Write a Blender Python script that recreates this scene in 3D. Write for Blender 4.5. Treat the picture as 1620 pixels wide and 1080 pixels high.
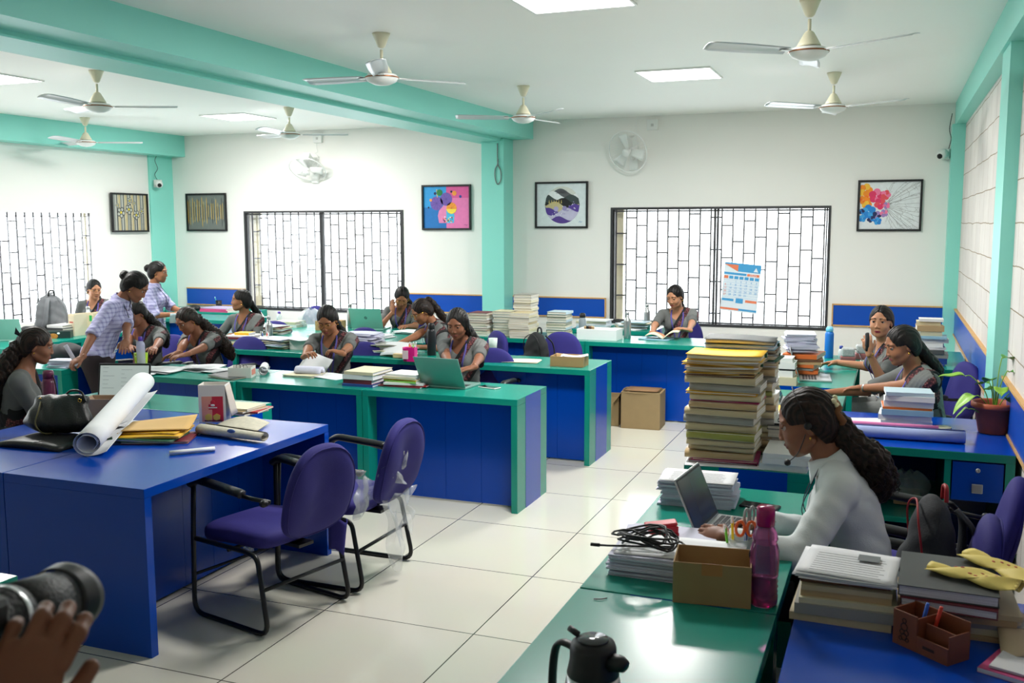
import bpy, bmesh, math, random
import numpy as np
from mathutils import Vector, Matrix, Quaternion, Euler
random.seed(7)
PI = math.pi
for o in list(bpy.data.objects): bpy.data.objects.remove(o)
COL = bpy.context.scene.collection
SC = bpy.context.scene
# ---------------------------------------------------------------- camera
FPX, YAW, PIT, ROL, CH = 1546.4, .37066, .11866, -.00248, 1.86
cd = bpy.data.cameras.new('camera'); cam = bpy.data.objects.new('camera', cd); COL.objects.link(cam)
cd.sensor_width = 36; cd.lens = FPX / 1620 * 36; cd.clip_start = .05; cd.clip_end = 200
_f = Vector((-math.sin(YAW) * math.cos(PIT), math.cos(YAW) * math.cos(PIT), -math.sin(PIT)))
_r = Vector((math.cos(YAW), math.sin(YAW), 0)); _u = _r.cross(_f)
_R = _r * math.cos(ROL) + _u * math.sin(ROL); _U = -_r * math.sin(ROL) + _u * math.cos(ROL)
cam.matrix_world = Matrix(((_R.x, _U.x, -_f.x, 0), (_R.y, _U.y, -_f.y, 0), (_R.z, _U.z, -_f.z, CH), (0, 0, 0, 1)))
SC.camera = cam
cd.dof.use_dof = True; cd.dof.focus_distance = 6.6; cd.dof.aperture_fstop = 7.1
# ---------------------------------------------------------------- world (overcast daylight)
W = bpy.data.worlds.new('daylight'); SC.world = W; W.use_nodes = True
bg = W.node_tree.nodes['Background']; bg.inputs[0].default_value = (.90, .96, 1, 1); bg.inputs[1].default_value = 3.3
SC.view_settings.view_transform = 'Standard'; SC.view_settings.look = 'None'
SC.view_settings.gamma = 1; SC.view_settings.use_curve_mapping = False
SC.view_settings.exposure = 1.0
SC.cycles.max_bounces = 8; SC.cycles.diffuse_bounces = 5; SC.cycles.glossy_bounces = 3
SC.cycles.transparent_max_bounces = 10; SC.cycles.transmission_bounces = 6
SC.cycles.sample_clamp_indirect = 6; SC.cycles.caustics_reflective = False; SC.cycles.caustics_refractive = False
# room measures
XL, XR, YN, YB, ZC = -9.3, .62, -1.6, 11.0, 3.07
def area(name, loc, rot, sx, sy, power, color=(1, 1, 1), portal=False):
    l = bpy.data.lights.new(name, 'AREA'); l.shape = 'RECTANGLE'; l.size = sx; l.size_y = sy; l.energy = power; l.color = color
    if portal: l.cycles.is_portal = True
    o = bpy.data.objects.new(name, l); COL.objects.link(o); o.location = loc; o.rotation_euler = rot; return o
# window openings: (wall, a0, a1, z0, z1)
WIN_B1 = (-8.12, -5.73, .74, 2.05)   # back wall, x range
WIN_B2 = (-3.05, -.63, .72, 2.055)
WIN_L1 = (6.9, 9.62, .74, 2.02)       # left wall, y range
WIN_L_ADDED = (3.0, 5.6, .74, 2.02)  # left wall, out of view; added opening to supply more daylight
for nm, w in (('b1', WIN_B1), ('b2', WIN_B2)):
    area('window_daylight', ((w[0] + w[1]) / 2, YB + .24, (w[2] + w[3]) / 2), (-PI / 2, 0, 0), w[1] - w[0], w[3] - w[2], 1, portal=True)
for w in (WIN_L1, WIN_L_ADDED):
    area('window_daylight', (XL - .24, (w[0] + w[1]) / 2, (w[2] + w[3]) / 2), (0, -PI / 2, 0), w[3] - w[2], w[1] - w[0], 1, portal=True)

# ---------------------------------------------------------------- helpers
def at(px, py, z=.75):
    d = _R * ((px - 810) / FPX) - _U * ((py - 540) / FPX) + _f
    t = (z - CH) / d.z
    return Vector((d.x * t, d.y * t, z))
def atY(px, py, Y):
    d = _R * ((px - 810) / FPX) - _U * ((py - 540) / FPX) + _f
    t = Y / d.y
    return Vector((d.x * t, Y, CH + d.z * t))
def atX(px, py, X):
    d = _R * ((px - 810) / FPX) - _U * ((py - 540) / FPX) + _f
    t = X / d.x
    return Vector((X, d.y * t, CH + d.z * t))
def tag(o, label=None, cat=None, group=None, kind=None):
    if label: o['label'] = label
    if cat: o['category'] = cat
    if group: o['group'] = group
    if kind: o['kind'] = kind
    return o
def empty(name, loc=(0, 0, 0), rz=0, label=None, cat=None, group=None, kind=None):
    o = bpy.data.objects.new(name, None); COL.objects.link(o); o.location = loc; o.rotation_euler = (0, 0, rz)
    o.empty_display_size = .05
    return tag(o, label, cat, group, kind)
def kids(o): return [c for c in bpy.data.objects if c.parent == o]
def copy_tree(o, loc=None, rz=None, label=None, group=None, _p=None):
    c = o.copy(); COL.objects.link(c)
    if _p is not None: c.parent = _p
    if loc is not None: c.location = loc
    if rz is not None: c.rotation_euler = (0, 0, rz)
    if label: c['label'] = label
    if group: c['group'] = group
    for k in o.children: copy_tree(k, _p=c)
    return c
class MB:
    def __init__(s): s.v = []; s.f = []; s.m = []; s.mats = []; s.sm = []
    def mi(s, mat):
        if mat is None: return 0
        if mat not in s.mats: s.mats.append(mat)
        return s.mats.index(mat)
    def add(s, vs, fs, mat=None, smooth=False, M=None):
        n = len(s.v); k = s.mi(mat)
        s.v += [tuple(M @ Vector(p)) if M is not None else tuple(p) for p in vs]
        for f in fs: s.f.append([n + i for i in f]); s.m.append(k); s.sm.append(smooth)
        return s
    def box(s, lo, hi, mat=None, M=None):
        x0, y0, z0 = lo; x1, y1, z1 = hi
        return s.add([(x0, y0, z0), (x1, y0, z0), (x1, y1, z0), (x0, y1, z0), (x0, y0, z1), (x1, y0, z1), (x1, y1, z1), (x0, y1, z1)],
                     [(0, 3, 2, 1), (4, 5, 6, 7), (0, 1, 5, 4), (1, 2, 6, 5), (2, 3, 7, 6), (3, 0, 4, 7)], mat, False, M)
    def cbox(s, c, d, mat=None, M=None):
        return s.box([c[i] - d[i] / 2 for i in range(3)], [c[i] + d[i] / 2 for i in range(3)], mat, M)
    def tube(s, pts, r, mat=None, n=8, closed=False, cap=True, M=None, flat=None, smooth=True, up=None):
        pts = [Vector(p) for p in pts]; L = len(pts); vs = []; fs = []
        rr = r if hasattr(r, '__len__') else [r] * L
        def tan(i):
            a = pts[(i - 1) % L] if closed or i > 0 else pts[i]; b = pts[(i + 1) % L] if closed or i < L - 1 else pts[i]
            t = b - a
            return t.normalized() if t.length > 1e-9 else Vector((0, 0, 1))
        t0 = tan(0); nrm = Vector(up) if up else (Vector((0, 0, 1)) if abs(t0.z) < .9 else Vector((1, 0, 0)))
        for i in range(L):
            t = tan(i); nrm = (nrm - t * nrm.dot(t))
            if nrm.length < 1e-6: nrm = t.orthogonal()
            nrm.normalize(); b = t.cross(nrm)
            fx, fy = (1, 1) if flat is None else flat
            for k in range(n):
                a = 2 * PI * k / n
                vs.append(pts[i] + (nrm * math.cos(a) * fx + b * math.sin(a) * fy) * rr[i])
            if up: nrm = Vector(up)
        for i in range(L if closed else L - 1):
            j = (i + 1) % L
            for k in range(n): fs.append((i * n + k, i * n + (k + 1) % n, j * n + (k + 1) % n, j * n + k))
        if cap and not closed: fs.append(tuple(range(n))[::-1]); fs.append(tuple(range((L - 1) * n, L * n)))
        return s.add(vs, fs, mat, smooth, M)
    def lathe(s, prof, mat=None, n=20, M=None, c=(0, 0, 0), smooth=True, cap=True):
        vs = []; fs = []
        for (r, z) in prof:
            for k in range(n):
                a = 2 * PI * k / n; vs.append((c[0] + r * math.cos(a), c[1] + r * math.sin(a), c[2] + z))
        for i in range(len(prof) - 1):
            for k in range(n): fs.append((i * n + k, i * n + (k + 1) % n, (i + 1) * n + (k + 1) % n, (i + 1) * n + k))
        if cap: fs.append(tuple(range(n))[::-1]); fs.append(tuple(range((len(prof) - 1) * n, len(prof) * n)))
        return s.add(vs, fs, mat, smooth, M)
    def ell(s, c, r, mat=None, M=None, nu=14, nv=9):
        vs = []; fs = []
        for i in range(nv + 1):
            th = PI * i / nv
            for k in range(nu):
                a = 2 * PI * k / nu
                vs.append((c[0] + r[0] * math.sin(th) * math.cos(a), c[1] + r[1] * math.sin(th) * math.sin(a), c[2] + r[2] * math.cos(th)))
        for i in range(nv):
            for k in range(nu): fs.append((i * nu + k, (i + 1) * nu + k, (i + 1) * nu + (k + 1) % nu, i * nu + (k + 1) % nu))
        return s.add(vs, fs, mat, True, M)
    def prism(s, poly, z0, z1, mat=None, M=None, smooth=False):
        n = len(poly)
        vs = [(p[0], p[1], z0) for p in poly] + [(p[0], p[1], z1) for p in poly]
        fs = [tuple(range(n))[::-1], tuple(range(n, 2 * n))] + [(i, (i + 1) % n, n + (i + 1) % n, n + i) for i in range(n)]
        return s.add(vs, fs, mat, smooth, M)
    def sheet(s, fn, nu, nv, th=.0006, mat=None, M=None, smooth=True):
        """closed thin sheet from fn(u,v)->point, u,v in 0..1, thickness th along -normal"""
        P = [[Vector(fn(i / nu, j / nv)) for j in range(nv + 1)] for i in range(nu + 1)]
        vs = []; fs = []
        def nr(i, j):
            a = P[min(i + 1, nu)][j] - P[max(i - 1, 0)][j]; b = P[i][min(j + 1, nv)] - P[i][max(j - 1, 0)]
            c = a.cross(b); return c.normalized() if c.length > 1e-12 else Vector((0, 0, 1))
        for i in range(nu + 1):
            for j in range(nv + 1): vs.append(P[i][j])
        off = len(vs)
        for i in range(nu + 1):
            for j in range(nv + 1): vs.append(P[i][j] - nr(i, j) * th)
        w = nv + 1
        for i in range(nu):
            for j in range(nv):
                a, b, c, d = i * w + j, (i + 1) * w + j, (i + 1) * w + j + 1, i * w + j + 1
                fs.append((a, b, c, d)); fs.append((off + d, off + c, off + b, off + a))
        rim = [i * w for i in range(nu + 1)] + [nu * w + j for j in range(1, nv + 1)] + [i * w + nv for i in range(nu - 1, -1, -1)] + [j for j in range(nv - 1, 0, -1)]
        for q in range(len(rim)):
            a, b = rim[q], rim[(q + 1) % len(rim)]; fs.append((b, a, off + a, off + b))
        return s.add(vs, fs, mat, smooth, M)
    def build(s, name, mat=None, parent=None, bevel=0, loc=None, rot=None, sub=0):
        me = bpy.data.meshes.new(name); me.from_pydata([tuple(p) for p in s.v], [], s.f)
        if not s.mats and mat: s.mats = [mat]
        for m in s.mats: me.materials.append(m)
        if len(s.mats) > 1: me.polygons.foreach_set('material_index', s.m)
        me.polygons.foreach_set('use_smooth', s.sm); me.update()
        o = bpy.data.objects.new(name, me); COL.objects.link(o)
        if parent: o.parent = parent
        if loc is not None: o.location = loc
        if rot is not None: o.rotation_euler = rot
        if bevel:
            b = o.modifiers.new('b', 'BEVEL'); b.width = bevel; b.segments = 2; b.limit_method = 'ANGLE'; b.angle_limit = .6
        if sub:
            b = o.modifiers.new('s', 'SUBSURF'); b.levels = sub; b.render_levels = sub
        return o
def TR(loc=(0, 0, 0), rz=0, rx=0, ry=0):
    return Matrix.Translation(loc) @ Euler((rx, ry, rz)).to_matrix().to_4x4()
def smooth_path(pts, n=6, closed=False):
    pts = [Vector(p) for p in pts]; out = []; L = len(pts)
    for i in range(L if closed else L - 1):
        g = (lambda k: pts[k % L]) if closed else (lambda k: pts[max(0, min(L - 1, k))])
        p0, p1, p2, p3 = g(i - 1), g(i), g(i + 1), g(i + 2)
        for k in range(n):
            t = k / n
            out.append(.5 * ((2 * p1) + (p2 - p0) * t + (2 * p0 - 5 * p1 + 4 * p2 - p3) * t * t + (3 * p1 - p0 - 3 * p2 + p3) * t ** 3))
    if not closed: out.append(pts[-1])
    return out
def rnd_poly(pts, r, n=4):
    """round corners of an open polyline"""
    pts = [Vector(p) for p in pts]; out = [pts[0]]
    for i in range(1, len(pts) - 1):
        a, b, c = pts[i - 1], pts[i], pts[i + 1]
        d1 = (a - b); d2 = (c - b); q = min(r, d1.length * .49, d2.length * .49)
        p1 = b + d1.normalized() * q; p2 = b + d2.normalized() * q
        for k in range(n + 1):
            t = k / n; out.append(p1 * (1 - t) ** 2 + b * 2 * t * (1 - t) + p2 * t * t)
    out.append(pts[-1]); return out
ORD = ['topmost', 'second from the top', 'third from the top', 'fourth from the top', 'fifth from the top', 'sixth from the top', 'seventh from the top', 'eighth from the top', 'ninth from the top', 'tenth from the top', 'eleventh from the top', 'twelfth from the top', 'thirteenth from the top', 'fourteenth from the top', 'fifteenth from the top', 'sixteenth from the top', 'seventeenth from the top', 'eighteenth from the top', 'nineteenth from the top', 'twentieth from the top', 'twenty-first from the top', 'twenty-second from the top', 'twenty-third from the top', 'twenty-fourth from the top']
# ---------------------------------------------------------------- materials
def srgb(c):
    return tuple(((x / 255) / 12.92 if x / 255 <= .04045 else ((x / 255 + .055) / 1.055) ** 2.4) for x in c) + (1,)
MATS = {}
def mat(name, rgb, rough=.5, metal=0, noise=0, nscale=8, bump=0, bscale=60, spec=.5, alpha=1, trans=0, emit=0, sheen=0, ior=1.45, coat=0):
    if name in MATS: return MATS[name]
    m = bpy.data.materials.new(name); m.use_nodes = True; nt = m.node_tree; N = nt.nodes; b = N['Principled BSDF']
    c = srgb(rgb) if max(rgb) > 1.0001 else tuple(rgb) + (1,)
    b.inputs['Base Color'].default_value = c; b.inputs['Roughness'].default_value = rough; b.inputs['Metallic'].default_value = metal
    b.inputs['Specular IOR Level'].default_value = spec; b.inputs['IOR'].default_value = ior
    b.inputs['Alpha'].default_value = alpha; b.inputs['Transmission Weight'].default_value = trans
    b.inputs['Coat Weight'].default_value = coat
    if sheen: b.inputs['Sheen Weight'].default_value = sheen
    if emit: b.inputs['Emission Color'].default_value = c; b.inputs['Emission Strength'].default_value = emit
    tc = N.new('ShaderNodeTexCoord')
    if noise:
        t = N.new('ShaderNodeTexNoise'); t.inputs['Scale'].default_value = nscale; t.inputs['Detail'].default_value = 4
        nt.links.new(tc.outputs['Object'], t.inputs['Vector'])
        mx = N.new('ShaderNodeMix'); mx.data_type = 'RGBA'
        mx.inputs[6].default_value = tuple(max(0, x * (1 - noise)) for x in c[:3]) + (1,); mx.inputs[7].default_value = tuple(min(1, x * (1 + noise)) for x in c[:3]) + (1,)
        nt.links.new(t.outputs['Fac'], mx.inputs[0]); nt.links.new(mx.outputs[2], b.inputs['Base Color'])
    if bump:
        t = N.new('ShaderNodeTexNoise'); t.inputs['Scale'].default_value = bscale; t.inputs['Detail'].default_value = 3
        nt.links.new(tc.outputs['Object'], t.inputs['Vector'])
        bp = N.new('ShaderNodeBump'); bp.inputs['Strength'].default_value = bump; bp.inputs['Distance'].default_value = .01
        nt.links.new(t.outputs['Fac'], bp.inputs['Height']); nt.links.new(bp.outputs[0], b.inputs['Normal'])
    MATS[name] = m; return m
def nodes(m): return m.node_tree, m.node_tree.nodes, m.node_tree.nodes['Principled BSDF']
M_wall = mat('white_wall_paint', (236, 234, 229), .75, noise=.03, nscale=1.2, bump=.03, bscale=90)
M_ceil = mat('ceiling_paint', (248, 247, 243), .6, noise=.02, nscale=.7)
M_teal = mat('teal_wall_paint', (142, 222, 208), .45, noise=.03, nscale=2)
M_green = mat('green_laminate', (14, 132, 116), .24, spec=.45, noise=.04, nscale=3)
M_blue = mat('blue_laminate', (2, 64, 164), .2, spec=.35, noise=.05, nscale=3)
M_purple = mat('purple_fabric', (38, 32, 110), .8, noise=.12, nscale=14, bump=.15, bscale=300)
M_black = mat('black_powder_coat', (14, 15, 17), .35)
M_blackpl = mat('black_plastic', (18, 19, 21), .45)
M_wood = mat('pale_wood_beading', (205, 160, 100), .5, noise=.12, nscale=20)
M_bandblue = mat('blue_wall_laminate', (12, 76, 178), .35)
M_ivory = mat('ivory_enamel', (222, 217, 190), .35)
M_whitepl = mat('white_plastic', (232, 233, 230), .4)
M_steel = mat('brushed_steel', (180, 182, 182), .3, metal=.9)
M_card = mat('brown_cardboard', (160, 130, 88), .8, noise=.1, nscale=12, bump=.05)
M_cardin = mat('dark_cardboard_inside', (128, 96, 66), .85, noise=.1, nscale=12)
M_paper = mat('white_paper', (225, 226, 228), .75, noise=.02, nscale=30)
M_paper2 = mat('cream_paper', (222, 212, 184), .8, noise=.06, nscale=30)
M_lilacpaper = mat('lilac_tinted_paper', (204, 204, 222), .75, noise=.05, nscale=40)
def panel_mat():
    m = mat('lit_ceiling_panel', (255, 255, 255), .5, emit=3.2); return m
M_panel = panel_mat()
def pages_mat(name, rgb):
    m = mat(name, rgb, .8); nt, N, b = nodes(m)
    tc = N.new('ShaderNodeTexCoord'); mp = N.new('ShaderNodeMapping'); mp.inputs['Scale'].default_value = (1.5, 1.5, 700)
    t = N.new('ShaderNodeTexNoise'); t.inputs['Scale'].default_value = 1; t.inputs['Detail'].default_value = 2
    nt.links.new(tc.outputs['Object'], mp.inputs[0]); nt.links.new(mp.outputs[0], t.inputs['Vector'])
    r = N.new('ShaderNodeValToRGB'); c = srgb(rgb); r.color_ramp.elements[0].position = .35; r.color_ramp.elements[1].position = .6
    r.color_ramp.elements[0].color = tuple(x * .55 for x in c[:3]) + (1,); r.color_ramp.elements[1].color = c
    nt.links.new(t.outputs['Fac'], r.inputs[0]); nt.links.new(r.outputs[0], b.inputs['Base Color']); return m
M_pages = pages_mat('page_edges', (226, 221, 206)); M_pagesw = pages_mat('white_page_edges', (225, 225, 232))
# ================================================================ ROOM
def struct(mb, name, m=None, **k):
    o = mb.build(name, m, **k)
    if o.parent is None: o['kind'] = 'structure'
    return o
# floor: glossy vitrified tiles .79 m
mf = mat('polished_floor_tiles', (215, 213, 200), .12, spec=.6); nt, N, b = nodes(mf)
g = N.new('ShaderNodeNewGeometry'); mp = N.new('ShaderNodeMapping'); mp.inputs['Location'].default_value = (1.72, -4.72, 0)
br = N.new('ShaderNodeTexBrick'); br.offset = 0; br.inputs['Scale'].default_value = 1; br.inputs['Brick Width'].default_value = .79; br.inputs['Row Height'].default_value = .79
br.inputs['Mortar Size'].default_value = .003; br.inputs['Mortar Smooth'].default_value = 0; br.inputs['Color1'].default_value = srgb((207, 204, 190)); br.inputs['Color2'].default_value = srgb((202, 200, 186)); br.inputs['Mortar'].default_value = srgb((70, 66, 58))
nt.links.new(g.outputs['Position'], mp.inputs[0]); nt.links.new(mp.outputs[0], br.inputs['Vector'])
ns = N.new('ShaderNodeTexNoise'); ns.inputs['Scale'].default_value = 1.6; ns.inputs['Detail'].default_value = 6
nt.links.new(g.outputs['Position'], ns.inputs['Vector'])
mx = N.new('ShaderNodeMix'); mx.data_type = 'RGBA'; mx.blend_type = 'MULTIPLY'; mx.inputs[0].default_value = .12
nt.links.new(br.outputs['Color'], mx.inputs[6]); nt.links.new(ns.outputs['Color'], mx.inputs[7]); nt.links.new(mx.outputs[2], b.inputs['Base Color'])
T = .25
struct(MB().box((XL - T, YN - T, -.12), (XR + T, YB + T, 0)), 'floor', mf)
struct(MB().box((XL - T, YN - T, ZC), (XR + T, YB + T, ZC + .15)), 'ceiling', M_ceil)
def wall_with_holes(name, horiz, a0, a1, pos, holes, m):
    """wall slab; horiz 'x' = along X at y=pos..pos+T ; 'y' = along Y at x=pos-T..pos"""
    mb = MB(); cuts = sorted(holes)
    def seg(u0, u1, z0, z1):
        if u1 - u0 < 1e-4 or z1 - z0 < 1e-4: return
        if horiz == 'x': mb.box((u0, pos, z0), (u1, pos + T, z1))
        else: mb.box((pos - T, u0, z0), (pos, u1, z1))
    u = a0
    for h in cuts:
        seg(u, h[0], 0, ZC); seg(h[0], h[1], 0, h[2]); seg(h[0], h[1], h[3], ZC); u = h[1]
    seg(u, a1, 0, ZC)
    return struct(mb, name, m)
wall_with_holes('wall_back', 'x', XL, XR + T, YB, [WIN_B1, WIN_B2], M_wall)
wall_with_holes('wall_left', 'y', YN, YB, XL, [WIN_L1, WIN_L_ADDED], M_wall)
struct(MB().box((XL - T, YN - T, 0), (XR + T, YN, ZC)), 'wall_front', M_wall)
# right wall: whitewashed block work
mr = mat('whitewashed_blocks', (226, 222, 216), .8); nt, N, b = nodes(mr)
g = N.new('ShaderNodeNewGeometry'); sx = N.new('ShaderNodeSeparateXYZ'); cx = N.new('ShaderNodeCombineXYZ')
nt.links.new(g.outputs['Position'], sx.inputs[0]); nt.links.new(sx.outputs['Y'], cx.inputs['X']); nt.links.new(sx.outputs['Z'], cx.inputs['Y'])
ns = N.new('ShaderNodeTexNoise'); ns.inputs['Scale'].default_value = 3; ns.inputs['Detail'].default_value = 6; nt.links.new(g.outputs['Position'], ns.inputs['Vector'])
va = N.new('ShaderNodeVectorMath'); va.operation = 'MULTIPLY_ADD'; va.inputs[1].default_value = (.03, .03, 0); nt.links.new(ns.outputs['Color'], va.inputs[0]); nt.links.new(cx.outputs[0], va.inputs[2])
br = N.new('ShaderNodeTexBrick'); br.inputs['Scale'].default_value = 1; br.inputs['Brick Width'].default_value = .42; br.inputs['Row Height'].default_value = .235
br.inputs['Mortar Size'].default_value = .004; br.inputs['Mortar Smooth'].default_value = .3
br.inputs['Color1'].default_value = srgb((232, 226, 220)); br.inputs['Color2'].default_value = srgb((222, 215, 210)); br.inputs['Mortar'].default_value = srgb((160, 142, 118))
nt.links.new(va.outputs[0], br.inputs['Vector'])
mx = N.new('ShaderNodeMix'); mx.data_type = 'RGBA'; mx.blend_type = 'MULTIPLY'; mx.inputs[0].default_value = .25
nt.links.new(br.outputs['Color'], mx.inputs[6]); nt.links.new(ns.outputs['Fac'], mx.inputs[7]); nt.links.new(mx.outputs[2], b.inputs['Base Color'])
bp = N.new('ShaderNodeBump'); bp.inputs['Strength'].default_value = .5; bp.inputs['Distance'].default_value = .012; bp.invert = True
nt.links.new(br.outputs['Fac'], bp.inputs['Height']); nt.links.new(bp.outputs[0], b.inputs['Normal'])
struct(MB().box((XR, YN, 0), (XR + T, YB, ZC)), 'wall_right', mr)
# beams and columns (teal)
struct(MB().box((-4.29, YN, 2.86), (-4.0, YB, ZC)).box((-4.66, YN, 2.825), (-4.29, YB, ZC)), 'beam_middle', M_teal)
struct(MB().box((XL, YN, 2.79), (-9.05, YB, ZC)), 'beam_left', M_teal)
struct(MB().box((.53, YN, 2.84), (XR, YB, ZC)), 'beam_right', M_teal)
struct(MB().box((-4.54, 10.70, 0), (-4.255, YB, 2.86)), 'column_middle', M_teal, bevel=.006)
struct(MB().box((XL, 10.55, 0), (-9.275, YB, 2.79)), 'column_left', M_teal)
struct(MB().box((.50, 10.75, 0), (XR, YB, 2.84)), 'column_back_right', M_teal)
struct(MB().box((.55, 6.05, 0), (XR, 6.49, 2.84)), 'column_right', M_teal)
# blue dado band with wood beading
def band(name, lo, hi, axis):
    mb = MB(); mb.box(lo, hi, M_bandblue)
    z0, z1 = lo[2], hi[2]
    for z in (z0 - .014, z1):
        mb.box((lo[0] - (0 if axis == 'x' else .008), lo[1] - (.008 if axis == 'x' else 0), z), (hi[0], hi[1], z + .014), M_wood)
    return mb
def vert_bead(mb, x, y0, y1, z0, z1): mb.box((x - .007, y0 - .008, z0 - .014), (x + .007, y1, z1 + .014), M_wood)
b1 = band('t', (XL + .2, YB - .018, .79), (-8.14, YB, 1.0), 'x'); vert_bead(b1, -8.14, YB - .018, YB, .79, 1.0); struct(b1, 'trim_back_left')
struct(band('t', (-5.71, YB - .018, .79), (-4.54, YB, 1.0), 'x'), 'trim_back_middle')
b1 = band('t', (-4.255, YB - .018, .79), (-3.10, YB, 1.0), 'x'); vert_bead(b1, -3.10, YB - .018, YB, .79, 1.0); struct(b1, 'trim_back_center')
b1 = band('t', (-.58, YB - .018, .79), (.5, YB, 1.0), 'x'); vert_bead(b1, -.58, YB - .018, YB, .79, 1.0); struct(b1, 'trim_back_right')
struct(band('t', (XR - .018, 6.49, .76), (XR, 10.75, 1.0), 'y'), 'trim_right_far')
struct(band('t', (XR - .018, 1.0, .76), (XR, 6.05, 1.0), 'y'), 'trim_right_near')
# windows
M_frame = mat('dark_window_frame', (52, 52, 54), .5)
M_bar = mat('grille_iron', (74, 72, 74), .5)
M_jamb = mat('cream_outer_plaster', (222, 214, 186), .8)
mg = bpy.data.materials.new('thin_window_glass'); mg.use_nodes = True; nt = mg.node_tree; nt.nodes.remove(nt.nodes['Principled BSDF'])
tr = nt.nodes.new('ShaderNodeBsdfTransparent'); gl = nt.nodes.new('ShaderNodeBsdfGlossy'); gl.inputs['Roughness'].default_value = .02
ms = nt.nodes.new('ShaderNodeMixShader'); ms.inputs[0].default_value = .05
nt.links.new(tr.outputs[0], ms.inputs[1]); nt.links.new(gl.outputs[0], ms.inputs[2]); nt.links.new(ms.outputs[0], nt.nodes['Material Output'].inputs[0])
def window(idx, w, wall, dark=True):
    L = w[1] - w[0]; Hh = w[3] - w[2]
    root = empty('window_%d' % idx, kind='structure')
    if wall == 'x': Mx = Matrix.Translation((w[0], YB, w[2]))
    else: Mx = Matrix.Translation((XL, w[0], w[2])) @ Euler((0, 0, PI / 2)).to_matrix().to_4x4()
    root.matrix_world = Mx
    # local: x along wall, y outward, z up
    fr = MB(); t = .028
    if dark:
        fr.box((0, -.01, 0), (L, .05, t)).box((0, -.01, Hh - t), (L, .05, Hh)).box((0, -.01, t), (t, .05, Hh - t)).box((L - t, -.01, t), (L, .05, Hh - t))
        for x in (L / 2 - .028, L / 2 + .004): fr.box((x, .0, t), (x + .022, .045, Hh - t))
        for x in (t + .006, L - t - .02): fr.box((x, 0, t), (x + .013, .045, Hh - t))
        fr.box((t, 0, t + .005), (L - t, .045, t + .02)).box((t, 0, Hh - t - .02), (L - t, .045, Hh - t - .006))
        fr.build('window_frame', M_frame, root, bevel=.002)
    pn = MB()
    for a, b_ in ((t, L / 2 - .02), (L / 2 + .02, L - t)): pn.box((a, .058, t), (b_, .062, Hh - t))
    pn.build('window_pane', mg, root)
    gr = MB(); sp = .122; n = int(L / sp); rr = random.Random(idx)
    r = .008; y = .14
    for i in range(n + 1): gr.box((i * sp + .03 - r, y - r, 0), (i * sp + .03 + r, y + r, Hh))
    for z in (.03, Hh - .05): gr.box((0, y - r, z), (L, y + r, z + .008))
    off = [0, .18, .09, .27, .14, .32, .05, .22]
    for i in range(n):
        z = off[i % 8] * 1.0 - .05
        while z < Hh - .06:
            if z > .06: gr.box((i * sp + .03, y - .006, z), ((i + 1) * sp + .03, y + .006, z + .017))
            z += .36
    gr.build('window_grille', M_bar, root)
    jm = MB(); jm.box((-.001, .2, 0), (.10, .26, Hh)).box((L - .03, .2, 0), (L + .001, .26, Hh))
    jm.build('outer_jamb', M_jamb, root)
    return root
window(1, WIN_L1, 'y', False); window(2, WIN_B1, 'x'); window(3, WIN_B2, 'x'); window(4, WIN_L_ADDED, 'y', False)  # the last is the added, unseen light opening on the left wall
# ceiling light panels
def ceil_panel(x, y, lab):
    r = empty('ceiling_light', (x, y, ZC), 0, lab, 'ceiling light', 'square light panels on the ceiling')
    s = .3; f = MB()
    f.box((-s, -s, -.012), (s, -s + .012, 0)).box((-s, s - .012, -.012), (s, s, 0)).box((-s, -s + .012, -.012), (-s + .012, s - .012, 0)).box((s - .012, -s + .012, -.012), (s, s - .012, 0))
    f.build('frame', M_whitepl, r); MB().box((-s + .012, -s + .012, -.009), (s - .012, s - .012, -.001)).build('diffuser', M_panel, r)
    l = bpy.data.lights.new('panel_light', 'AREA'); l.shape = 'SQUARE'; l.size = .56; l.energy = 50; l.color = (1, .98, .95)
    o = bpy.data.objects.new('panel_light', l); COL.objects.link(o); o.parent = r; o.location = (0, 0, -.015)
    return r
ceil_panel(-1.67, 5.15, 'square white light panel cut off by the top edge of the photo')
ceil_panel(-1.67, 8.06, 'square white light panel on ceiling between the two right-hand fans and the back wall fan')
ceil_panel(-6.88, 9.28, 'square white light panel in the ceiling before the two striped wall paintings')
ceil_panel(-6.98, 6.1, 'square white light panel at the left edge above the seated workers')
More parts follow.
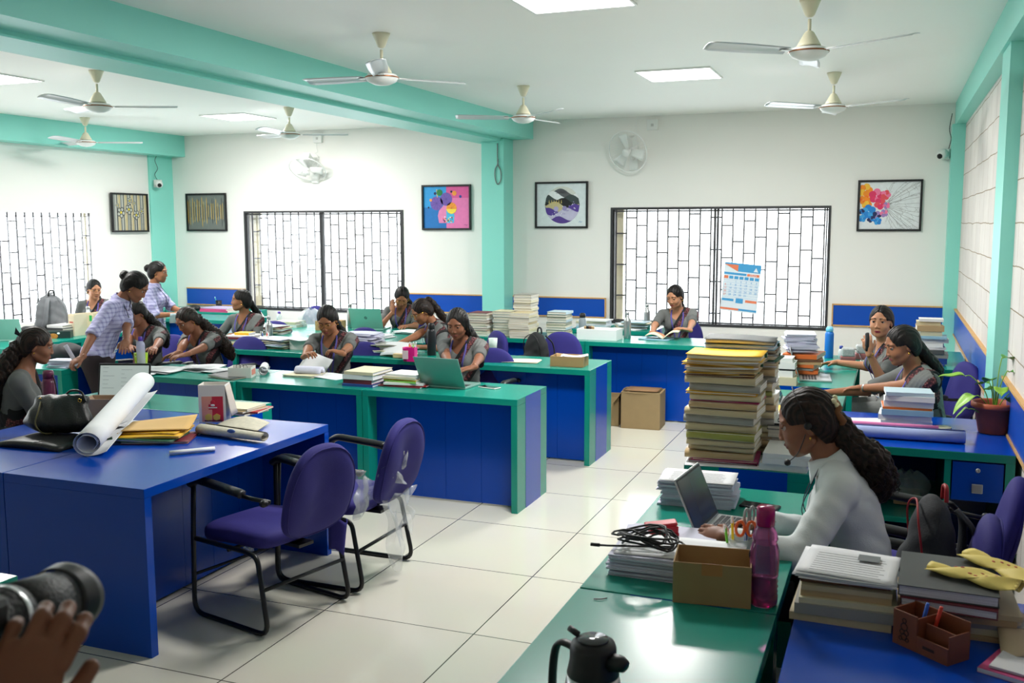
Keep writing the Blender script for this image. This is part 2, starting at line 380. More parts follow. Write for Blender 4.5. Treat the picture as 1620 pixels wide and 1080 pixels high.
# ================================================================ FURNITURE
def desk(x0, x1, y0, y1, face, label, top=None, side=None, inlay=None, inset=.12, h=.75, low=False, group=None):
    """face: which world side the modesty panel is on: '-y', '-x', '+x'"""
    top = top or M_green; side = side or M_green; inlay = inlay or M_blue
    if face in ('-y', '+y'): L, D = x1 - x0, y1 - y0
    else: L, D = y1 - y0, x1 - x0
    rz = {'-y': 0, '+y': PI, '-x': -PI / 2, '+x': PI / 2}[face]
    org = {'-y': (x0, y0, 0), '+y': (x1, y1, 0), '-x': (x0, y1, 0), '+x': (x1, y0, 0)}[face]
    r = empty('work_desk', org, rz, label, 'desk', group)
    t = .042
    MB().box((0, 0, h - t), (L, D, h), top).build('tabletop', None, r, bevel=.002)
    for s in (0, 1):
        xa = 0 if s == 0 else L - t
        mb = MB().box((xa, 0, 0), (xa + t, D, h - t), side)
        if inlay is not side:
            xo = xa - .0015 if s == 0 else xa + t
            e = mb.build('end_panel', None, r)
            MB().box((xo, D * .27, .0), (xo + .0015, D * .78, h - .002), inlay).build('blue_inlay', None, e)
        else: mb.build('end_panel', None, r)
    mb = MB(); n = max(2, round((L - 2 * t) / .245)); w = (L - 2 * t) / n
    for i in range(n): mb.box((t + i * w + (.0018 if i else 0), inset, .012), (t + (i + 1) * w, inset + .018, h - t), inlay)
    mb.box((t, inset + .005, .012), (L - t, inset + .016, h - t), M_black)
    mb.build('modesty_panel', None, r)
    return r
G1, G2, G3 = 'green and blue desks in the middle row', 'green and blue desks of the row behind', 'green and blue desks of the back row'
desk(-3.33, -2.2, 5.75, 6.32, '-y', 'green-topped blue desk under the mint-backed laptop, end of its row nearest the aisle', group=G1)
desk(-4.36, -3.335, 5.75, 6.32, '-y', 'green-topped blue desk of the woman with glasses reading a paper', group=G1)
desk(-5.42, -4.365, 5.72, 6.32, '-y', 'green-topped blue desk with open files under the reaching woman', group=G1)
desk(-7.05, -5.97, 5.72, 6.32, '-y', 'green-topped desk with light blue panels behind the seated woman at the left edge', group=G1)
desk(-3.26, -2.13, 7.13, 7.75, '-y', 'green and blue desk carrying the small brown carton, with striped end panel', group=G2)
desk(-4.39, -3.265, 7.17, 7.77, '-y', 'green desk under the pink pen holder and black flask', group=G2)
desk(-5.52, -4.395, 7.24, 7.84, '-y', 'green desk under paper heaps behind the woman with glasses', group=G2)
desk(-6.65, -5.525, 7.30, 7.9, '-y', 'green desk with white boxes between two seated women at left', group=G2)
desk(-2.72, -1.42, 8.93, 9.55, '-y', 'green and blue desk where the woman reads an open book by the window', group=G3)
desk(-4.02, -2.725, 8.93, 9.55, '-y', 'green desk under the stacks of pale registers beside the teal column', group=G3)
desk(-5.45, -4.12, 8.25, 8.85, '-y', 'green desk under the mint laptop in the back left', group=G3)
desk(-5.45, -4.12, 8.86, 9.42, '+y', 'green desk facing away, under the open mint laptop with round logo', group=G3)
desk(-6.8, -5.455, 8.86, 9.42, '+y', 'green desk facing away, behind the paper piles at left', group=G3)
desk(-6.8, -5.455, 8.25, 8.85, '-y', 'green desk under paper piles behind the purple chair at left', group=G3)
desk(-8.25, -7.1, 9.45, 10.05, '-y', 'bare green desk before the teal corner column', group=G3)
desk(-9.2, -7.75, 10.33, 10.93, '-y', 'green counter desk against the back wall with a black cap and folders', group=G3)
GL = 'green desks along the left window'
desk(-8.2, -7.5, 6.55, 7.5, '+x', 'green desk near the left window under the laptop and dark box', group=GL)
desk(-8.2, -7.5, 7.505, 8.5, '+x', 'green desk near the left window under the cream magazine files', group=GL)
GB = 'plain blue desks in the left foreground'
desk(-3.72, -2.92, 3.2, 4.66, '+x', 'plain blue desk beside the two empty purple chairs, right of its pair', M_blue, M_blue, M_blue, .42, group=GB)
desk(-4.53, -3.725, 3.2, 4.66, '+x', 'plain blue desk under the black handbag at the left edge', M_blue, M_blue, M_blue, .42, group=GB)
desk(-4.95, -3.62, 4.67, 5.12, '-y', 'green desk strip under the grey laptop, behind the plain blue desks')
desk(-3.5, -2.57, 1.5, 2.24, '-y', 'green desk corner at the lower left edge behind the camera lens')
GR = 'green desks in the column along the right side'
desk(-.86, -.27, 1.5, 2.775, '-x', 'green desk under the steel flask at the bottom of the photo', group=GR)
desk(-.86, -.27, 2.785, 4.12, '-x', 'green desk of the woman in the white shirt', group=GR)
desk(-.87, -.27, 4.45, 5.62, '-x', 'green desk under the two tall towers of bound files', group=GR)
desk(-.87, -.25, 5.70, 6.75, '-x', 'green desk of the woman in the saree typing on the right', group=GR)
desk(-.87, -.22, 6.92, 8.7, '-x', 'green desk under the blue water bottle with green and blue front', group=GR)
desk(-.22, .58, 1.6, 3.12, '-x', 'blue desk in the right foreground under the wooden pen box', M_blue, M_blue, M_blue)
# desks with drawer and open shelf
def drawer_desk(x0, x1, y0, y1, top, split, shelf, label, drawer_x=None):
    r = empty('drawer_desk', (x0, y0, 0), 0, label, 'desk'); L, D, h, t = x1 - x0, y1 - y0, .75, .042
    MB().box((0, .0, h - t), (L, D, h - .0015), M_green).build('edge_frame', None, r, bevel=.0015)
    MB().box((.001, .003, h - .0015), (L - .001, D, h), top).build('tabletop', None, r)
    MB().box((0, 0, 0), (t, D, h - t), M_green).build('end_panel', None, r)
    MB().box((L - t, 0, 0), (L, D, h - t), M_green).build('end_panel', None, r)
    MB().box((split, .01, 0), (split + .03, D - .05, h - t), M_green).build('divider', None, r)
    MB().box((t, D - .05, .0), (L - t, D - .03, h - t), M_blue).build('back_panel', None, r)
    if shelf: MB().box((t, .02, .36), (split, D - .05, .385), M_green).build('shelf', None, r)
    a, b_ = split + .036, L - t - .006
    d = MB().box((a, .004, h - t - .2), (b_, D * .6, h - t - .008), M_blue).build('drawer', None, r, bevel=.002)
    c = (a + b_) / 2
    MB().cbox((c, -.003, h - t - .135), (.05, .012, .045), M_steel).build('drawer_handle', None, d, bevel=.003)
    MB().lathe([(.011, 0), (.011, .006), (.004, .0065), (.004, .004)], M_steel, 14, M=TR((c, .004, h - t - .045), rx=PI / 2)).build('lock', None, d)
    return r
drawer_desk(-.24, .592, 5.17, 6.08, M_blue, .52, True, 'blue-topped drawer desk with green edge under the potted plant')
drawer_desk(-.05, .585, 8.12, 9.3, M_green, .02, False, 'green desk with blue drawer by the right wall under the book stack')

# ---------------------------------------------------------------- chairs
def cloth_disc(name, w, h, th, mat_, parent, M, flatbot=.0, seed=0, bulge=.03):
    """D-shaped upholstered pad: rounded top, x half-width w, height h, centre thickness th"""
    rr = random.Random(seed); mb = MB(); nu, nv = 36, 7
    out = []
    for k in range(nu):
        a = 2 * PI * k / nu; ca, sa = math.cos(a), math.sin(a)
        x = w * math.copysign(abs(ca) ** (.82), ca)
        if sa >= 0: z = h * .55 * abs(sa) ** .9
        else: z = -h * .45 * abs(sa) ** .45; x *= (1 - .16 * abs(sa))
        out.append((x, z))
    vs = []; fs = []
    prof = [(0.0, 1), (.55, .98), (.85, .86), (.97, .55), (1.0, 0), (.97, -.55), (.85, -.86), (.55, -.98), (0, -1)]
    for (s_, q) in prof[1:-1]:
        for (x, z) in out: vs.append((x * s_, q * th / 2 + bulge * (x / w) ** 2 * -1, z * s_ + h * .45))
    n = nu
    for i in range(len(prof) - 3):
        for k in range(n): fs.append((i * n + k, i * n + (k + 1) % n, (i + 1) * n + (k + 1) % n, (i + 1) * n + k))
    vs.append((0, th / 2, h * .45)); vs.append((0, -th / 2, h * .45)); c1, c2 = len(vs) - 2, len(vs) - 1
    last = (len(prof) - 3) * n
    for k in range(n): fs.append((c1, (k + 1) % n, k)); fs.append((c2, last + k, last + (k + 1) % n))
    mb.add(vs, fs, mat_, True, M); return mb
mfab = M_purple
def make_chair(label):
    """local: faces +y, floor z=0"""
    r = empty('office_chair', (0, 0, 0), 0, label, 'chair')
    # seat
    sm = MB(); n = 28; vs = []; fs = []
    ring = []
    for k in range(n):
        a = 2 * PI * k / n; ca, sa = math.cos(a), math.sin(a)
        ring.append((.25 * math.copysign(abs(ca) ** .36, ca), .24 * math.copysign(abs(sa) ** .36, sa)))
    lv = [(.0, .47), (.6, .475), (.93, .468), (1, .445), (1.0, .405), (.96, .385), (.5, .38), (0, .38)]
    for s_, z in lv[1:-1]:
        for x, y in ring: vs.append((x * s_, y * s_ + .02, z - .02 * (y > .1) * (s_ > .8)))
    for i in range(len(lv) - 3):
        for k in range(n): fs.append((i * n + k, (i + 1) * n + k, (i + 1) * n + (k + 1) % n, i * n + (k + 1) % n))
    fs.append(tuple(range(n))); fs.append(tuple(range((len(lv) - 3) * n, (len(lv) - 2) * n))[::-1])
    sm.add(vs, fs, mfab, True); sm.build('seat', None, r, sub=1)
    back = cloth_disc('b', .232, .475, .085, mfab, r, TR((0, -.262, .425), rx=.25)).build('backrest', None, r, sub=1)
    # cover seam ring on the back
    M = TR((0, -.262, .425), rx=.25); pts = []
    for k in range(30):
        a = 2 * PI * k / 30; ca, sa = math.cos(a), math.sin(a)
        x = .222 * math.copysign(abs(ca) ** .82, ca); z = .475 * .52 * abs(sa) ** .9 if sa >= 0 else -.475 * .42 * abs(sa) ** .45
        if sa < 0: x *= (1 - .16 * abs(sa))
        pts.append(M @ Vector((x, -.028 - .027 * (x / .235) ** 2, z + .214)))
    MB().tube(pts, .0035, mfab, 5, closed=True).build('cover_seam', None, back)
    R = .0125
    for sx in (-1, 1):
        X = sx * .275
        p = rnd_poly([(X, .23, .665), (X * 1.02, .24, .40), (X * 1.03, .25, R), (X * 1.03, -.27, R), (X * 1.0, -.20, .375), (X, -.12, .385), (X, .23, .385)], .07, 5)
        MB().tube(p, R, M_black, 8).build('sled_frame', None, r)
        arm = MB().tube(rnd_poly([(X, .245, .655), (X, .20, .685), (X, -.09, .662), (X * .98, -.11, .655)], .03, 3), .027, M_blackpl, 10, flat=(.75, 1.1)).build('armrest', None, r)
        MB().tube([(X, -.02, .655), (X * .93, -.16, .64), (X * .86, -.255, .635)], .011, M_black, 8).lathe([(.016, -.02), (.018, 0), (.012, .014)], M_blackpl, 10, M=TR((X * .99, -.25, .635), ry=sx * PI / 2)).build('arm_bracket', None, arm)
    MB().tube([(-.28, -.235, .22), (.28, -.235, .22)], .0095, M_black, 8).tube([(-.275, .0, .37), (.275, .0, .37)], .0095, M_black, 8).tube([(-.28, .25, .2), (.28, .25, .2)], .008, M_black, 8).build('cross_bar', None, r)
    MB().box((-.05, -.25, .365), (.05, -.02, .38), M_black).tube([(0, -.16, .375), (0, -.26, .43), (0, -.30, .56)], .016, M_black, 8, flat=(.5, 1.6)).build('back_bracket', None, r)
    return r
CH0 = make_chair('purple office chair with black sled frame, nearest of the two empty ones')
CH0.location = (-2.77, 3.87, 0); CH0.scale = (.93, 1, .98); CH0.rotation_euler = (0, 0, math.radians(77)); CH0['group'] = 'purple cloth-covered chairs'
def chair(x, y, deg, label):
    return copy_tree(CH0, (x, y, 0), math.radians(deg), label, 'purple cloth-covered chairs')
CH1 = chair(-2.70, 4.45, 89, 'purple office chair with torn clear plastic hanging from its backrest')
# ---------------------------------------------------------------- ceiling fans
def make_fan(label):
    r = empty('ceiling_fan', (0, 0, 0), 0, label, 'ceiling fan', 'three-blade ceiling fans')   # origin on ceiling
    MB().lathe([(.010, -.092), (.018, -.088), (.026, -.08), (.054, -.012), (.058, 0)], M_ivory, 20).build('canopy', None, r)
    MB().lathe([(.010, -.17), (.010, -.10)], M_ivory, 10).build('downrod', None, r)
    MB().lathe([(.066, -.245), (.062, -.236), (.026, -.172), (.017, -.165), (.012, -.163)], M_ivory, 20).build('lower_cover', None, r)
    MB().lathe([(.003, -.325), (.05, -.318), (.09, -.30), (.105, -.28), (.108, -.272), (.09, -.255), (.05, -.248), (.01, -.247)], M_whitepl, 28).lathe([(.1085, -.279), (.110, -.275), (.1085, -.271)], mat('copper_trim', (150, 96, 60), .35, metal=.6), 28, cap=False).build('motor_housing', None, r)
    for k in range(3):
        a = 2 * PI * k / 3; M = Euler((0, 0, a)).to_matrix().to_4x4()
        mb = MB()
        def f(u, v):
            x = .13 + .47 * u; wdt = .046 + .014 * min(1, u * 2)
            if u > .95: wdt *= 1 - .25 * (u - .95) / .05
            y = (v - .5) * 2 * wdt; return (x, y, -.272 + y * .22 + .006 * math.cos((v - .5) * PI) + .01 * u)
        mb.sheet(f, 14, 4, .0025, mat('fan_blade_silver', (205, 208, 210), .3, metal=.35), M)
        mb.box((.08, -.02, -.274), (.17, .02, -.269), M_whitepl, M)
        mb.build('blade', None, r)
    return r
FAN0 = make_fan('ivory ceiling fan nearest the camera at the upper right')
fans = [((1282, 0), 1, None), ((1320, 115), 97, 'ivory ceiling fan near the back right wall, smaller and below the nearest one'),
        ((603, 53), 55, 'ivory ceiling fan hanging right beside the teal middle beam'), ((828, 136), 80, 'ivory ceiling fan hanging in front of the beam end above the column'),
        ((152, 112), 35, 'ivory ceiling fan with peeling silver blades at upper left'), ((134, 186), 40, 'ivory ceiling fan in front of the teal left beam'),
        ((457, 170), 35, 'ivory ceiling fan before the left part of the back wall')]
for i, (p, a, lab) in enumerate(fans):
    c = at(*p, z=ZC)
    if i == 0: FAN0.location = (c.x, c.y, ZC); FAN0.rotation_euler.z = math.radians(94)
    else: copy_tree(FAN0, (c.x, c.y, ZC), math.radians(a), lab)
# ---------------------------------------------------------------- wall fans
def wall_fan(x, z, yaw, tilt, label):
    r = empty('wall_fan', (x, YB, z), 0, label, 'wall fan', 'white caged wall fans')
    MB().cbox((0, -.02, -.0), (.10, .04, .26), M_whitepl).build('wall_bracket', None, r, bevel=.012)
    MB().tube([(0, -.03, .0), (0, -.10, .06), (0, -.13, .10)], .022, M_whitepl, 10).build('arm', None, r)
    M = TR((0, -.17, .09), rz=yaw, rx=tilt)     # head axis along -y
    MB().lathe([(.03, .0), (.055, .02), (.055, .10), (.03, .125)], M_whitepl, 16, M=M @ TR((0, .11, 0), rx=PI / 2)).cbox((0, .04, .085), (.09, .11, .10), M_whitepl, M).build('motor', None, r)
    cage = MB(); Rf = .235
    for zz, rr_ in ((-.045, Rf), (-.1, Rf * .97)):
        pass
    cage.tube([M @ Vector((Rf * math.cos(a), -.07, Rf * math.sin(a))) for a in [2 * PI * k / 36 for k in range(36)]], .007, M_whitepl, 6, closed=True)
    for k in range(48):
        a = 2 * PI * k / 48; ca, sa = math.cos(a), math.sin(a)
        cage.tube([M @ Vector((.045 * ca, -.125, .045 * sa)), M @ Vector((.16 * ca, -.12, .16 * sa)), M @ Vector((Rf * ca, -.07, Rf * sa)), M @ Vector((.16 * ca, -.01, .16 * sa)), M @ Vector((.05 * ca, .0, .05 * sa))], .0011, M_whitepl, 3, cap=False)
    cage.build('cage', None, r)
    MB().lathe([(.001, 0), (.045, .002), (.045, .012), (.001, .016)], M_whitepl, 20, M=M @ TR((0, -.115, 0), rx=PI / 2)).build('badge', None, r)
    bl = MB()
    for k in range(3):
        A = M @ Euler((0, 2 * PI * k / 3 + .3, 0)).to_matrix().to_4x4()
        bl.sheet(lambda u, v: (.03 + .165 * u, -.06 + .03 * (v - .5), (v - .5) * (.06 + .07 * u)), 6, 4, .002, M_whitepl, A)
    bl.lathe([(.03, -.02), (.03, .03)], M_whitepl, 14, M=M @ TR((0, -.055, 0), rx=PI / 2)).build('fan_blades', None, r)
    MB().tube(smooth_path([(0.02, -.012, .13), (.05, -.01, .2), (0.0, -.02, .25), (.04, -.012, .27), (.02, -.008, .33), (.03, -.006, .5)]), .0025, M_whitepl, 5).build('power_cord', None, r)
    return r
wall_fan(-6.98, 2.53, .15, .95, 'white caged wall fan tilted down above the left back window')
wall_fan(-2.78, 2.60, -.25, .35, 'white caged wall fan facing outward above the right back window')
def socket_box(p, label):
    r = empty('socket_box', p, 0, label, 'socket box', 'small white socket boxes under the ceiling')
    MB().cbox((0, -.02, 0), (.125, .04, .12), M_whitepl).build('casing', None, r, bevel=.004)
    MB().cbox((0, -.042, -.005), (.03, .006, .03), mat('grey_switch', (190, 190, 188), .4)).build('switch', None, r, bevel=.002)
socket_box((-6.93, YB, 2.97), 'small white socket box high on the wall over the left wall fan')
socket_box((-2.57, YB, 2.97), 'small white socket box high on the wall over the right wall fan')
# ---------------------------------------------------------------- CCTV
def cctv(p, rz, label, cord):
    r = empty('security_camera', p, rz, label, 'security camera', 'white dome security cameras')
    MB().cbox((0, .03, 0), (.10, .06, .10), M_whitepl).build('junction_box', None, r, bevel=.006)
    M = TR((0, -.03, -.005), rx=PI / 2 + .35)
    h = MB().lathe([(.05, -.03), (.052, .0), (.05, .03), (.035, .055), (.01, .062)], M_whitepl, 20, M=M).build('camera_head', None, r)
    MB().lathe([(.026, .045), (.026, .066), (.012, .068)], M_blackpl, 16, M=M).build('lens', None, h)
    MB().tube(smooth_path(cord), .004, M_blackpl, 5).build('cable', None, r)
cctv((-9.18, 10.6, 2.42), .9, 'white dome security camera on the teal column at left', [(0, .05, .05), (-.03, .05, .12), (.01, .05, .2), (-.02, .05, .3), (0, .05, .36)])
cctv((.44, 10.93, 2.56), -.5, 'white dome security camera in the right back corner', [(.03, .03, .05), (.05, .03, .15), (.03, .03, .25), (.05, .03, .4)])
def cable_loop(p, pts, label):
    tag(MB().tube(smooth_path(pts), .006, mat('grey_cable', (120, 124, 122), .5), 6).build('cable_loop', None, loc=p), label, 'cable', None)
cable_loop((-4.33, 10.69, 2.5), [(0, 0, .3), (0, 0, .12), (.01, 0, .05), (.04, 0, -.02), (.04, -.0, -.12), (.0, 0, -.17), (-.03, 0, -.1), (-.03, 0, 0), (0, 0, .06), (.01, -.01, .12)], 'grey cable coil hanging on the front of the teal middle column')
cable_loop((-4.57, 10.96, 2.55), [(.03, 0, .1), (-.01, 0, .08), (-.05, 0, 0), (-.03, 0, -.08), (.02, 0, -.1)], 'thin dark cable loop on the wall left of the teal middle column')
# ---------------------------------------------------------------- pictures
M_picframe = mat('black_picture_frame', (20, 20, 22), .4)
def disc(mb, c, r, y, m, n=20, ry=None):
    ry = ry or r
    mb.add([(c[0] + r * math.cos(2 * PI * k / n), y, c[1] + ry * math.sin(2 * PI * k / n)) for k in range(n)], [tuple(range(n))], m)
def poly(mb, pts, y, m): mb.add([(p[0], y, p[1]) for p in pts], [tuple(range(len(pts)))], m)
def strokeflat(mb, pts, w, y, m):
    for a, b_ in zip(pts[:-1], pts[1:]):
        dx, dz = b_[0] - a[0], b_[1] - a[1]; L = math.hypot(dx, dz) or 1; nx, nz = -dz / L * w / 2, dx / L * w / 2
        mb.add([(a[0] + nx, y, a[1] + nz), (b_[0] + nx, y, b_[1] + nz), (b_[0] - nx, y, b_[1] - nz), (a[0] - nx, y, a[1] - nz)], [(3, 2, 1, 0)], m)
def picture(loc, rz, w, h, art, label):
    r = empty('framed_painting', loc, rz, label, 'painting', None); t = .022
    f = MB().box((-w / 2, -.03, -h / 2), (w / 2, 0, -h / 2 + t)).box((-w / 2, -.03, h / 2 - t), (w / 2, 0, h / 2)).box((-w / 2, -.03, -h / 2 + t), (-w / 2 + t, 0, h / 2 - t)).box((w / 2 - t, -.03, -h / 2 + t), (w / 2, 0, h / 2 - t))
    f.build('frame', M_picframe, r, bevel=.002)
    c = MB(); art(c, w / 2 - t, h / 2 - t); c.build('canvas', None, r)
PC = {}
def pc(*rgb): 
    return mat('paint_%d_%d_%d' % rgb, rgb, .6, noise=.12, nscale=25)
def art_stripes(seed, flowers):
    def f(c, w, h):
        rr = random.Random(seed); c.box((-w, -.012, -h), (w, -.004, h), pc(150, 152, 142) if flowers else pc(110, 116, 112))
        cols = [pc(206, 180, 110), pc(120, 126, 126), pc(190, 190, 182), pc(84, 88, 90), pc(212, 196, 150)] if flowers else [pc(210, 166, 50), pc(42, 46, 50), pc(196, 170, 90), pc(60, 64, 66), pc(140, 146, 142)]
        n = 26 if flowers else 40
        for i in range(n):
            x = -w + 2 * w * (i + .1) / n
            if flowers: z0, z1 = -h, h
            else:
                m = h * rr.uniform(.35, .95); z0, z1 = -m * rr.uniform(.7, 1), m
            q = w / n * 1.1; xm = x + q / 2 * 1.2
            poly(c, [(x, z0 * .8 if not flowers else z0), (xm, z0), (x + q, z0 * .85 if not flowers else z0), (x + q, z1 * .8 if not flowers else z1), (xm, z1), (x, z1 * .85 if not flowers else z1)], -.0125 - .0001 * (i % 2), cols[i % 5])
        if flowers:
            for (fx, fz, s) in ((-.16, .0, .07), (-.02, .04, .065), (.11, -.03, .06), (-.0, .15, .045), (.21, .02, .04), (.08, .12, .03), (-.22, .09, .03)):
                for k in range(5):
                    a = k * 2 * PI / 5 + fx * 9; disc(c, (fx + s * .62 * math.cos(a), fz + s * .62 * math.sin(a)), s * .45, -.0132, pc(40, 46, 50), 12)
                    disc(c, (fx + s * .62 * math.cos(a), fz + s * .62 * math.sin(a)), s * .3, -.0134, pc(176, 178, 170), 12)
                disc(c, (fx, fz), s * .25, -.0138, pc(220, 200, 70), 10)
                strokeflat(c, [(fx, fz - s * .7), (fx + .01, -h)], .006, -.0131, pc(60, 62, 60))
    return f
def art_vase(c, w, h):
    c.box((-w, -.012, -h), (w, -.004, h), pc(228, 120, 176)); poly(c, [(-w, -h), (0, -h), (0, h), (-w, h)], -.0123, pc(24, 112, 184)); poly(c, [(-w, .0), (0, .0), (0, h), (-w, h)], -.0124, pc(40, 150, 214))
    poly(c, [(0, h * .45), (w, h * .45), (w, h), (0, h)], -.0124, pc(218, 86, 150))
    y = -.013
    vz = [(-.10, -.19), (.10, -.19), (.11, -.1), (.09, -.03), (.03, .02), (.02, .09), (-.03, .09), (-.04, .02), (-.10, -.04), (-.115, -.1)]
    poly(c, vz, y, pc(226, 130, 178)); poly(c, [(0, -.19), (.10, -.19), (.11, -.1), (.09, -.03), (.03, .02), (0, .03)], y - .0002, pc(70, 180, 220))
    def blob(cx, cz, r, m, m2):
        disc(c, (cx, cz), r, y - .0004, m, 26)
        for k in range(9): a = 2 * PI * k / 9; strokeflat(c, [(cx, cz), (cx + r * .95 * math.cos(a), cz + r * .95 * math.sin(a))], .002, y - .0006, m2)
    blob(-.13, .05, .085, pc(112, 84, 168), pc(70, 50, 120)); blob(.0, .10, .08, pc(112, 84, 168), pc(70, 50, 120))
    blob(.07, -.01, .07, pc(240, 150, 50), pc(160, 80, 20)); poly(c, [(.0, -.02), (.14, -.02), (.12, -.06), (.07, -.08), (.02, -.06)], y - .0008, pc(250, 216, 70))
    disc(c, (-.09, .18), .04, y - .0009, pc(30, 120, 60), 14); disc(c, (.11, .17), .03, y - .0009, pc(240, 150, 60), 14); disc(c, (.19, .13), .018, y - .0009, pc(40, 70, 150), 12)
    disc(c, (-.15, .17), .018, y - .0009, pc(24, 40, 90), 10); disc(c, (.07, .19), .014, y - .0009, pc(24, 30, 60), 10); disc(c, (-.21, .09), .018, y - .0009, pc(240, 150, 60), 10); disc(c, (-.24, .0), .012, y - .0009, pc(24, 30, 60), 10)
    strokeflat(c, [(-.13, .22), (-.12, .12)], .008, y - .0005, pc(240, 200, 70))
    rr = random.Random(4)
    for k in range(26): disc(c, (rr.uniform(-.05, .09), rr.uniform(-.18, -.11)), .008, y - .001, [pc(230, 90, 60), pc(250, 220, 90), pc(30, 40, 90), pc(250, 250, 250)][k % 4], 6)
    strokeflat(c, [(w - .07, -h + .035), (w - .055, -h + .045), (w - .04, -h + .033), (w - .025, -h + .042)], .003, y, pc(40, 30, 60))
def art_circle(c, w, h):
    c.box((-w, -.012, -h), (w, -.004, h), pc(222, 230, 232)); R = .215; y = -.0128; cx = .01
    bands = [(1.0, pc(214, 214, 206)), (.72, pc(92, 92, 96)), (.56, pc(238, 238, 240)), (.42, pc(62, 72, 72)), (.22, pc(26, 26, 28)), (.0, pc(200, 186, 140)), (-.2, pc(86, 60, 150)), (-.34, pc(196, 190, 216)), (-.74, pc(84, 58, 140))]
    def wob(x, i): return .035 * math.sin(x * 19 + i * 1.9) + .06 * x * (2 if i > 5 else -1)
    for i, (t_, m) in enumerate(bands):
        n = 28; pts = []
        top = t_ * R
        up = []; 
        for k in range(n + 1):
            x = -R + 2 * R * k / n; half = math.sqrt(max(0, R * R - x * x)); zt = min(half, top + (wob(x, i) if i else 9)); zt = max(zt, -half)
            up.append((x, zt, -half))
        for a, b_ in zip(up[:-1], up[1:]):
            if a[1] - a[2] > 1e-5 or b_[1] - b_[2] > 1e-5:
                c.add([(cx + a[0], y - i * .00015, a[2]), (cx + b_[0], y - i * .00015, b_[2]), (cx + b_[0], y - i * .00015, b_[1]), (cx + a[0], y - i * .00015, a[1])], [(0, 1, 2, 3)], m)
    rr = random.Random(2)
    for k in range(6):
        x = cx - .16 + k * .03; poly(c, [(x - .008, .02), (x + .008, .02), (x, .065)], y - .002, pc(205, 180, 110))
    for k in range(28): strokeflat(c, [(cx + rr.uniform(-.08, .06), .13 + rr.uniform(0, .04)), (cx + rr.uniform(-.08, .06), .13 + rr.uniform(0, .045))], .0015, y - .002, pc(70, 70, 72))
    for k in range(40):
        a = rr.uniform(-.15, .16); z = rr.uniform(-.12, -.02) + a * .4; 
        if a * a + z * z < .03: disc(c, (cx + a, z), .007, y - .002, [pc(230, 226, 240), pc(150, 140, 190)][k % 2], 6)
    disc(c, (cx - .075, -.045), .03, y - .0022, pc(176, 166, 206), 18); disc(c, (cx + .03, -.04), .028, y - .0022, pc(150, 140, 190), 18)
    strokeflat(c, [(w - .09, -h + .045), (w - .075, -h + .06), (w - .065, -h + .045), (w - .05, -h + .055)], .004, y, pc(60, 130, 190))
def art_flowers(c, w, h):
    c.box((-w, -.012, -h), (w, -.004, h), pc(228, 232, 234)); y = -.0128; rr = random.Random(9); ln = pc(120, 120, 116)
    for k in range(22):
        a = -1.25 + 2.5 * k / 21; x, z = -.05, 0.0; pts = [(x, z)]; dirn = a
        while abs(x) < w - .01 and abs(z) < h - .01 and len(pts) < 30:
            dirn = dirn * .93 + rr.uniform(-.22, .22); x += .025 * math.cos(dirn); z += .025 * math.sin(a * .9) + .008 * math.sin(dirn)
            x = min(x, w - .004); z = max(-h + .004, min(h - .004, z)); pts.append((x, z))
            if rr.random() < .3:
                b2 = dirn + rr.choice((-.7, .7)); q = rr.uniform(.03, .06); e = (min(w - .004, x + q * math.cos(b2)), max(-h + .004, min(h - .004, z + q * math.sin(b2)))); strokeflat(c, [(x, z), e], .0018, y, ln)
        strokeflat(c, pts, .0022, y, ln)
    def flower(cx, cz, r, m1, m2, i):
        for k in range(5):
            a = 2 * PI * k / 5 + i; p = (cx + r * .55 * math.cos(a), cz + r * .55 * math.sin(a))
            P = []
            for q in range(12):
                b_ = 2 * PI * q / 12; X = p[0] + (r * .5) * math.cos(b_) ; Z = p[1] + r * .5 * math.sin(b_)
                P.append((max(-w + .002, min(w, X)), max(-h + .002, min(h - .002, Z))))
            poly(c, P, y - .0004 - i * .00008 - k * .00001, (m1, m2)[k % 2])
    O, O2, Y2, PK, PK2, RD, BL, BL2, NV, LV = pc(246, 140, 30), pc(250, 110, 20), pc(250, 190, 60), pc(226, 50, 100), pc(240, 120, 160), pc(230, 80, 90), pc(30, 130, 210), pc(60, 160, 224), pc(30, 40, 90), pc(160, 130, 190)
    for i, (x, z, r, a, b_) in enumerate([(-.24, .16, .07, O, Y2), (-.20, .09, .055, O2, O), (-.26, .06, .045, O, O2), (-.22, -.0, .05, Y2, O), (-.13, .10, .075, PK, PK2), (-.04, .11, .05, RD, PK2), (-.09, .02, .06, PK, RD), (-.03, -.0, .035, PK2, LV), (-.2, -.06, .07, BL, BL2), (-.26, -.13, .04, BL2, BL), (-.12, -.1, .045, NV, LV), (-.18, -.14, .035, NV, BL), (-.05, -.08, .04, LV, PK2), (-.11, -.16, .04, BL, BL2), (-.27, -.06, .03, NV, BL)]):
        flower(x, z, r, a, b_, i)
picture((-9.27, 10.14, 2.03), PI / 2, .65, .50, art_stripes(3, True), 'square painting of grey flowers over yellow and grey stripes, black frame')
picture((-8.72, YB, 2.04), 0, .66, .51, art_stripes(5, False), 'painting of jagged black and gold vertical strokes, black frame')
picture((-5.13, YB, 2.075), 0, .66, .55, art_vase, 'blue and pink painting of flowers in a bottle, black frame')
picture((-3.645, YB, 2.09), 0, .65, .54, art_circle, 'painting of a circle filled with black, white and purple hills')
picture((-.055, YB, 2.05), 0, .63, .53, art_flowers, 'painting of orange, pink and blue flowers with branching lines')
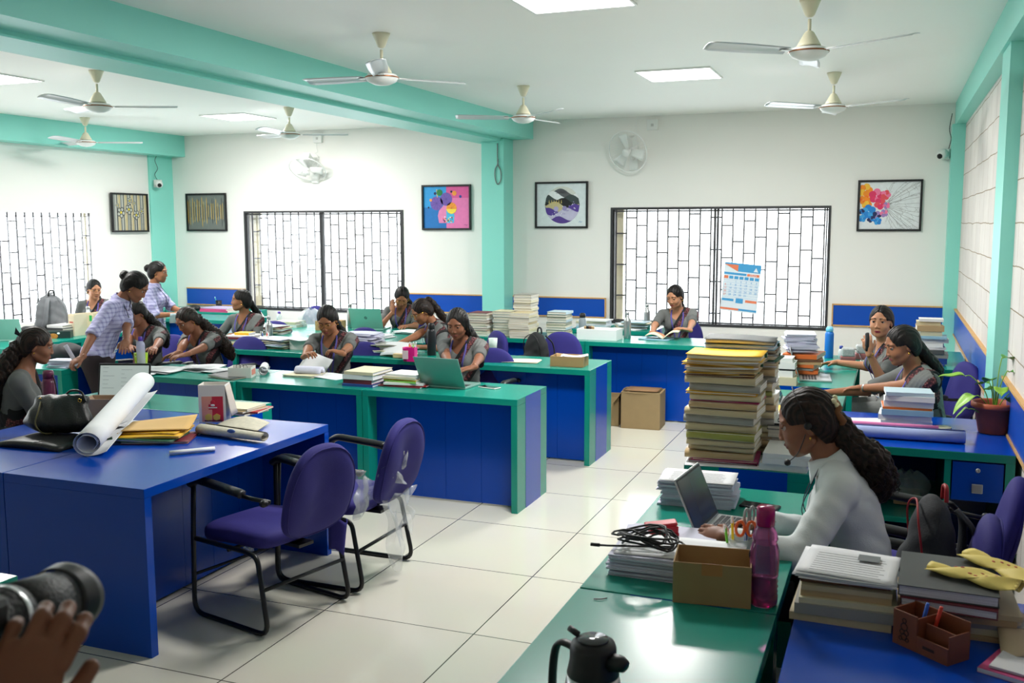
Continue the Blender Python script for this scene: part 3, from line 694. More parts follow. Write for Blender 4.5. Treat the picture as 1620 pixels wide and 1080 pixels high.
# ---------------------------------------------------------------- wall calendar
def calendar():
    P = [atY(1147, 414, 10.93), atY(1205, 420, 10.93), atY(1197, 497, 10.93), atY(1139, 490, 10.93)]
    r = empty('wall_calendar', tuple(P[0]), 0, 'blue and white month calendar hanging from the grille of the right window', 'calendar')
    X = (P[1] - P[0]).normalized(); w = (P[1] - P[0]).length; hgt = (P[3] - P[0]).length; Dn = (P[3] - P[0]).normalized(); yv = Vector((0, 1, 0))
    M = Matrix(((X.x, -Dn.x, 0, 0), (0, 0, -1, 0), (X.z, -Dn.z, 0, 0), (0, 0, 0, 1)))
    M = Matrix(((X.x, 0, -Dn.x, 0), (0, 1, 0, 0), (X.z, 0, -Dn.z, 0), (0, 0, 0, 1)))
    cbl, cor, wh = mat('calendar_blue', (70, 160, 214), .6), mat('calendar_orange', (236, 130, 90), .6), mat('calendar_paper', (226, 236, 244), .7)
    MB().box((0, 0, -hgt), (w, .004, 0), wh, M).build('sheet', None, r)
    b = MB(); y = -.001
    def rect(x0, z0, x1, z1, m, yy=y): b.box((x0 * w, yy, -z1 * hgt), (x1 * w, yy + .0008, -z0 * hgt), m, M)
    rect(0, 0, 1, .035, cbl); rect(.38, .035, 1, .17, cbl); b.add([(.0, -.0015, -.02), (.38 * w, -.0015, -.035 * hgt), (.38 * w, -.0015, -.17 * hgt)], [(2, 1, 0)], cor, False, M)
    rect(0, .2, .62, .245, cbl); rect(.64, .2, .97, .25, cor)
    for i in range(7): rect(.02 + i * .14, .27, .13 + i * .14, .33, cor if i == 0 else cbl)
    rect(.02, .74, .34, .79, cbl); rect(.4, .72, .6, .82, cbl); rect(.66, .74, .97, .79, cor); rect(0, .93, 1, .97, cor); rect(.5, .93, 1, .97, cbl, -.0014)
    for i in range(8): rect(.02, .355 + i * .05, .98, .357 + i * .05, cbl)
    b.add([(.80 * w, -.002, -.15 * hgt), (.93 * w, -.002, -.15 * hgt), (.865 * w, -.002, -.06 * hgt)], [(0, 1, 2)], wh, False, M)
    b.build('printed_blocks', None, r)
    # day numbers
    def text(s, x, z, size, m):
        cu = bpy.data.curves.new('day_number', 'FONT'); cu.body = s; cu.size = size; cu.extrude = .0004; cu.align_x = 'CENTER'
        o = bpy.data.objects.new('t', cu); me = bpy.data.meshes.new_from_object(o); bpy.data.objects.remove(o)
        A = M @ Matrix.Translation((x * w, -.0022, -z * hgt)) @ Euler((PI / 2, 0, 0)).to_matrix().to_4x4()
        num.add([v.co for v in me.vertices], [tuple(p.vertices) for p in me.polygons], m, False, A); bpy.data.meshes.remove(me)
    day = 1; num = MB()
    for row in range(5):
        for col in range(7):
            if row == 0 and col < 2: continue
            if day > 31: break
            text(str(day), .075 + col * .14, .40 + row * .068, .03, cor if col == 0 else cbl); day += 1
    text('2025', .8, .245, .04, wh); num.build('printed_numbers', None, r)
calendar()
# ================================================================ PEOPLE (signed-distance bodies meshed with surface nets)
M_skin = [mat('skin_warm_brown', (150, 100, 72), .5, noise=.06, nscale=10, spec=.35), mat('skin_deep_brown', (134, 88, 66), .5, noise=.06, nscale=10, spec=.35), mat('skin_light_brown', (178, 126, 96), .5, noise=.05, nscale=10, spec=.35)]
for m in M_skin:
    b_ = m.node_tree.nodes['Principled BSDF']; b_.inputs['Subsurface Weight'].default_value = .08; b_.inputs['Subsurface Radius'].default_value = (.02, .008, .004)
M_lip = mat('lips_rose', (132, 70, 62), .45); M_lipdark = mat('lips_brown', (116, 62, 54), .45)
M_eyew = mat('eye_white', (170, 160, 152), .35); M_iris = mat('dark_iris', (26, 16, 12), .2); M_brow = mat('eyebrow_hair', (22, 16, 14), .8)
def hair_mat(name, rgb, tip):
    m = mat(name, rgb, .5, spec=.3); nt, N, b = nodes(m)
    tc = N.new('ShaderNodeTexCoord'); w = N.new('ShaderNodeTexWave'); w.wave_type = 'BANDS'; w.bands_direction = 'X'
    w.inputs['Scale'].default_value = 26; w.inputs['Distortion'].default_value = 7; w.inputs['Detail'].default_value = 2; w.inputs['Detail Scale'].default_value = 1.2
    nt.links.new(tc.outputs['Object'], w.inputs['Vector'])
    bp = N.new('ShaderNodeBump'); bp.inputs['Strength'].default_value = .3; bp.inputs['Distance'].default_value = .004
    nt.links.new(w.outputs['Fac'], bp.inputs['Height']); nt.links.new(bp.outputs[0], b.inputs['Normal'])
    mx = N.new('ShaderNodeMix'); mx.data_type = 'RGBA'; mx.inputs[6].default_value = srgb(rgb); mx.inputs[7].default_value = srgb(tip)
    nt.links.new(w.outputs['Fac'], mx.inputs[0]); nt.links.new(mx.outputs[2], b.inputs['Base Color']); return m
M_hair = hair_mat('black_hair', (10, 8, 8), (24, 19, 17)); M_hairb = hair_mat('brown_black_hair', (16, 11, 9), (44, 29, 22))
M_grey = mat('grey_blouse_fabric', (96, 98, 97), .85, noise=.08, nscale=30, bump=.1, bscale=400)
M_saree = mat('grey_saree_fabric', (112, 114, 112), .85, noise=.15, nscale=60, bump=.1, bscale=400)
M_sblack = mat('black_saree_edge', (20, 19, 21), .8)
def motif():
    m = mat('maroon_saree_border', (110, 40, 44), .8); nt, N, b = nodes(m)
    tc = N.new('ShaderNodeTexCoord'); v = N.new('ShaderNodeTexVoronoi'); v.inputs['Scale'].default_value = 75
    nt.links.new(tc.outputs['Object'], v.inputs['Vector']); r = N.new('ShaderNodeValToRGB'); r.color_ramp.interpolation = 'CONSTANT'
    e = r.color_ramp.elements; e[0].color = srgb((128, 76, 74)); e[0].position = 0; e[1].color = srgb((84, 38, 44)); e[1].position = .35
    q = e.new(.62); q.color = srgb((44, 28, 32))
    nt.links.new(v.outputs['Distance'], r.inputs[0]); nt.links.new(r.outputs[0], b.inputs['Base Color']); return m
M_motif = motif()
def check_shirt():
    m = mat('lilac_check_shirt', (150, 146, 190), .8, bump=.1, bscale=300); nt, N, b = nodes(m)
    tc = N.new('ShaderNodeTexCoord'); sp = N.new('ShaderNodeSeparateXYZ'); nt.links.new(tc.outputs['Object'], sp.inputs[0]); out = []
    for ax, sc in (('X', 190), ('Z', 190)):
        k = N.new('ShaderNodeMath'); k.operation = 'MULTIPLY'; k.inputs[1].default_value = sc; nt.links.new(sp.outputs[ax], k.inputs[0])
        s_ = N.new('ShaderNodeMath'); s_.operation = 'SINE'; nt.links.new(k.outputs[0], s_.inputs[0])
        g_ = N.new('ShaderNodeMath'); g_.operation = 'GREATER_THAN'; g_.inputs[1].default_value = .35; nt.links.new(s_.outputs[0], g_.inputs[0]); out.append(g_)
    a = N.new('ShaderNodeMath'); a.operation = 'ADD'; nt.links.new(out[0].outputs[0], a.inputs[0]); nt.links.new(out[1].outputs[0], a.inputs[1])
    h = N.new('ShaderNodeMath'); h.operation = 'MULTIPLY'; h.inputs[1].default_value = .5; nt.links.new(a.outputs[0], h.inputs[0])
    mx = N.new('ShaderNodeMix'); mx.data_type = 'RGBA'; mx.inputs[6].default_value = srgb((178, 176, 208)); mx.inputs[7].default_value = srgb((128, 124, 168))
    nt.links.new(h.outputs[0], mx.inputs[0]); nt.links.new(mx.outputs[2], b.inputs['Base Color']); return m
M_check = check_shirt(); M_wshirt = mat('white_shirt_cotton', (216, 222, 222), .8, noise=.02, nscale=20, bump=.1, bscale=200)
M_trouser = mat('dark_brown_trousers', (44, 34, 38), .85); M_lany = mat('purple_lanyard', (84, 76, 150), .7); M_gold = mat('gold_jewellery', (214, 168, 70), .25, metal=1)
M_navy = mat('navy_lanyard', (30, 34, 62), .7)

V3 = lambda *a: np.array(a, float)
class SDF:
    def __init__(s): s.pr = []
    def cone(s, a, b, ra, rb, k=.02): s.pr.append(('c', V3(*a), V3(*b), ra, rb, k)); return s
    def ell(s, c, r, R=None, k=.02, op='u'): s.pr.append(('e', V3(*c), V3(*r), np.eye(3) if R is None else np.array(R, float), op, k)); return s
    def cap(s, a, b, ra, rb, k=.004): s.pr.append(('k', V3(*a), V3(*b), ra, rb, k)); return s     # flat-ended cone
    def bounds(s):
        lo = V3(9, 9, 9); hi = -lo
        for p in s.pr:
            if p[0] in 'ck': m = max(p[3], p[4]); lo = np.minimum(lo, np.minimum(p[1], p[2]) - m); hi = np.maximum(hi, np.maximum(p[1], p[2]) + m)
            elif p[4] == 'u': m = p[2].max(); lo = np.minimum(lo, p[1] - m); hi = np.maximum(hi, p[1] + m)
        return lo, hi
def prim_d(p, X, Y, Z):
    if p[0] == 'c':
        a, b, ra, rb = p[1:5]; ba = b - a; l2 = ba @ ba + 1e-12
        px, py, pz = X - a[0], Y - a[1], Z - a[2]
        t = np.clip((px * ba[0] + py * ba[1] + pz * ba[2]) / l2, 0, 1)
        return np.sqrt((px - ba[0] * t) ** 2 + (py - ba[1] * t) ** 2 + (pz - ba[2] * t) ** 2) - (ra + (rb - ra) * t)
    if p[0] == 'k':
        a, b, ra, rb = p[1:5]; ba = b - a; L = math.sqrt(ba @ ba); u = ba / L
        px, py, pz = X - a[0], Y - a[1], Z - a[2]; h = px * u[0] + py * u[1] + pz * u[2]
        r = np.sqrt(np.maximum(px * px + py * py + pz * pz - h * h, 0)); t = np.clip(h / L, 0, 1)
        dr = r - (ra + (rb - ra) * t); dh = np.abs(h - L / 2) - L / 2
        return np.minimum(np.maximum(dr, dh), 0) + np.sqrt(np.maximum(dr, 0) ** 2 + np.maximum(dh, 0) ** 2)
    c, r, R = p[1:4]
    px, py, pz = X - c[0], Y - c[1], Z - c[2]
    q = [R[0, i] * px + R[1, i] * py + R[2, i] * pz for i in range(3)]   # R columns = axes
    k0 = np.sqrt((q[0] / r[0]) ** 2 + (q[1] / r[1]) ** 2 + (q[2] / r[2]) ** 2)
    k1 = np.sqrt((q[0] / r[0] ** 2) ** 2 + (q[1] / r[1] ** 2) ** 2 + (q[2] / r[2] ** 2) ** 2) + 1e-9
    return k0 * (k0 - 1) / k1
def field(sdf, lo, h, n, infl=0.):
    D = np.full(n, .5, np.float32)
    ax = [lo[i] + h * np.arange(n[i]) for i in range(3)]
    for p in sdf.pr:
        if p[0] in 'ck': m = max(p[3], p[4]); a = np.minimum(p[1], p[2]) - m; b = np.maximum(p[1], p[2]) + m
        else: m = p[2].max(); a = p[1] - m; b = p[1] + m
        pad = .05 + infl; i0 = [max(0, int((a[i] - pad - lo[i]) / h)) for i in range(3)]; i1 = [min(n[i], int((b[i] + pad - lo[i]) / h) + 2) for i in range(3)]
        if any(i1[i] <= i0[i] for i in range(3)): continue
        X, Y, Z = np.meshgrid(*[ax[i][i0[i]:i1[i]].astype(np.float32) for i in range(3)], indexing='ij', sparse=True)
        d = prim_d(p, X, Y, Z); sl = tuple(slice(i0[i], i1[i]) for i in range(3)); o = D[sl]; k = p[5]
        if p[0] == 'e' and p[4] == 's':     # smooth subtraction
            hh = np.clip(.5 - .5 * (o + d) / k, 0, 1); D[sl] = o * (1 - hh) + (-d) * hh + k * hh * (1 - hh)
        else:
            hh = np.clip(.5 + .5 * (o - d) / k, 0, 1); D[sl] = o * (1 - hh) + d * hh - k * hh * (1 - hh)
    return D
def nets(D, lo, h):
    nx, ny, nz = D.shape; S = D < 0
    c = np.zeros((nx - 1, ny - 1, nz - 1), np.int8)
    for i in (0, 1):
        for j in (0, 1):
            for k in (0, 1): c += S[i:nx - 1 + i, j:ny - 1 + j, k:nz - 1 + k]
    act = (c > 0) & (c < 8); idx = -np.ones(act.shape, np.int32); I = np.argwhere(act); idx[act] = np.arange(len(I))
    if not len(I): return np.zeros((0, 3)), np.zeros((0, 4), int)
    P = np.zeros((len(I), 3)); W = np.zeros(len(I)); x, y, z = I.T
    corner = [(i, j, k) for i in (0, 1) for j in (0, 1) for k in (0, 1)]
    for a in corner:
        for ax in range(3):
            if a[ax]: continue
            b = list(a); b[ax] = 1
            da = D[x + a[0], y + a[1], z + a[2]]; db = D[x + b[0], y + b[1], z + b[2]]; m = (da < 0) != (db < 0)
            t = np.where(m, da / np.where(da == db, 1, da - db), 0)
            q = np.tile(np.array(a, float), (len(I), 1)); q[:, ax] = t
            P[m] += q[m]; W += m
    P = (I + P / W[:, None]) * h + lo
    F = []
    for ax in range(3):
        u, v = (ax + 1) % 3, (ax + 2) % 3
        s1 = [slice(None)] * 3; s2 = [slice(None)] * 3; s1[ax] = slice(0, -1); s2[ax] = slice(1, None)
        A, B = S[tuple(s1)], S[tuple(s2)]; E = np.argwhere(A != B)
        ok = (E[:, u] > 0) & (E[:, v] > 0) & (E[:, u] < D.shape[u] - 1) & (E[:, v] < D.shape[v] - 1); E = E[ok]
        sg = A[tuple(E.T)]
        def g(du, dv):
            q = E.copy(); q[:, u] += du; q[:, v] += dv; return idx[tuple(q.T)]
        a, b, cc, d = g(-1, -1), g(0, -1), g(0, 0), g(-1, 0)
        Q = np.stack([a, b, cc, d], 1); Q[~sg] = Q[~sg][:, ::-1]; F.append(Q[(Q >= 0).all(1)])
    return P, np.concatenate(F)
def mesh_sdf(sdf, h, mask=None, infl=0., disp=None):
    """mask(X,Y,Z)->sdf to intersect with; returns verts, faces"""
    lo, hi = sdf.bounds(); lo = lo - 3 * h - infl; hi = hi + 3 * h + infl
    n = tuple(int(math.ceil((hi[i] - lo[i]) / h)) + 1 for i in range(3))
    D = field(sdf, lo, h, n, infl) - infl
    X, Y, Z = np.meshgrid(*[(lo[i] + h * np.arange(n[i])).astype(np.float32) for i in range(3)], indexing='ij', sparse=True)
    if disp is not None: D = D - disp(X, Y, Z)
    if mask is not None: D = np.maximum(D, mask(X, Y, Z))
    return nets(D, lo, h)
def np_obj(name, parts, parent, mats, matfn=None):
    """parts: list of (V, F, matindex or fn(centres, normals)->index)"""
    V = np.concatenate([p[0] for p in parts]); off = 0; Fs = []; mi = []
    for p in parts:
        F = p[1] + off; Fs.append(F); off += len(p[0])
        if callable(p[2]): c = p[0][p[1]].mean(1); mi.append(p[2](c))
        else: mi.append(np.full(len(F), p[2]))
    F = np.concatenate(Fs); mi = np.concatenate(mi).astype(np.int32)
    me = bpy.data.meshes.new(name); me.vertices.add(len(V)); me.vertices.foreach_set('co', V.astype(np.float32).ravel())
    me.loops.add(len(F) * 4); me.loops.foreach_set('vertex_index', F.astype(np.int32).ravel())
    me.polygons.add(len(F)); me.polygons.foreach_set('loop_start', np.arange(len(F), dtype=np.int32) * 4)
    for m in mats: me.materials.append(m)
    me.update(calc_edges=True); me.polygons.foreach_set('material_index', mi); me.polygons.foreach_set('use_smooth', np.ones(len(F), bool)); me.update()
    o = bpy.data.objects.new(name, me); COL.objects.link(o); o.parent = parent
    return o
def rotm(yaw=0, pitch=0, roll=0):
    """yaw about z (+ = to person's left), pitch>0 looks down, roll>0 tilts to own right"""
    return np.array((Matrix.Rotation(yaw, 3, 'Z') @ Matrix.Rotation(-pitch, 3, 'X') @ Matrix.Rotation(roll, 3, 'Y')))
def unit(v): return v / (np.linalg.norm(v) + 1e-9)
def head_sdf(C, R, s=1.0):
    H = SDF(); L = lambda x, y, z: C + R @ V3(x, y, z) * s; r3 = lambda *r: V3(*r) * s
    H.ell(L(0, -.008, .028), r3(.071, .091, .084), R, .02)
    H.ell(L(0, .030, -.035), r3(.057, .058, .072), R, .03)
    H.ell(L(0, .058, -.088), r3(.024, .022, .020), R, .022)
    for q in (-1, 1):
        H.ell(L(q * .036, .052, -.03), r3(.022, .024, .022), R, .02)         # cheek
        H.ell(L(q * .031, .094, .010), r3(.019, .015, .0105), R, .014, 's')     # socket
        H.ell(L(q * .0715, -.012, -.006), r3(.007, .017, .028), R, .008)      # ear
        H.ell(L(q * .0115, .093, -.033), r3(.0068, .008, .006), R, .007)       # nostril wings
        H.ell(L(q * .032, .072, .030), r3(.022, .010, .008), R, .014)        # brow ridge
        H.cone(L(q * .035, .035, -.075), L(q * .052, -.005, -.055), .018 * s, .014 * s, .02)
    H.cone(L(0, .078, .014), L(0, .0945, -.026), .0064 * s, .0078 * s, .011)
    H.cone(L(-.018, .078, -.0608), L(0, .0868, -.0585), .0032 * s, .0048 * s, .006); H.cone(L(.018, .078, -.0608), L(0, .0868, -.0585), .0032 * s, .0048 * s, .006)
    H.cone(L(-.010, .0822, -.0672), L(.010, .0822, -.0672), .0055 * s, .0055 * s, .006)
    H.ell(L(0, .095, -.0632), r3(.020, .012, .0012), R, .002, 's')
    return H
def hair_cap(C, R, s, style):
    H = SDF(); L = lambda x, y, z: C + R @ V3(x, y, z) * s
    H.ell(L(0, -.016, .032), V3(.080, .098, .091) * s, R, .02)
    H.ell(L(0, -.03, -.0), V3(.0775, .08, .085) * s, R, .03)
    H.ell(L(0, -.045, -.03), V3(.068, .062, .062) * s, R, .03)
    if style == 'loose':
        for q in (-1, 1): H.cone(L(q * .068, -.015, .02), L(q * .072, -.02, -.09), .022 * s, .024 * s, .02)
    def mask(X, Y, Z):
        px, py, pz = X - C[0], Y - C[1], Z - C[2]
        x, y, z = [(R[0, i] * px + R[1, i] * py + R[2, i] * pz) / s for i in range(3)]
        f = (y - .036 - .52 * z + .010 * np.cos(x * 60)) * .88            # hairline plane
        g = np.where(np.abs(x) > -1, (y + .012 - .55 * (z + .018)) * .8, 0)
        f2 = np.where(z < .012, np.maximum(f, g if style != 'loose' else f), f)
        part = .0025 - np.sqrt(x * x + np.maximum(0, .05 - z) ** 2 * 4)   # centre parting groove
        return np.maximum(f2, np.where((y > -.03), part * .5, -1)) * s
    return H, mask
def hand_sdf(wrist, d, n, side, curl=.5, spread=.12, s=1.0, thumb=.5):
    """d: pointing direction, n: back-of-hand normal, side: +1 right hand, -1 left"""
    d = unit(d); n = unit(n - d * (n @ d)); u = np.cross(d, n) * side     # u points to thumb side? (right hand, palm down: thumb to the left)
    u = -u
    H = SDF(); W = wrist
    H.ell(W + d * .045 * s, V3(.036, .046, .015) * s, np.stack([u, d, n], 1), .012)
    H.ell(W + d * .018 * s + u * .016 * s - n * .006 * s, V3(.018, .026, .014) * s, np.stack([u, d, n], 1), .012)
    H.cone(W - d * .02 * s, W + d * .015 * s, .021 * s, .019 * s, .015)
    lens = (.068, .076, .070, .054)
    for i, Lf in enumerate(lens):
        off = (.026 - .0175 * i) * s; base = W + d * (.078 - (.004 if i in (0, 3) else 0) - (.006 if i == 3 else 0)) * s + u * off
        dd = unit(d + u * spread * (1.2 - i * .8) * .5); a = 0; p = base; r0 = (.0088, .0090, .0086, .0076)[i] * s
        for j, fr in enumerate((.45, .31, .24)):
            a += curl * (.5, .75, .55)[j] * (1 + .12 * i); v = dd * math.cos(a) - n * math.sin(a)
            q = p + v * Lf * fr * s; H.cone(p, q, r0 * (1 - .09 * j), r0 * (1 - .09 * (j + 1)), .004); p = q
    p = W + d * .022 * s + u * .026 * s - n * .008 * s; v1 = unit(d * .75 + u * .75 - n * .25)
    q = p + v1 * .034 * s; H.cone(p, q, .0125 * s, .0100 * s, .010); v2 = unit(d * .95 + u * (.35 - thumb * .4) - n * (.2 + thumb * .5)); w = q + v2 * .026 * s
    H.cone(q, w, .0098 * s, .0085 * s, .004)
    return H
def ik(S, T, l1, l2, pole):
    v = T - S; D = np.linalg.norm(v); 
    if D > (l1 + l2) * .998: v *= (l1 + l2) * .998 / D; T = S + v; D = np.linalg.norm(v)
    u = v / D; a = (l1 * l1 - l2 * l2 + D * D) / (2 * D); hgt = math.sqrt(max(0, l1 * l1 - a * a)); p = pole - u * (pole @ u)
    return S + u * a + unit(p) * hgt, T
def tail_strands(mb, path, n, r, rr, mat_, wob=.012, th=.0011, fan=1.0):
    P = smooth_path(path, 5)
    for _ in range(n):
        a = rr.uniform(0, 2 * PI); q = rr.uniform(.75, 1.15); f1, f2 = rr.uniform(3, 8), rr.uniform(0, 6); pts = []; st = rr.randint(0, len(P) // 2); en = rr.randint(max(st + 4, len(P) - 6), len(P))
        for i in range(st, en):
            t = i / len(P); R_ = r(t) * q * fan; w = wob * (.3 + t)
            pts.append(P[i] + Vector((R_ * math.cos(a) + w * math.sin(f1 * t * 6 + f2), R_ * math.sin(a) + w * math.cos(f1 * t * 5 + f2), w * .5 * math.sin(f2 + t * 9))))
        if len(pts) > 2: mb.tube(pts, [th] * (len(pts) - 2) + [th * .6, th * .25], mat_, 3, cap=False)
def person(label, pos, face, outfit='saree', sit=True, lean=.15, side=0, twist=0, hyaw=0, hpitch=.3, hroll=0, lh=None, rh=None, ld=None, rd=None, ln=None, rn=None, lcurl=.34, rcurl=.34,
           skin=0, hair='tail', tail=None, s=1.0, hz=None, h=.0085, hh=.0042, lany=True, glasses=False, seed=1, lpole=None, rpole=None, extra=None, slouch=.12, fine=False, hipshift=(0, 0), hmat=None, lip=None, drape_side=-1, lids=.42, strands=60, legs=None):
    """pos: hip position (x, y); face: heading of the body in degrees (0 = world +y, 90 = world -x); targets in world space"""
    f = math.radians(face); R0 = np.array(Matrix.Rotation(f, 3, 'Z')); org = V3(pos[0], pos[1], 0)
    root = empty('person', tuple(org), f, label, 'person')
    toL = lambda p: R0.T @ (V3(*p) - org)
    dl = lambda v: R0.T @ V3(*v)
    hz = hz if hz is not None else (.53 if sit else .86) * (s if not sit else 1)
    Hc = V3(hipshift[0], hipshift[1], hz)
    R1 = rotm(0, lean, side); R2 = rotm(twist, lean + slouch, side * 1.2); R3 = rotm(twist, lean + slouch * 1.6, side * 1.3)
    waist = Hc + R1 @ V3(0, 0, .17) * s; chest = waist + R2 @ V3(0, 0, .17) * s; neck = chest + R3 @ V3(0, -.005, .14) * s
    Rh = rotm(hyaw, hpitch, hroll); HC = neck + unit(R3 @ V3(0, .25, 1) + Rh @ V3(0, 0, .6)) * .076 * s + Rh @ V3(0, .022, .085) * s
    I = lambda C, R, p: C + R @ V3(*p) * s
    T = SDF()
    T.ell(Hc + V3(0, 0, .02), V3(.16, .115, .10) * s, R1, .04).ell(waist, V3(.118, .088, .13) * s, R1, .05)
    T.ell(I(chest, R2, (0, -.005, 0)), V3(.138, .095, .14) * s, R2, .05)
    for q in (-1, 1):
        if not (outfit == 'man'): T.ell(I(chest, R2, (q * .062, .068, -.01)), V3(.058, .052, .058) * s, R2, .03)
        T.cone(I(neck, R3, (q * .02, -.01, -.02)), I(neck, R3, (q * .138, -.012, -.055)), .045 * s, .043 * s, .04)
    T.cone(I(neck, R3, (0, -.008, -.03)), HC + Rh @ V3(0, -.025, -.055) * s, .055 * s, .050 * s, .03)
    # arms
    arms = []
    for q, tgt, dirn, nrm, pole, curl in ((-1, lh, ld, ln, lpole, lcurl), (1, rh, rd, rn, rpole, rcurl)):
        Sh = I(neck, R3, (q * .158, -.012, -.06))
        tg = toL(tgt) if tgt is not None else I(Hc, R1, (q * .18, .22, .02))
        po = dl(pole) if pole is not None else R3 @ V3(q * .6, -.5, -1)
        El, Wr = ik(Sh, tg, .265 * s, .235 * s, po)
        fd = unit(Wr - El); hd = unit(dl(dirn)) if dirn is not None else fd; hn = unit(dl(nrm)) if nrm is not None else unit(V3(0, 0, 1) + R3 @ V3(q * .3, 0, 0))
        arms.append((q, Sh, El, Wr, hd, hn, curl))
    B = SDF(); B.pr = list(T.pr)
    for q, Sh, El, Wr, hd, hn, curl in arms:
        B.cone(Sh, El, .043 * s, .035 * s, .025); B.cone(El, Wr, .036 * s, .0215 * s, .012)
    # legs
    Lg = []
    for q in (-1, 1):
        if sit:
            kn = Hc + V3(q * .11, .42 * s, -.02); an = kn + V3(0, -.03, -(hz - .02) + .09); toe = an + V3(q * .02, .14, -.055)
        else:
            kn = V3(q * .09, .02, .46 * s); an = V3(q * .095, -.01, .085); toe = an + V3(q * .03, .15, -.055)
            if legs: kn = kn + V3(*legs[0 if q < 0 else 1])
        hj = Hc + R1 @ V3(q * .085, 0, -.01 if sit else -.04) * s
        Lg.append((hj, kn, an, toe)); B.cone(hj, kn, .068 * s, .05 * s, .03); B.cone(kn, an, .05 * s, .032 * s, .02); B.cone(an, toe, .032, .024, .015)
    Hd = head_sdf(HC, Rh, s)
    bodyV, bodyF = mesh_sdf(B, h * 1.15)
    headV, headF = mesh_sdf(Hd, hh)
    toH = lambda c: (c - HC) @ Rh / s
    def hm(c):
        p = toH(c); lipm = ((p[:, 0] / .0215) ** 2 + ((p[:, 2] + .0635) / .0085) ** 2 < 1) & (p[:, 1] > .07)
        nh = (p[:, 1] < .03 + .5 * p[:, 2]) & (p[:, 2] > .03)
        return np.where(lipm, 1, np.where(nh, 4, 0))
    parts = [(bodyV, bodyF, 0), (headV, headF, hm)]
    # eyes, lids, brows as small closed surfaces in the same mesh
    def grid_ell(c, r, R, m, cut=None, nu=14, nv=10):
        vs = []; fs = []
        for i in range(nv + 1):
            th = PI * (i / nv)
            for k in range(nu): a = 2 * PI * k / nu; vs.append(c + R @ (V3(math.sin(th) * math.cos(a), math.cos(th), math.sin(th) * math.sin(a)) * r))
        for i in range(nv):
            for k in range(nu): fs.append((i * nu + k, i * nu + (k + 1) % nu, (i + 1) * nu + (k + 1) % nu, (i + 1) * nu + k))
        return np.array(vs), np.array(fs), m
    Re = Rh @ np.array(Matrix.Rotation(-.0, 3, 'X'))
    gaze = Rh @ rotm(0, .15 + lids * .5, 0)
    for q in (-1, 1):
        ec = HC + Rh @ V3(q * .0305, .0715, .0085) * s; er = .0125 * s
        v, fc, _ = grid_ell(ec, V3(er, er, er), gaze, 2)
        parts.append((v, fc, (lambda c, ec=ec, er=er: np.where(((c - ec) / er) @ gaze[:, 1] > .80, 3, 2))))
        # upper lid: shell rotated down by lids
        vs = []; fs = []; nu, nv = 12, 6; Rl = Rh
        a0 = .25 - lids * .95
        for i in range(nv + 1):
            el = a0 + (1.75 - a0) * i / nv
            for k in range(nu + 1):
                az = -1.1 + 2.2 * k / nu; vs.append(ec + Rl @ (V3(math.sin(az), math.cos(az) * math.cos(el), math.cos(az) * math.sin(el)) * er * 1.10))
        for i in range(nv):
            for k in range(nu): fs.append((i * (nu + 1) + k, i * (nu + 1) + k + 1, (i + 1) * (nu + 1) + k + 1, (i + 1) * (nu + 1) + k))
        parts.append((np.array(vs), np.array(fs), (lambda c, n_=nu: np.where(np.arange(len(c)) < n_, 4, 0))))
        bp_ = []
        for k in range(7):
            t = k / 6; x = q * (.012 + .038 * t); bp_.append(HC + Rh @ V3(x, .0895 - .027 * t * t, .029 + .005 * math.sin(t * PI * .9) - .004 * t) * s)
        vs = []; fs = []
        for i, p in enumerate(bp_):
            w_ = .0032 * s * (1 - .6 * (i / 6)) ; 
            for k in range(4): a = PI / 2 * k; vs.append(p + Rh @ V3(0, math.cos(a) * .0018, math.sin(a) * w_))
        for i in range(6):
            for k in range(4): fs.append((i * 4 + k, i * 4 + (k + 1) % 4, (i + 1) * 4 + (k + 1) % 4, (i + 1) * 4 + k))
        parts.append((np.array(vs), np.array(fs), 4))
    for q, Sh, El, Wr, hd, hn, curl in arms:
        HS = hand_sdf(Wr, hd, hn, q, curl, s=s); v, fc = mesh_sdf(HS, hh * .95); parts.append((v, fc, 0))
    np_obj('body', parts, root, [M_skin[skin], lip or M_lip, M_eyew, M_iris, M_brow])
    # ------------------------------------------------ clothing
    nb = neck; fwd3 = R3 @ V3(0, 1, 0)
    def scoop(X, Y, Z, dep=.085, wid=.085, back=.05):
        px, py, pz = X - nb[0], Y - nb[1], Z - nb[2]
        x, y, z = [(R3[0, i] * px + R3[1, i] * py + R3[2, i] * pz) / s for i in range(3)]
        d = np.where(y > -.0, dep, back)
        hole = 1 - np.sqrt((x / wid) ** 2 + (np.minimum(z - .03, 0) / (d + .03)) ** 2)
        hole = np.where(z > .03, 1 - np.abs(x) / wid, hole)
        return hole * .06 * s, x, y, z
    shirt = outfit in ('check', 'white')
    C = SDF(); C.pr = [p for p in T.pr[1:-1]]; C.pr[-1:] = C.pr[-1:]
    if not shirt: C.pr = C.pr
    else: C.pr = list(T.pr[:-1])
    slv = .86 if not shirt else (1.0 if outfit == 'white' else .98)
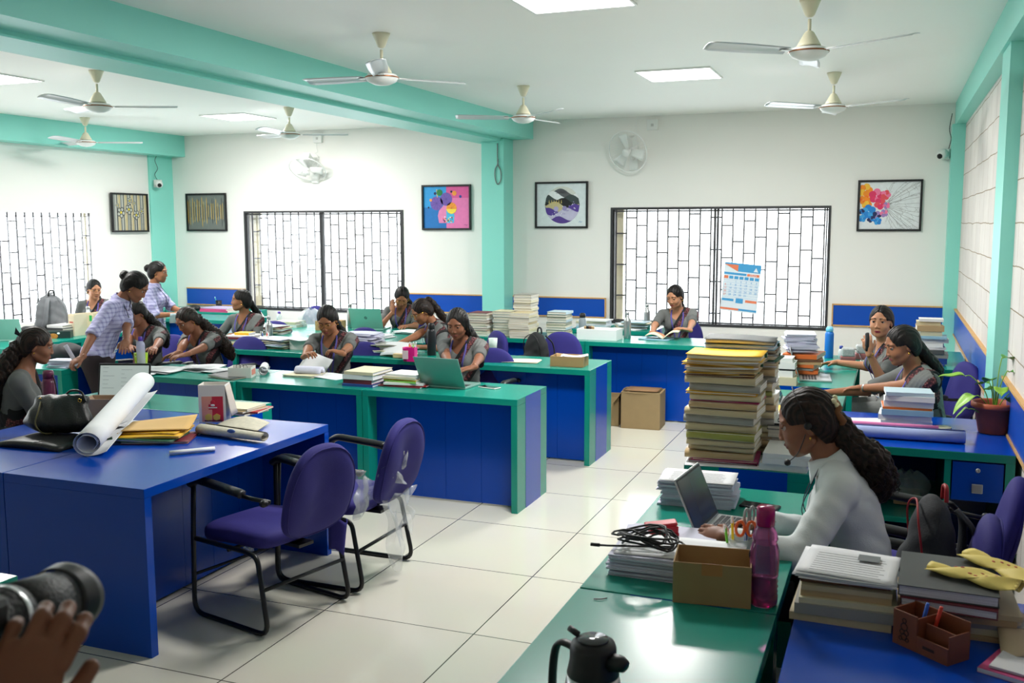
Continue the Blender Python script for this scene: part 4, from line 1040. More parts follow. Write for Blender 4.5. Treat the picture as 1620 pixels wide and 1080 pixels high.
    for q, Sh, El, Wr, hd, hn, curl in arms:
        ax = El - Sh
        if outfit == 'white':
            C.cone(Sh, El, .052 * s, .046 * s, .03); C.cap(El - ax * .02, El + (Wr - El) * .86, .046 * s, .033 * s, .02)
            C.cap(El + (Wr - El) * .84, El + (Wr - El) * .97, .030 * s, .029 * s, .004)
        elif outfit == 'check':
            C.cone(Sh, Sh + ax * .6, .045 * s, .044 * s, .03); C.cap(Sh + ax * .5, El + (Wr - El) * .02, .043 * s, .042 * s, .01); C.cap(El - ax * .10, El + (Wr - El) * .05, .046 * s, .045 * s, .004)
        else:
            C.cone(Sh, Sh + ax * .5, .044 * s, .042 * s, .03); C.cap(Sh + ax * .4, Sh + ax * slv, .042 * s, .041 * s, .01)
    rr = random.Random(seed); ph = rr.uniform(0, 6)
    wr = (lambda X, Y, Z: (.0030 if shirt else .0016) * (np.sin(X * 42 + Z * 35 + ph) * np.sin(Y * 38 - Z * 27 + 2 * ph) + .5 * np.sin(Z * 65 + X * 80 + ph + 3 * np.sin(Y * 18)) * np.sin(X * 23 - Z * 31 + Y * 40)))
    dep, wid, bk = {'saree': (.085, .085, .075), 'check': (.05, .052, .0), 'white': (.05, .052, .0)}[outfit]
    cm = lambda X, Y, Z: scoop(X, Y, Z, dep, wid, bk)[0]
    v, fc = mesh_sdf(C, h, cm, .010 if shirt else .007, wr)
    mt = {'saree': M_grey, 'check': M_check, 'white': M_wshirt}[outfit]
    np_obj('shirt' if shirt else 'blouse', [(v, fc, 0)], root, [mt])
    if shirt:
        # collar: two folded wings around the neck
        cb = MB(); Mn = Matrix(((R3[0, 0], R3[0, 1], R3[0, 2], nb[0]), (R3[1, 0], R3[1, 1], R3[1, 2], nb[1]), (R3[2, 0], R3[2, 1], R3[2, 2], nb[2]), (0, 0, 0, 1)))
        def col(u, v_):
            a = -PI * .5 + (u - .5) * 2 * PI * .93; rad = .058 + .022 * v_ ; tip = max(0, abs(u - .5) * 2 - .7) / .3
            return (rad * math.cos(a) * s, (rad * math.sin(a) * -1 * -1 - .005 + .012 * tip) * s, (.045 - .042 * v_ - .03 * tip * (.4 + v_) - .01 * (1 - abs(math.sin(a)))) * s)
        cb.sheet(lambda u, v_: (col(u, v_)[0], col(u, v_)[1], col(u, v_)[2]), 30, 4, .002, mt, Mn); cb.build('collar', None, root)
        L_ = SDF()
        for hj, kn, an, toe in Lg: L_.cone(hj, kn, (.074 if sit else .088) * s, .06 * s, .03); L_.cap(kn - (kn - hj) * .03, an + V3(0, 0, -.01), .064 * s, .058 * s, .03)
        L_.ell(Hc + V3(0, 0, .02 if sit else -.01), V3(.163, .117, .10 if sit else .12) * s, R1, .04)
        v, fc = mesh_sdf(L_, .012, None, .004); np_obj('trousers', [(v, fc, 0)], root, [M_trouser])
    else:
        # saree: skirt over hips and legs, pallu band over the shoulder (own left unless drape_side=+1)
        L_ = SDF(); L_.ell(Hc + V3(0, 0, .04), V3(.168, .12, .11) * s, R1, .04)
        for hj, kn, an, toe in Lg: L_.cone(hj, kn, .074 * s, .066 * s, .04); L_.cone(kn, an, .078 * s, .085 * s, .06)
        L_.cone(Lg[0][1], Lg[1][1], .07, .07, .06); L_.cone((Lg[0][1] + Lg[0][2]) / 2, (Lg[1][1] + Lg[1][2]) / 2, .07, .07, .06)
        v, fc = mesh_sdf(L_, .013, None, .006, wr); np_obj('saree_skirt', [(v, fc, 0)], root, [M_saree])
        Pn = SDF(); Pn.pr = [p for p in T.pr[:-1]]
        Sq = arms[0 if drape_side < 0 else 1]; Pn.cone(Sq[1], Sq[1] + (Sq[2] - Sq[1]) * .35, .046 * s, .042 * s, .03)
        def band(X, Y, Z):
            _, x, y, z = scoop(X, Y, Z); x = x * -drape_side       # +x = under the arm away from the draped shoulder
            # centre line from draped shoulder (-.10, -.01) to opposite waist (.12,-.34)
            n = np.array([.34, .235]); n = n / np.linalg.norm(n); sg = (x + .105) * n[0] + (z + .03) * n[1]
            bz = np.where(y < -.02, np.abs(x + .10), 9)
            return sg, x, y, z, bz
        def bm(X, Y, Z):
            sg, x, y, z, bz = band(X, Y, Z)
            front = np.abs(sg + .035) - .098; back = bz - .075
            return np.where(y > -.03, np.maximum(front, -(z + .44)), np.minimum(back, np.where(z < -.28, -.02, back))) * s
        v, fc = mesh_sdf(Pn, h, bm, .017, lambda X, Y, Z: .0025 * np.sin(band(X, Y, Z)[0] * 260))
        def bmat(c):
            sg, x, y, z, bz = band(c[:, 0], c[:, 1], c[:, 2]); e = sg + .035
            m = np.where(e > .075, 2, np.where(e > .04, 1, np.where(e < -.078, 2, np.where(e < -.045, 1, 0))))
            m = np.where(y < -.02, np.where(bz > .06, 2, np.where(bz > .035, 1, 0)), m); return m
        np_obj('saree_drape', [(v, fc, bmat)], root, [M_saree, M_motif, M_sblack])
    # ------------------------------------------------ hair
    hm_ = hmat or M_hair
    H, mk = hair_cap(HC, Rh, s, 'loose' if hair == 'loose' else 'tied')
    wavy = lambda X, Y, Z: .0012 * np.sin(X * 300 + 40 * Z)
    v, fc = mesh_sdf(H, hh * 1.1, mk, 0, wavy); hp = [(v, fc, 0)]
    LH = lambda x, y, z: HC + Rh @ V3(x, y, z) * s
    smb = MB()
    if hair in ('bun', 'bunhigh'):
        Bn = SDF(); bc = LH(0, -.118, .028) if hair == 'bun' else LH(0, -.112, .055); Bn.ell(bc, V3(.042, .036, .040) * s, Rh, .01); Bn.cone(LH(0, -.09, .03), bc, .03 * s, .03 * s, .02)
        v, fc = mesh_sdf(Bn, hh, None, 0, lambda X, Y, Z: .0022 * np.sin(Z * 170 + X * 130 + Y * 90)); hp.append((v, fc, 0))
    if tail:
        # tail: (points in torso frame relative to neck [x,y,z], radii)
        P0 = [LH(0, -.085, -.0)] if hair != 'high' else [LH(0, -.085, .055), LH(0, -.125, .035)]
        pts = P0 + [I(neck, R3, p) for p in tail[0]]; rad = list(tail[1]); rad = rad if len(rad) == len(pts) else [float(q_) for q_ in np.interp(np.linspace(0, 1, len(pts)), np.linspace(0, 1, len(rad)), rad)]; Tl = SDF()
        sp = smooth_path([tuple(p) for p in pts], 4); nr = len(sp)
        rads = np.interp(np.linspace(0, len(pts) - 1, nr), range(len(pts)), rad)
        for a, b, ra, rb in zip(sp[:-1], sp[1:], rads[:-1], rads[1:]): Tl.cone(tuple(a), tuple(b), ra * s, rb * s, .02)
        am = tail[2] if len(tail) > 2 else .005
        dsp = lambda X, Y, Z: am * .5 * (np.sin(Z * 61 + X * 93 + ph) * np.sin(X * 127 - Y * 88 + 2 * ph) + .7 * np.sin(Y * 141 + Z * 37 - X * 60) * np.sin(Z * 83 + Y * 51 + ph) + .4 * np.sin(X * 211 + Z * 97) * np.sin(Y * 187 - Z * 131))
        v, fc = mesh_sdf(Tl, hh * 1.2, None, 0, dsp); hp.append((v, fc, 0))
        if strands: tail_strands(smb, [tuple(p) for p in pts], strands, lambda t: float(np.interp(t * (len(rad) - 1), range(len(rad)), rad)) * s, rr, hm_, .004 + am * 1.6, .0013)
    ho = np_obj('hair', hp, root, [hm_])
    if smb.v: smb.build('loose_strands', None, ho)
    # ------------------------------------------------ lanyard with card
    def surf_y(x, z, infl=.034):
        """front surface of the torso at (x,z) in the R3 frame under the neck"""
        ys = np.linspace(.30, -.05, 60); pts = nb[None, :] + (np.stack([np.full(60, x), ys, np.full(60, z)], 1) @ R3.T) * s
        D = np.full(60, 9.)
        for p in T.pr:
            D = np.minimum(D, prim_d(p, pts[:, 0], pts[:, 1], pts[:, 2]))
        k = np.argmax(D < infl); return pts[k] if D[k] < infl else pts[30]
    if lany:
        lm = M_lany if outfit == 'saree' else M_navy; lb = MB()
        for q in (-1, 1):
            pts = [surf_y(q * .055, .012, .014), surf_y(q * .062, -.04), surf_y(q * .05, -.11), surf_y(q * .032, -.19), surf_y(q * .008, -.30)]
            lb.tube(smooth_path([tuple(p) for p in pts], 5), .008 * s, lm, 6, flat=(.2, 1), up=tuple(fwd3))
        lo_ = lb.build('lanyard', None, root)
        cp = surf_y(0, -.345, .038); cb = MB(); Mc = Matrix(((R2[0, 0], R2[0, 1], R2[0, 2], cp[0]), (R2[1, 0], R2[1, 1], R2[1, 2], cp[1]), (R2[2, 0], R2[2, 1], R2[2, 2], cp[2]), (0, 0, 0, 1)))
        cb.box((-.03, -.0015, -.045), (.03, .0015, .045), M_whitepl, Mc).box((-.012, .0016, -.01), (.012, .002, .02), M_skin[0], Mc).box((-.026, .0016, -.035), (.026, .002, -.02), mat('card_blue', (90, 150, 200), .5), Mc); cb.build('id_card', None, lo_)
    # earrings, glasses
    eb = MB()
    for q in (-1, 1): eb.ell(tuple(LH(q * .081, .0, -.04)), (.004, .004, .006), M_gold)
    eb.build('earrings', None, root)
    if glasses:
        gb = MB()
        for q in (-1, 1):
            gb.tube([tuple(LH(q * .031 + .020 * math.cos(a), .0985, .006 + .017 * math.sin(a))) for a in [2 * PI * k / 20 for k in range(20)]], .0011, M_gold if glasses == 'gold' else M_black, 5, closed=True)
            gb.tube([tuple(LH(q * .051, .098, .008)), tuple(LH(q * .076, .06, .01)), tuple(LH(q * .079, -.005, .008))], .0011, M_gold, 5)
        gb.tube([tuple(LH(-.011, .099, .008)), tuple(LH(0, .102, .010)), tuple(LH(.011, .099, .008))], .0012, M_gold, 5)
        gb.build('glasses', None, root)
    if extra: extra(root, dict(HC=HC, Rh=Rh, LH=LH, neck=neck, R3=R3, arms=arms, s=s, I=I, toL=toL, chest=chest, R2=R2, surf=surf_y))
    return root
def watch(k, m=None, w=.012):
    def f(root, d):
        q, Sh, El, Wr, hd, hn, c = d['arms'][k]; ax = Vector(unit(Wr - El)); p = Vector(Wr) - ax * .025
        Q = ax.to_track_quat('Z', 'Y').to_matrix().to_4x4(); Mx = Matrix.Translation(p) @ Q
        b_ = MB().lathe([(.0245 * d['s'], -w / 2), (.026 * d['s'], 0), (.0245 * d['s'], w / 2)], m or M_gold, 20, M=Mx, cap=False)
        b_.build('wristwatch' if m is not M_gold else 'bangle', None, root)
    return f
# ---------------------------------------------------------------- the cast
def T3(v): return (v.x, v.y, v.z)
LONG = ([(.02, -.11, -.06), (.03, -.14, -.18), (.02, -.13, -.30), (.0, -.12, -.40)], [.038, .05, .055, .05, .03], .009)
P11 = person('person in grey and maroon saree typing on the mint-backed laptop, long dark hair, gold watch', (-3.06, 6.86), 186, lh=T3(at(741, 600, .80)), rh=T3(at(722, 604, .80)), ld=(-.6, -.5, -.1), rd=(.3, -.8, -.1),
    hyaw=-.02, hpitch=.36, lean=.10, s=.97, skin=1, hair='loose', tail=([(-.09, -.07, -.03), (-.12, -.05, -.12), (-.14, -.02, -.22)], [.032, .04, .042, .02], .006), seed=3, lpole=(1, .2, -.6), extra=watch(0, mat('rose_gold', (214, 160, 130), .3, metal=1)), strands=40)
P8 = person('person in grey and maroon saree with round glasses reading a white paper', (-4.20, 6.84), 194, lh=T3(at(520, 584, .86)), rh=T3(at(470, 582, .83)), ld=(-.9, -.1, .25), rd=(.6, -.3, .3), lcurl=.7, rcurl=.8,
    hyaw=.0, hpitch=.52, lean=.12, s=.98, skin=0, hair='tail', glasses='gold', tail=([(-.07, -.09, -.04), (-.10, -.10, -.14), (-.10, -.10, -.25)], [.03, .034, .03, .014], .005), seed=5, lpole=(1, .1, -.7), rpole=(-1, .2, -.7), lip=mat('lips_red', (140, 50, 56), .4), extra=watch(0, M_black))
P6 = person('person in grey saree stretching both arms over open files, long curly hair behind', (-5.44, 6.86), 178, lh=T3(at(262, 578, .80)), rh=T3(at(272, 574, .80)), ld=(-.7, -.6, -.15), rd=(-.8, -.4, -.25),
    hyaw=-.2, hpitch=.5, hroll=.1, lean=.30, s=.95, skin=1, hmat=M_hairb, hair='tail', tail=([(-.09, -.08, -.02), (-.15, -.07, -.10), (-.19, -.07, -.2), (-.19, -.08, -.3)], [.034, .046, .054, .050, .025], .012), seed=8, lpole=(.8, -.1, -.5), rpole=(-.6, .3, -.8), strands=140)
P5 = person('person in grey saree with purple lanyard looking down, seated behind the leaning person', (-6.02, 6.74), 190, lh=T3(at(232, 580, .80)), rh=T3(at(205, 578, .80)),
    hyaw=-.2, hpitch=.36, lean=.10, s=.96, skin=1, hair='tail', tail=([(-.08, -.1, -.02), (-.12, -.12, -.12), (-.12, -.12, -.22)], [.034, .045, .045, .02], .008), seed=11, strands=50)
P7 = person('person in grey saree with a low ponytail, head turned in profile to the left', (-6.03, 8.16), 188, lh=(-5.85, 7.8, .80), rh=(-6.2, 7.8, .80), hyaw=-1.03, hpitch=-.02, lean=.03, s=.93, skin=0, hair='tail',
    tail=([(-.09, -.12, -.02), (-.13, -.12, -.12)], [.028, .036, .018], .006), seed=13, strands=40)
P9 = person('person with glasses in saree bent over papers, hand raised to the mouth, by the window', (-5.03, 9.62), 200, lh=(-4.75, 9.15, .80), rh=(-5.02, 9.36, .93), rd=(-.1, .1, 1), rn=(-.3, -1, 0), rpole=(-1, 0, -.8), hyaw=.1, hpitch=.62, hroll=-.1, lean=.22, s=.97, skin=0, hair='tail', glasses='gold',
    tail=([(-.09, -.09, -.03), (-.12, -.08, -.14)], [.03, .036, .02], .005), seed=17)
P10 = person('person with glasses and high ponytail bending forward in profile behind the black flask', (-3.80, 8.20), 138, lh=(-3.85, 7.62, .80), rh=(-4.1, 7.7, .80), hyaw=.0, hpitch=.55, lean=.30, s=.97, skin=0, hair='high', glasses='gold', hmat=M_hairb,
    tail=([(.0, -.12, .0), (-.01, -.125, -.07), (-.02, -.12, -.14)], [.024, .028, .036, .036, .016], .008), seed=19, strands=60)
P12 = person('person in grey and maroon saree reading an open book in front of the window', (-2.05, 9.98), 192, lh=(-1.83, 9.48, .83), rh=(-2.18, 9.44, .80), ld=(-.8, -.3, .2), rd=(.8, -.4, -.1), lpole=(1, .2, -.7), rpole=(-1, .2, -.7), hyaw=-.5, hpitch=.34, lean=.06, s=.98, skin=2, hair='tail',
    tail=([(-.05, -.12, -.04), (-.08, -.12, -.15)], [.028, .03, .014], .004), seed=23, lip=mat('lips_red', (140, 50, 56), .4))
P4 = person('person with glasses seated by the left window, half hidden by the leaning person', (-8.80, 9.0), 212, hyaw=.55, hpitch=.25, lean=.08, s=.96, skin=2, hair='tail', glasses='black', tail=([(-.05, -.10, -.04), (-.07, -.12, -.12)], [.028, .03, .016], .004), seed=29)
P2 = person('person in lilac check shirt and dark trousers leaning over the desk, hair in a bun', (-5.78, 5.98), -66, 'check', False, lean=.36, rh=T3(at(124, 574, .86)), rd=(-.4, -.7, -.4), rcurl=1.3, lh=T3(at(204, 590, .79)), ld=(.5, -.8, -.5), lcurl=.3, rpole=(-.6, -.2, -.2), lpole=(.3, 1, -.3),
    hyaw=-.0, hpitch=.62, slouch=.10, s=.99, skin=1, hair='bun', seed=31, hz=.84, hipshift=(0, -.05))
P3 = person('person in lilac check shirt standing upright behind, holding folded papers, hair in a bun', (-7.05, 7.98), -64, 'check', False, lean=.02, slouch=.05, rh=(-6.74, 7.98, .97), lh=(-6.72, 8.10, .97), rd=(.8, .4, -.4), ld=(.7, -.4, -.5), rcurl=.9, lcurl=.9, hyaw=-.05, hpitch=.12, s=.93, skin=0, hair='bun', seed=37, hz=.80)
def butterfly(root, d):
    mb = MB()
    for q in (-1, 1): mb.sheet(lambda u, v: tuple(d['LH'](q * .006 + q * .01, -.095 - .042 * u * (1 if q > 0 else .7), .045 + .03 * u * q + .03 * (v - .5) * (.4 + u))), 6, 4, .002, mat('dark_navy_bow', (20, 24, 34), .5))
    mb.build('hair_clip', None, root)
P1 = person('person in grey blouse seated at the left edge, long curly hair with a black clip', (-5.0, 4.40), -50, lh=(-4.95, 4.78, .74), rh=(-4.72, 4.62, .72), hyaw=.0, hpitch=.22, lean=.10, s=.97, skin=1, hair='tail', hmat=M_hairb, lany=False,
    tail=([(-.0, -.11, .0), (-.0, -.13, -.10), (-.0, -.13, -.22), (.0, -.12, -.34)], [.045, .065, .075, .07, .035], .011), seed=41, strands=160, extra=lambda r, d: butterfly(r, d))
P14 = person('person in grey saree with patterned border working at the laptop on the right, black ponytail', (.25, 6.34), 114, lh=T3(at(1326, 617, .795)), rh=(-.35, 6.42, .80), ld=(-.95, -.1, -.05), ln=(0, .1, 1), hyaw=-.0, hpitch=.28, lean=.16, s=1.0, skin=0, hair='tail',
    tail=([(.0, -.11, .0), (.0, -.125, -.06), (.0, -.12, -.12)], [.03, .038, .038, .016], .005), seed=43, lpole=(.3, -.9, -.5), extra=watch(0, M_steel), lip=mat('lips_pink', (150, 70, 74), .4))
P13 = person('person with dark lips looking at the camera, black handset raised in one hand', (.05, 7.56), 112, lh=T3(atY(1374, 556, 7.12)), ld=(-.15, .1, 1), ln=(.2, -1, 0), lcurl=.9, rh=T3(at(1322, 573, .80)), rd=(-.95, -.3, -.1), hyaw=.95, hpitch=-.02, lean=.10, s=1.0, skin=2, hair='tail', lids=.15,
    tail=([(.0, -.12, .0), (.0, -.14, -.1)], [.03, .03, .015], .004), seed=47, lpole=(-.2, -.6, -1), extra=watch(0, M_gold), lip=mat('lips_dark_red', (118, 34, 48), .4))
def headset(root, d):
    LH = d['LH']; mb = MB()
    mb.tube(smooth_path([tuple(LH(-.082, -.0, .0)), tuple(LH(-.084, .0, .06)), tuple(LH(-.05, .01, .118)), tuple(LH(0, .012, .132)), tuple(LH(.05, .01, .118)), tuple(LH(.084, .0, .06)), tuple(LH(.082, .0, .0))]), .0015, M_blackpl, 6)
    hs = mb.build('headset', None, root)
    
    for q in (-1, 1): MB().ell(tuple(LH(q * .084, -.004, .004)), (.014, .014, .014), M_blackpl).build('ear_pad', None, hs)
    MB().tube(smooth_path([tuple(LH(-.09, .01, -.02)), tuple(LH(-.088, .05, -.075)), tuple(LH(-.06, .09, -.105))]), .0018, M_blackpl, 5).ell(tuple(LH(-.055, .095, -.108)), (.012, .012, .012), M_blackpl).build('microphone', None, hs)
    # scrunchie and flowers
    sc = MB(); c = Vector(tuple(LH(0, -.108, .0))); 
    pts = [tuple(LH(.042 * math.cos(a), -.112 + .008 * math.sin(a * 5), .042 * math.sin(a) + .0)) for a in [2 * PI * k / 16 for k in range(16)]]
    sc.tube(pts, .013, mat('brown_scrunchie', (120, 78, 44), .8), 7, closed=True)
    rr = random.Random(2)
    for k in range(9): a = rr.uniform(0, 6.28); sc.ell(tuple(LH(.035 * math.cos(a), -.105 + rr.uniform(-.012, .012), .048 + .018 * math.sin(a))), (.011, .011, .011), mat('cream_flowers', (226, 218, 178), .7), nu=7, nv=5)
    sc.build('hair_tie', None, root); watch(1, M_gold, .006)(root, d)
P15 = person('person in white long-sleeved shirt with headset typing at the near laptop, long wavy ponytail', (-.03, 3.62), 92, 'white', lh=T3(at(1152, 852, .80)), rh=T3(at(1212, 824, .80)), ld=(-.9, .35, .05), ln=(-.2, -.55, .8), rd=(-.95, -.1, -.1), hyaw=.08, hpitch=.30, lean=.20, slouch=.14, s=1.04, skin=1, hair='tail', hmat=M_hairb, h=.0065, hh=.003, lcurl=.6, rcurl=.7,
    tail=([(.0, -.095, .03), (.0, -.125, -.03), (.0, -.125, -.09), (.0, -.11, -.15)], [.036, .045, .056, .055, .03], .010), seed=53, lpole=(.3, -.35, -1), rpole=(.3, .35, -1), extra=headset, strands=260, lip=M_lipdark)
# photographer at the lower left: lens hand in view, the figure stands outside the frame
def depthpt(px, py, dist):
    d = (_R * ((px - 810) / FPX) - _U * ((py - 540) / FPX) + _f); return Vector((0, 0, CH)) + d * dist
_w = depthpt(20, 1110, 1.0)
P16 = person('person at the lower left edge, only one hand seen supporting the camera lens', (-.98, .32), -50, 'check', False, lean=.1, lcurl=1.0, lh=T3(depthpt(0, 1150, 1.0)), ld=(.34, .30, .9), ln=tuple(-(_w - Vector((0, 0, CH)))), rh=T3(depthpt(-330, 960, 1.0)), hyaw=.2, hpitch=.1, s=1.08, skin=1, hair='bun', hz=.9, lany=False, lpole=(-.3, -.3, -1), hh=.0032, seed=59)
def dslr():
    A = depthpt(-30, 990, 1.08); B = depthpt(98, 948, 1.24); ax = (B - A).normalized()
    r = empty('camera', tuple(A), 0, 'black camera with zoom lens and hood held at the lower left edge', 'camera')
    r.rotation_mode = 'QUATERNION'; r.rotation_quaternion = ax.to_track_quat('Z', 'Y'); L = (B - A).length
    rub = mat('lens_rubber', (16, 16, 18), .5, bump=.3, bscale=200)
    ln = MB().lathe([(.030, -.03), (.034, 0), (.034, .02), (.037, .025), (.037, .05), (.035, .052), (.035, .058), (.038, .06), (.038, L * .9), (.034, L * .92)], rub, 32).build('lens', None, r)
    MB().lathe([(.0385, .03), (.0392, .034), (.0385, .038)], M_steel, 32, cap=False).build('lens_ring', None, ln)
    # petal hood
    hd = MB(); n = 40
    def f(u, v):
        a = 2 * PI * u; z = L * .86 + v * (.036 + .007 * math.cos(2 * a)); q = .041 + .005 * v; return (q * math.cos(a), q * math.sin(a), z)
    hd.sheet(f, n, 4, .0018, M_blackpl); hd.build('lens_hood', None, ln)
    MB().cbox((0, -.0, -.075), (.13, .09, .06), M_blackpl).cbox((0, .055, -.07), (.05, .03, .045), M_blackpl).build('camera_body', None, r, bevel=.01)
    MB().tube(smooth_path([tuple(Vector((-.06, -.02, -.05))), (-.10, -.08, -.02), (-.06, -.14, .04), (.0, -.17, .02), (.04, -.13, -.03)]), .009, M_blackpl, 6, flat=(.3, 1.4)).build('strap', None, r)
dslr()
# chairs of the seated staff
for x, y, d, lab in ((-2.98, 6.96, 186, 'purple office chair of the person at the mint-backed laptop'), (-4.15, 6.97, 190, 'purple office chair of the person with glasses reading a paper'), (-5.42, 6.98, 180, 'purple office chair behind the person with outstretched arms'),
        (-6.14, 6.86, 185, 'purple office chair of the person seated behind the leaning person'), (-5.98, 8.28, 188, 'purple office chair of the person in profile with a low ponytail'), (-5.0, 9.75, 200, 'purple office chair of the person bent over papers by the window'),
        (-3.72, 8.27, 138, 'purple office chair of the person bending forward behind the flask'), (-2.0, 10.1, 192, 'purple office chair of the person reading by the window'), (-8.75, 9.12, 212, 'purple office chair of the person by the left window'),
        (-5.08, 4.32, -50, 'purple office chair at the left edge under the person with a hair clip'), (.30, 6.36, 96, 'purple office chair of the person typing in a patterned saree'), (.19, 7.62, 112, 'purple office chair of the person looking at the camera'),
        (-.02, 3.64, 88, 'purple office chair of the person in the white shirt, backpack over its back'),
        (-2.88, 8.30, 178, 'empty purple office chair with a black rucksack on its seat, middle row'), (-6.70, 10.1, 178, 'empty purple office chair before the left back window'), (-4.80, 8.02, 182, 'empty purple office chair behind the heaps of paper'),
        (.13, 4.28, 82, 'purple office chair at the right edge of the photo')):
    chair(x, y, d, lab)
# ================================================================ PROPS
def rnd(seed): return random.Random(seed)
COLS = {'beige': (190, 174, 138), 'pale cream': (206, 198, 166), 'olive green': (150, 150, 70), 'yellow': (226, 176, 40), 'grey': (150, 148, 140), 'tan': (182, 154, 112), 'maroon': (110, 40, 50), 'pink': (190, 70, 120), 'white': (222, 222, 220), 'dark green': (30, 80, 56), 'blue': (40, 70, 140), 'red': (176, 36, 44), 'black': (28, 28, 30), 'dark grey': (74, 76, 76), 'light blue': (140, 180, 200), 'brown': (110, 74, 50), 'lilac': (176, 166, 200), 'orange': (214, 110, 50), 'light green': (140, 196, 90), 'pale blue': (176, 196, 206)}
def cmat(c, rough=.55): return mat('cover_' + c.replace(' ', '_') + ('_gloss' if rough < .4 else ''), COLS[c], rough, noise=.05, nscale=15)
def book_mesh(w, d, h, cover, pm, hard=True):
    """spine at -y side, block; origin at base centre"""
    t = .0025 if hard else .0008
    c = MB().box((-w / 2, -d / 2, 0), (w / 2, d / 2, t)).box((-w / 2, -d / 2, h - t), (w / 2, d / 2, h)).box((-w / 2, -d / 2, t), (w / 2, -d / 2 + t, h - t))
    i = .004 if hard else .0
    p = MB().box((-w / 2 + i, -d / 2 + t, t), (w / 2 - i, d / 2 - i, h - t))
    return c, p
NB = [0]
def book(parent_loc, rz, w, d, h, color, pm=None, name='book', label='', cat='book', group=None, hard=True, rough=.55, tilt=(0, 0), spine=0):
    c, p = book_mesh(w, d, h, None, None, hard)
    o = c.build(name, cmat(color, rough), None, loc=parent_loc)
    q = Euler((tilt[0], tilt[1], rz)); o.rotation_euler = q
    pg = p.build('pages', pm or M_pages, o)
    if spine: o.rotation_euler = Euler((tilt[0], tilt[1], rz + spine))
    tag(o, label, cat, group); return o
def stack(x, y, z0, items, desc, name='book', cat='book', group=None, rz=0, seed=1, jit=.012, rj=.05, kind='book', hard=True, pm=None, rough=.55, spine=0):
    """items: list bottom->top of (w, d, h, colour)"""
    rr = rnd(seed); z = z0; n = len(items); out = []
    for i, it in enumerate(items):
        w, d, h, c = it[:4]
        lab = '%s %s, %s of %s' % (c, kind, ORD[n - 1 - i] if i else 'bottom', desc)
        if n == 1: lab = '%s %s %s' % (c, kind, desc)
        out.append(book((x + rr.uniform(-jit, jit), y + rr.uniform(-jit, jit), z), rz + rr.uniform(-rj, rj), w, d, h, c, pm, name, lab, cat, group, hard, rough, spine=spine if not isinstance(spine, list) else spine[i]))
        z += h + .0006
    return z
def paper_pile(x, y, z0, w, d, n, th, label, rz=0, seed=1, m=None, jit=.008, grp=None, curl=0, name='paper_bundle', fan=0, drift=(0, 0)):
    """pile of thin stapled bundles, each its own object sharing mesh data"""
    rr = rnd(seed); m = m or M_lilacpaper; protos = []
    for q in range(3):
        mb = MB(); a, b_ = rr.uniform(-.006, .006), rr.uniform(-.004, .004)
        for k in range(2):
            j = rr.uniform(-.003, .003)
            mb.sheet(lambda u, v: ((u - .5) * w + j, (v - .5) * d + j, th * (k + 1) / 2 * .97 + a * abs(u - .5) * (v - .3) * .8 * (1 if k else .6)), 6, 4, th * .42, m, smooth=False)
        protos.append(mb)
    ms = {}
    z = z0
    for i in range(n):
        q = i % 3
        if q in ms: o = ms[q].copy(); COL.objects.link(o)
        else: o = protos[q].build(name, None); ms[q] = o
        o.location = (x + rr.uniform(-jit, jit) + drift[0] * i, y + rr.uniform(-jit, jit) + drift[1] * i, z + th * .02); o.rotation_euler = (0, 0, rz + rr.uniform(-.03, .03) + fan * rr.uniform(-1, 1))
        tag(o, (ORD[n - 1 - i] if 0 < n - 1 - i < 24 else 'topmost' if i == n - 1 else 'bottom') + ' ' + label, 'paper bundle', grp or label); z += th
    return z
def sheet_paper(p, rz, w, d, label, m=None, curl=.006, name='paper_sheet', z=0, seed=0, text=False, roll=0):
    rr = rnd(seed); ph = rr.uniform(0, 6)
    def f(u, v): return ((u - .5) * w, (v - .5) * d, .0012 + curl * (.5 + .5 * math.sin(u * 4 + ph)) * abs(v - .5) * 2 + z)
    mb = MB().sheet(f, 10, 6, .0007, m or M_paper)
    if text:
        ink = mat('print_ink', (90, 92, 98), .8)
        for i in range(9):
            v = .12 + .08 * i; pts0 = [f(.12 + .76 * k / 6 * rr.uniform(.9, 1), v) for k in range(7)]
            mb.add([(a[0], a[1] + s_ * .0016, a[2] + .0004) for a in pts0 for s_ in (-1, 1)], [(2 * k, 2 * k + 2, 2 * k + 3, 2 * k + 1) for k in range(6)], ink)
    o = mb.build(name, None, loc=(p[0], p[1], p[2])); o.rotation_euler = (0, 0, rz); return tag(o, label, 'paper')
def carton(p, rz, w, d, h, label, m=None, name='cardboard_box', flaps=0, tape=False, t=.004, cat='box', fl=None):
    m = m or M_card; r = empty(name, p, rz, label, cat)
    b = MB().box((-w / 2, -d / 2, 0), (w / 2, d / 2, t)).box((-w / 2, -d / 2, t), (w / 2, -d / 2 + t, h)).box((-w / 2, d / 2 - t, t), (w / 2, d / 2, h)).box((-w / 2, -d / 2 + t, t), (-w / 2 + t, d / 2 - t, h)).box((w / 2 - t, -d / 2 + t, t), (w / 2, d / 2 - t, h))
    b.build('box_body', m, r, bevel=.0015)
    if tape:
        MB().box((-.03, -d / 2 - .0008, h * .72), (.03, -d / 2, h + .001)).build('packing_tape', mat('brown_tape', (176, 116, 66), .3), r)
    for (side, ang, ln) in (fl or []):
        L, M = {'f': (w, TR((0, -d / 2, h), 0, ang)), 'b': (w, TR((0, d / 2, h), PI, ang)), 'l': (d, TR((-w / 2, 0, h), -PI / 2, ang)), 'r': (d, TR((w / 2, 0, h), PI / 2, ang))}[side]
        MB().sheet(lambda u, v: ((u - .5) * L * (1 - .1 * v), -v * ln, .006 * math.sin(v * 3 + u * 4)), 6, 4, .003, m, M, smooth=False).build('flap', None, r)
    return r
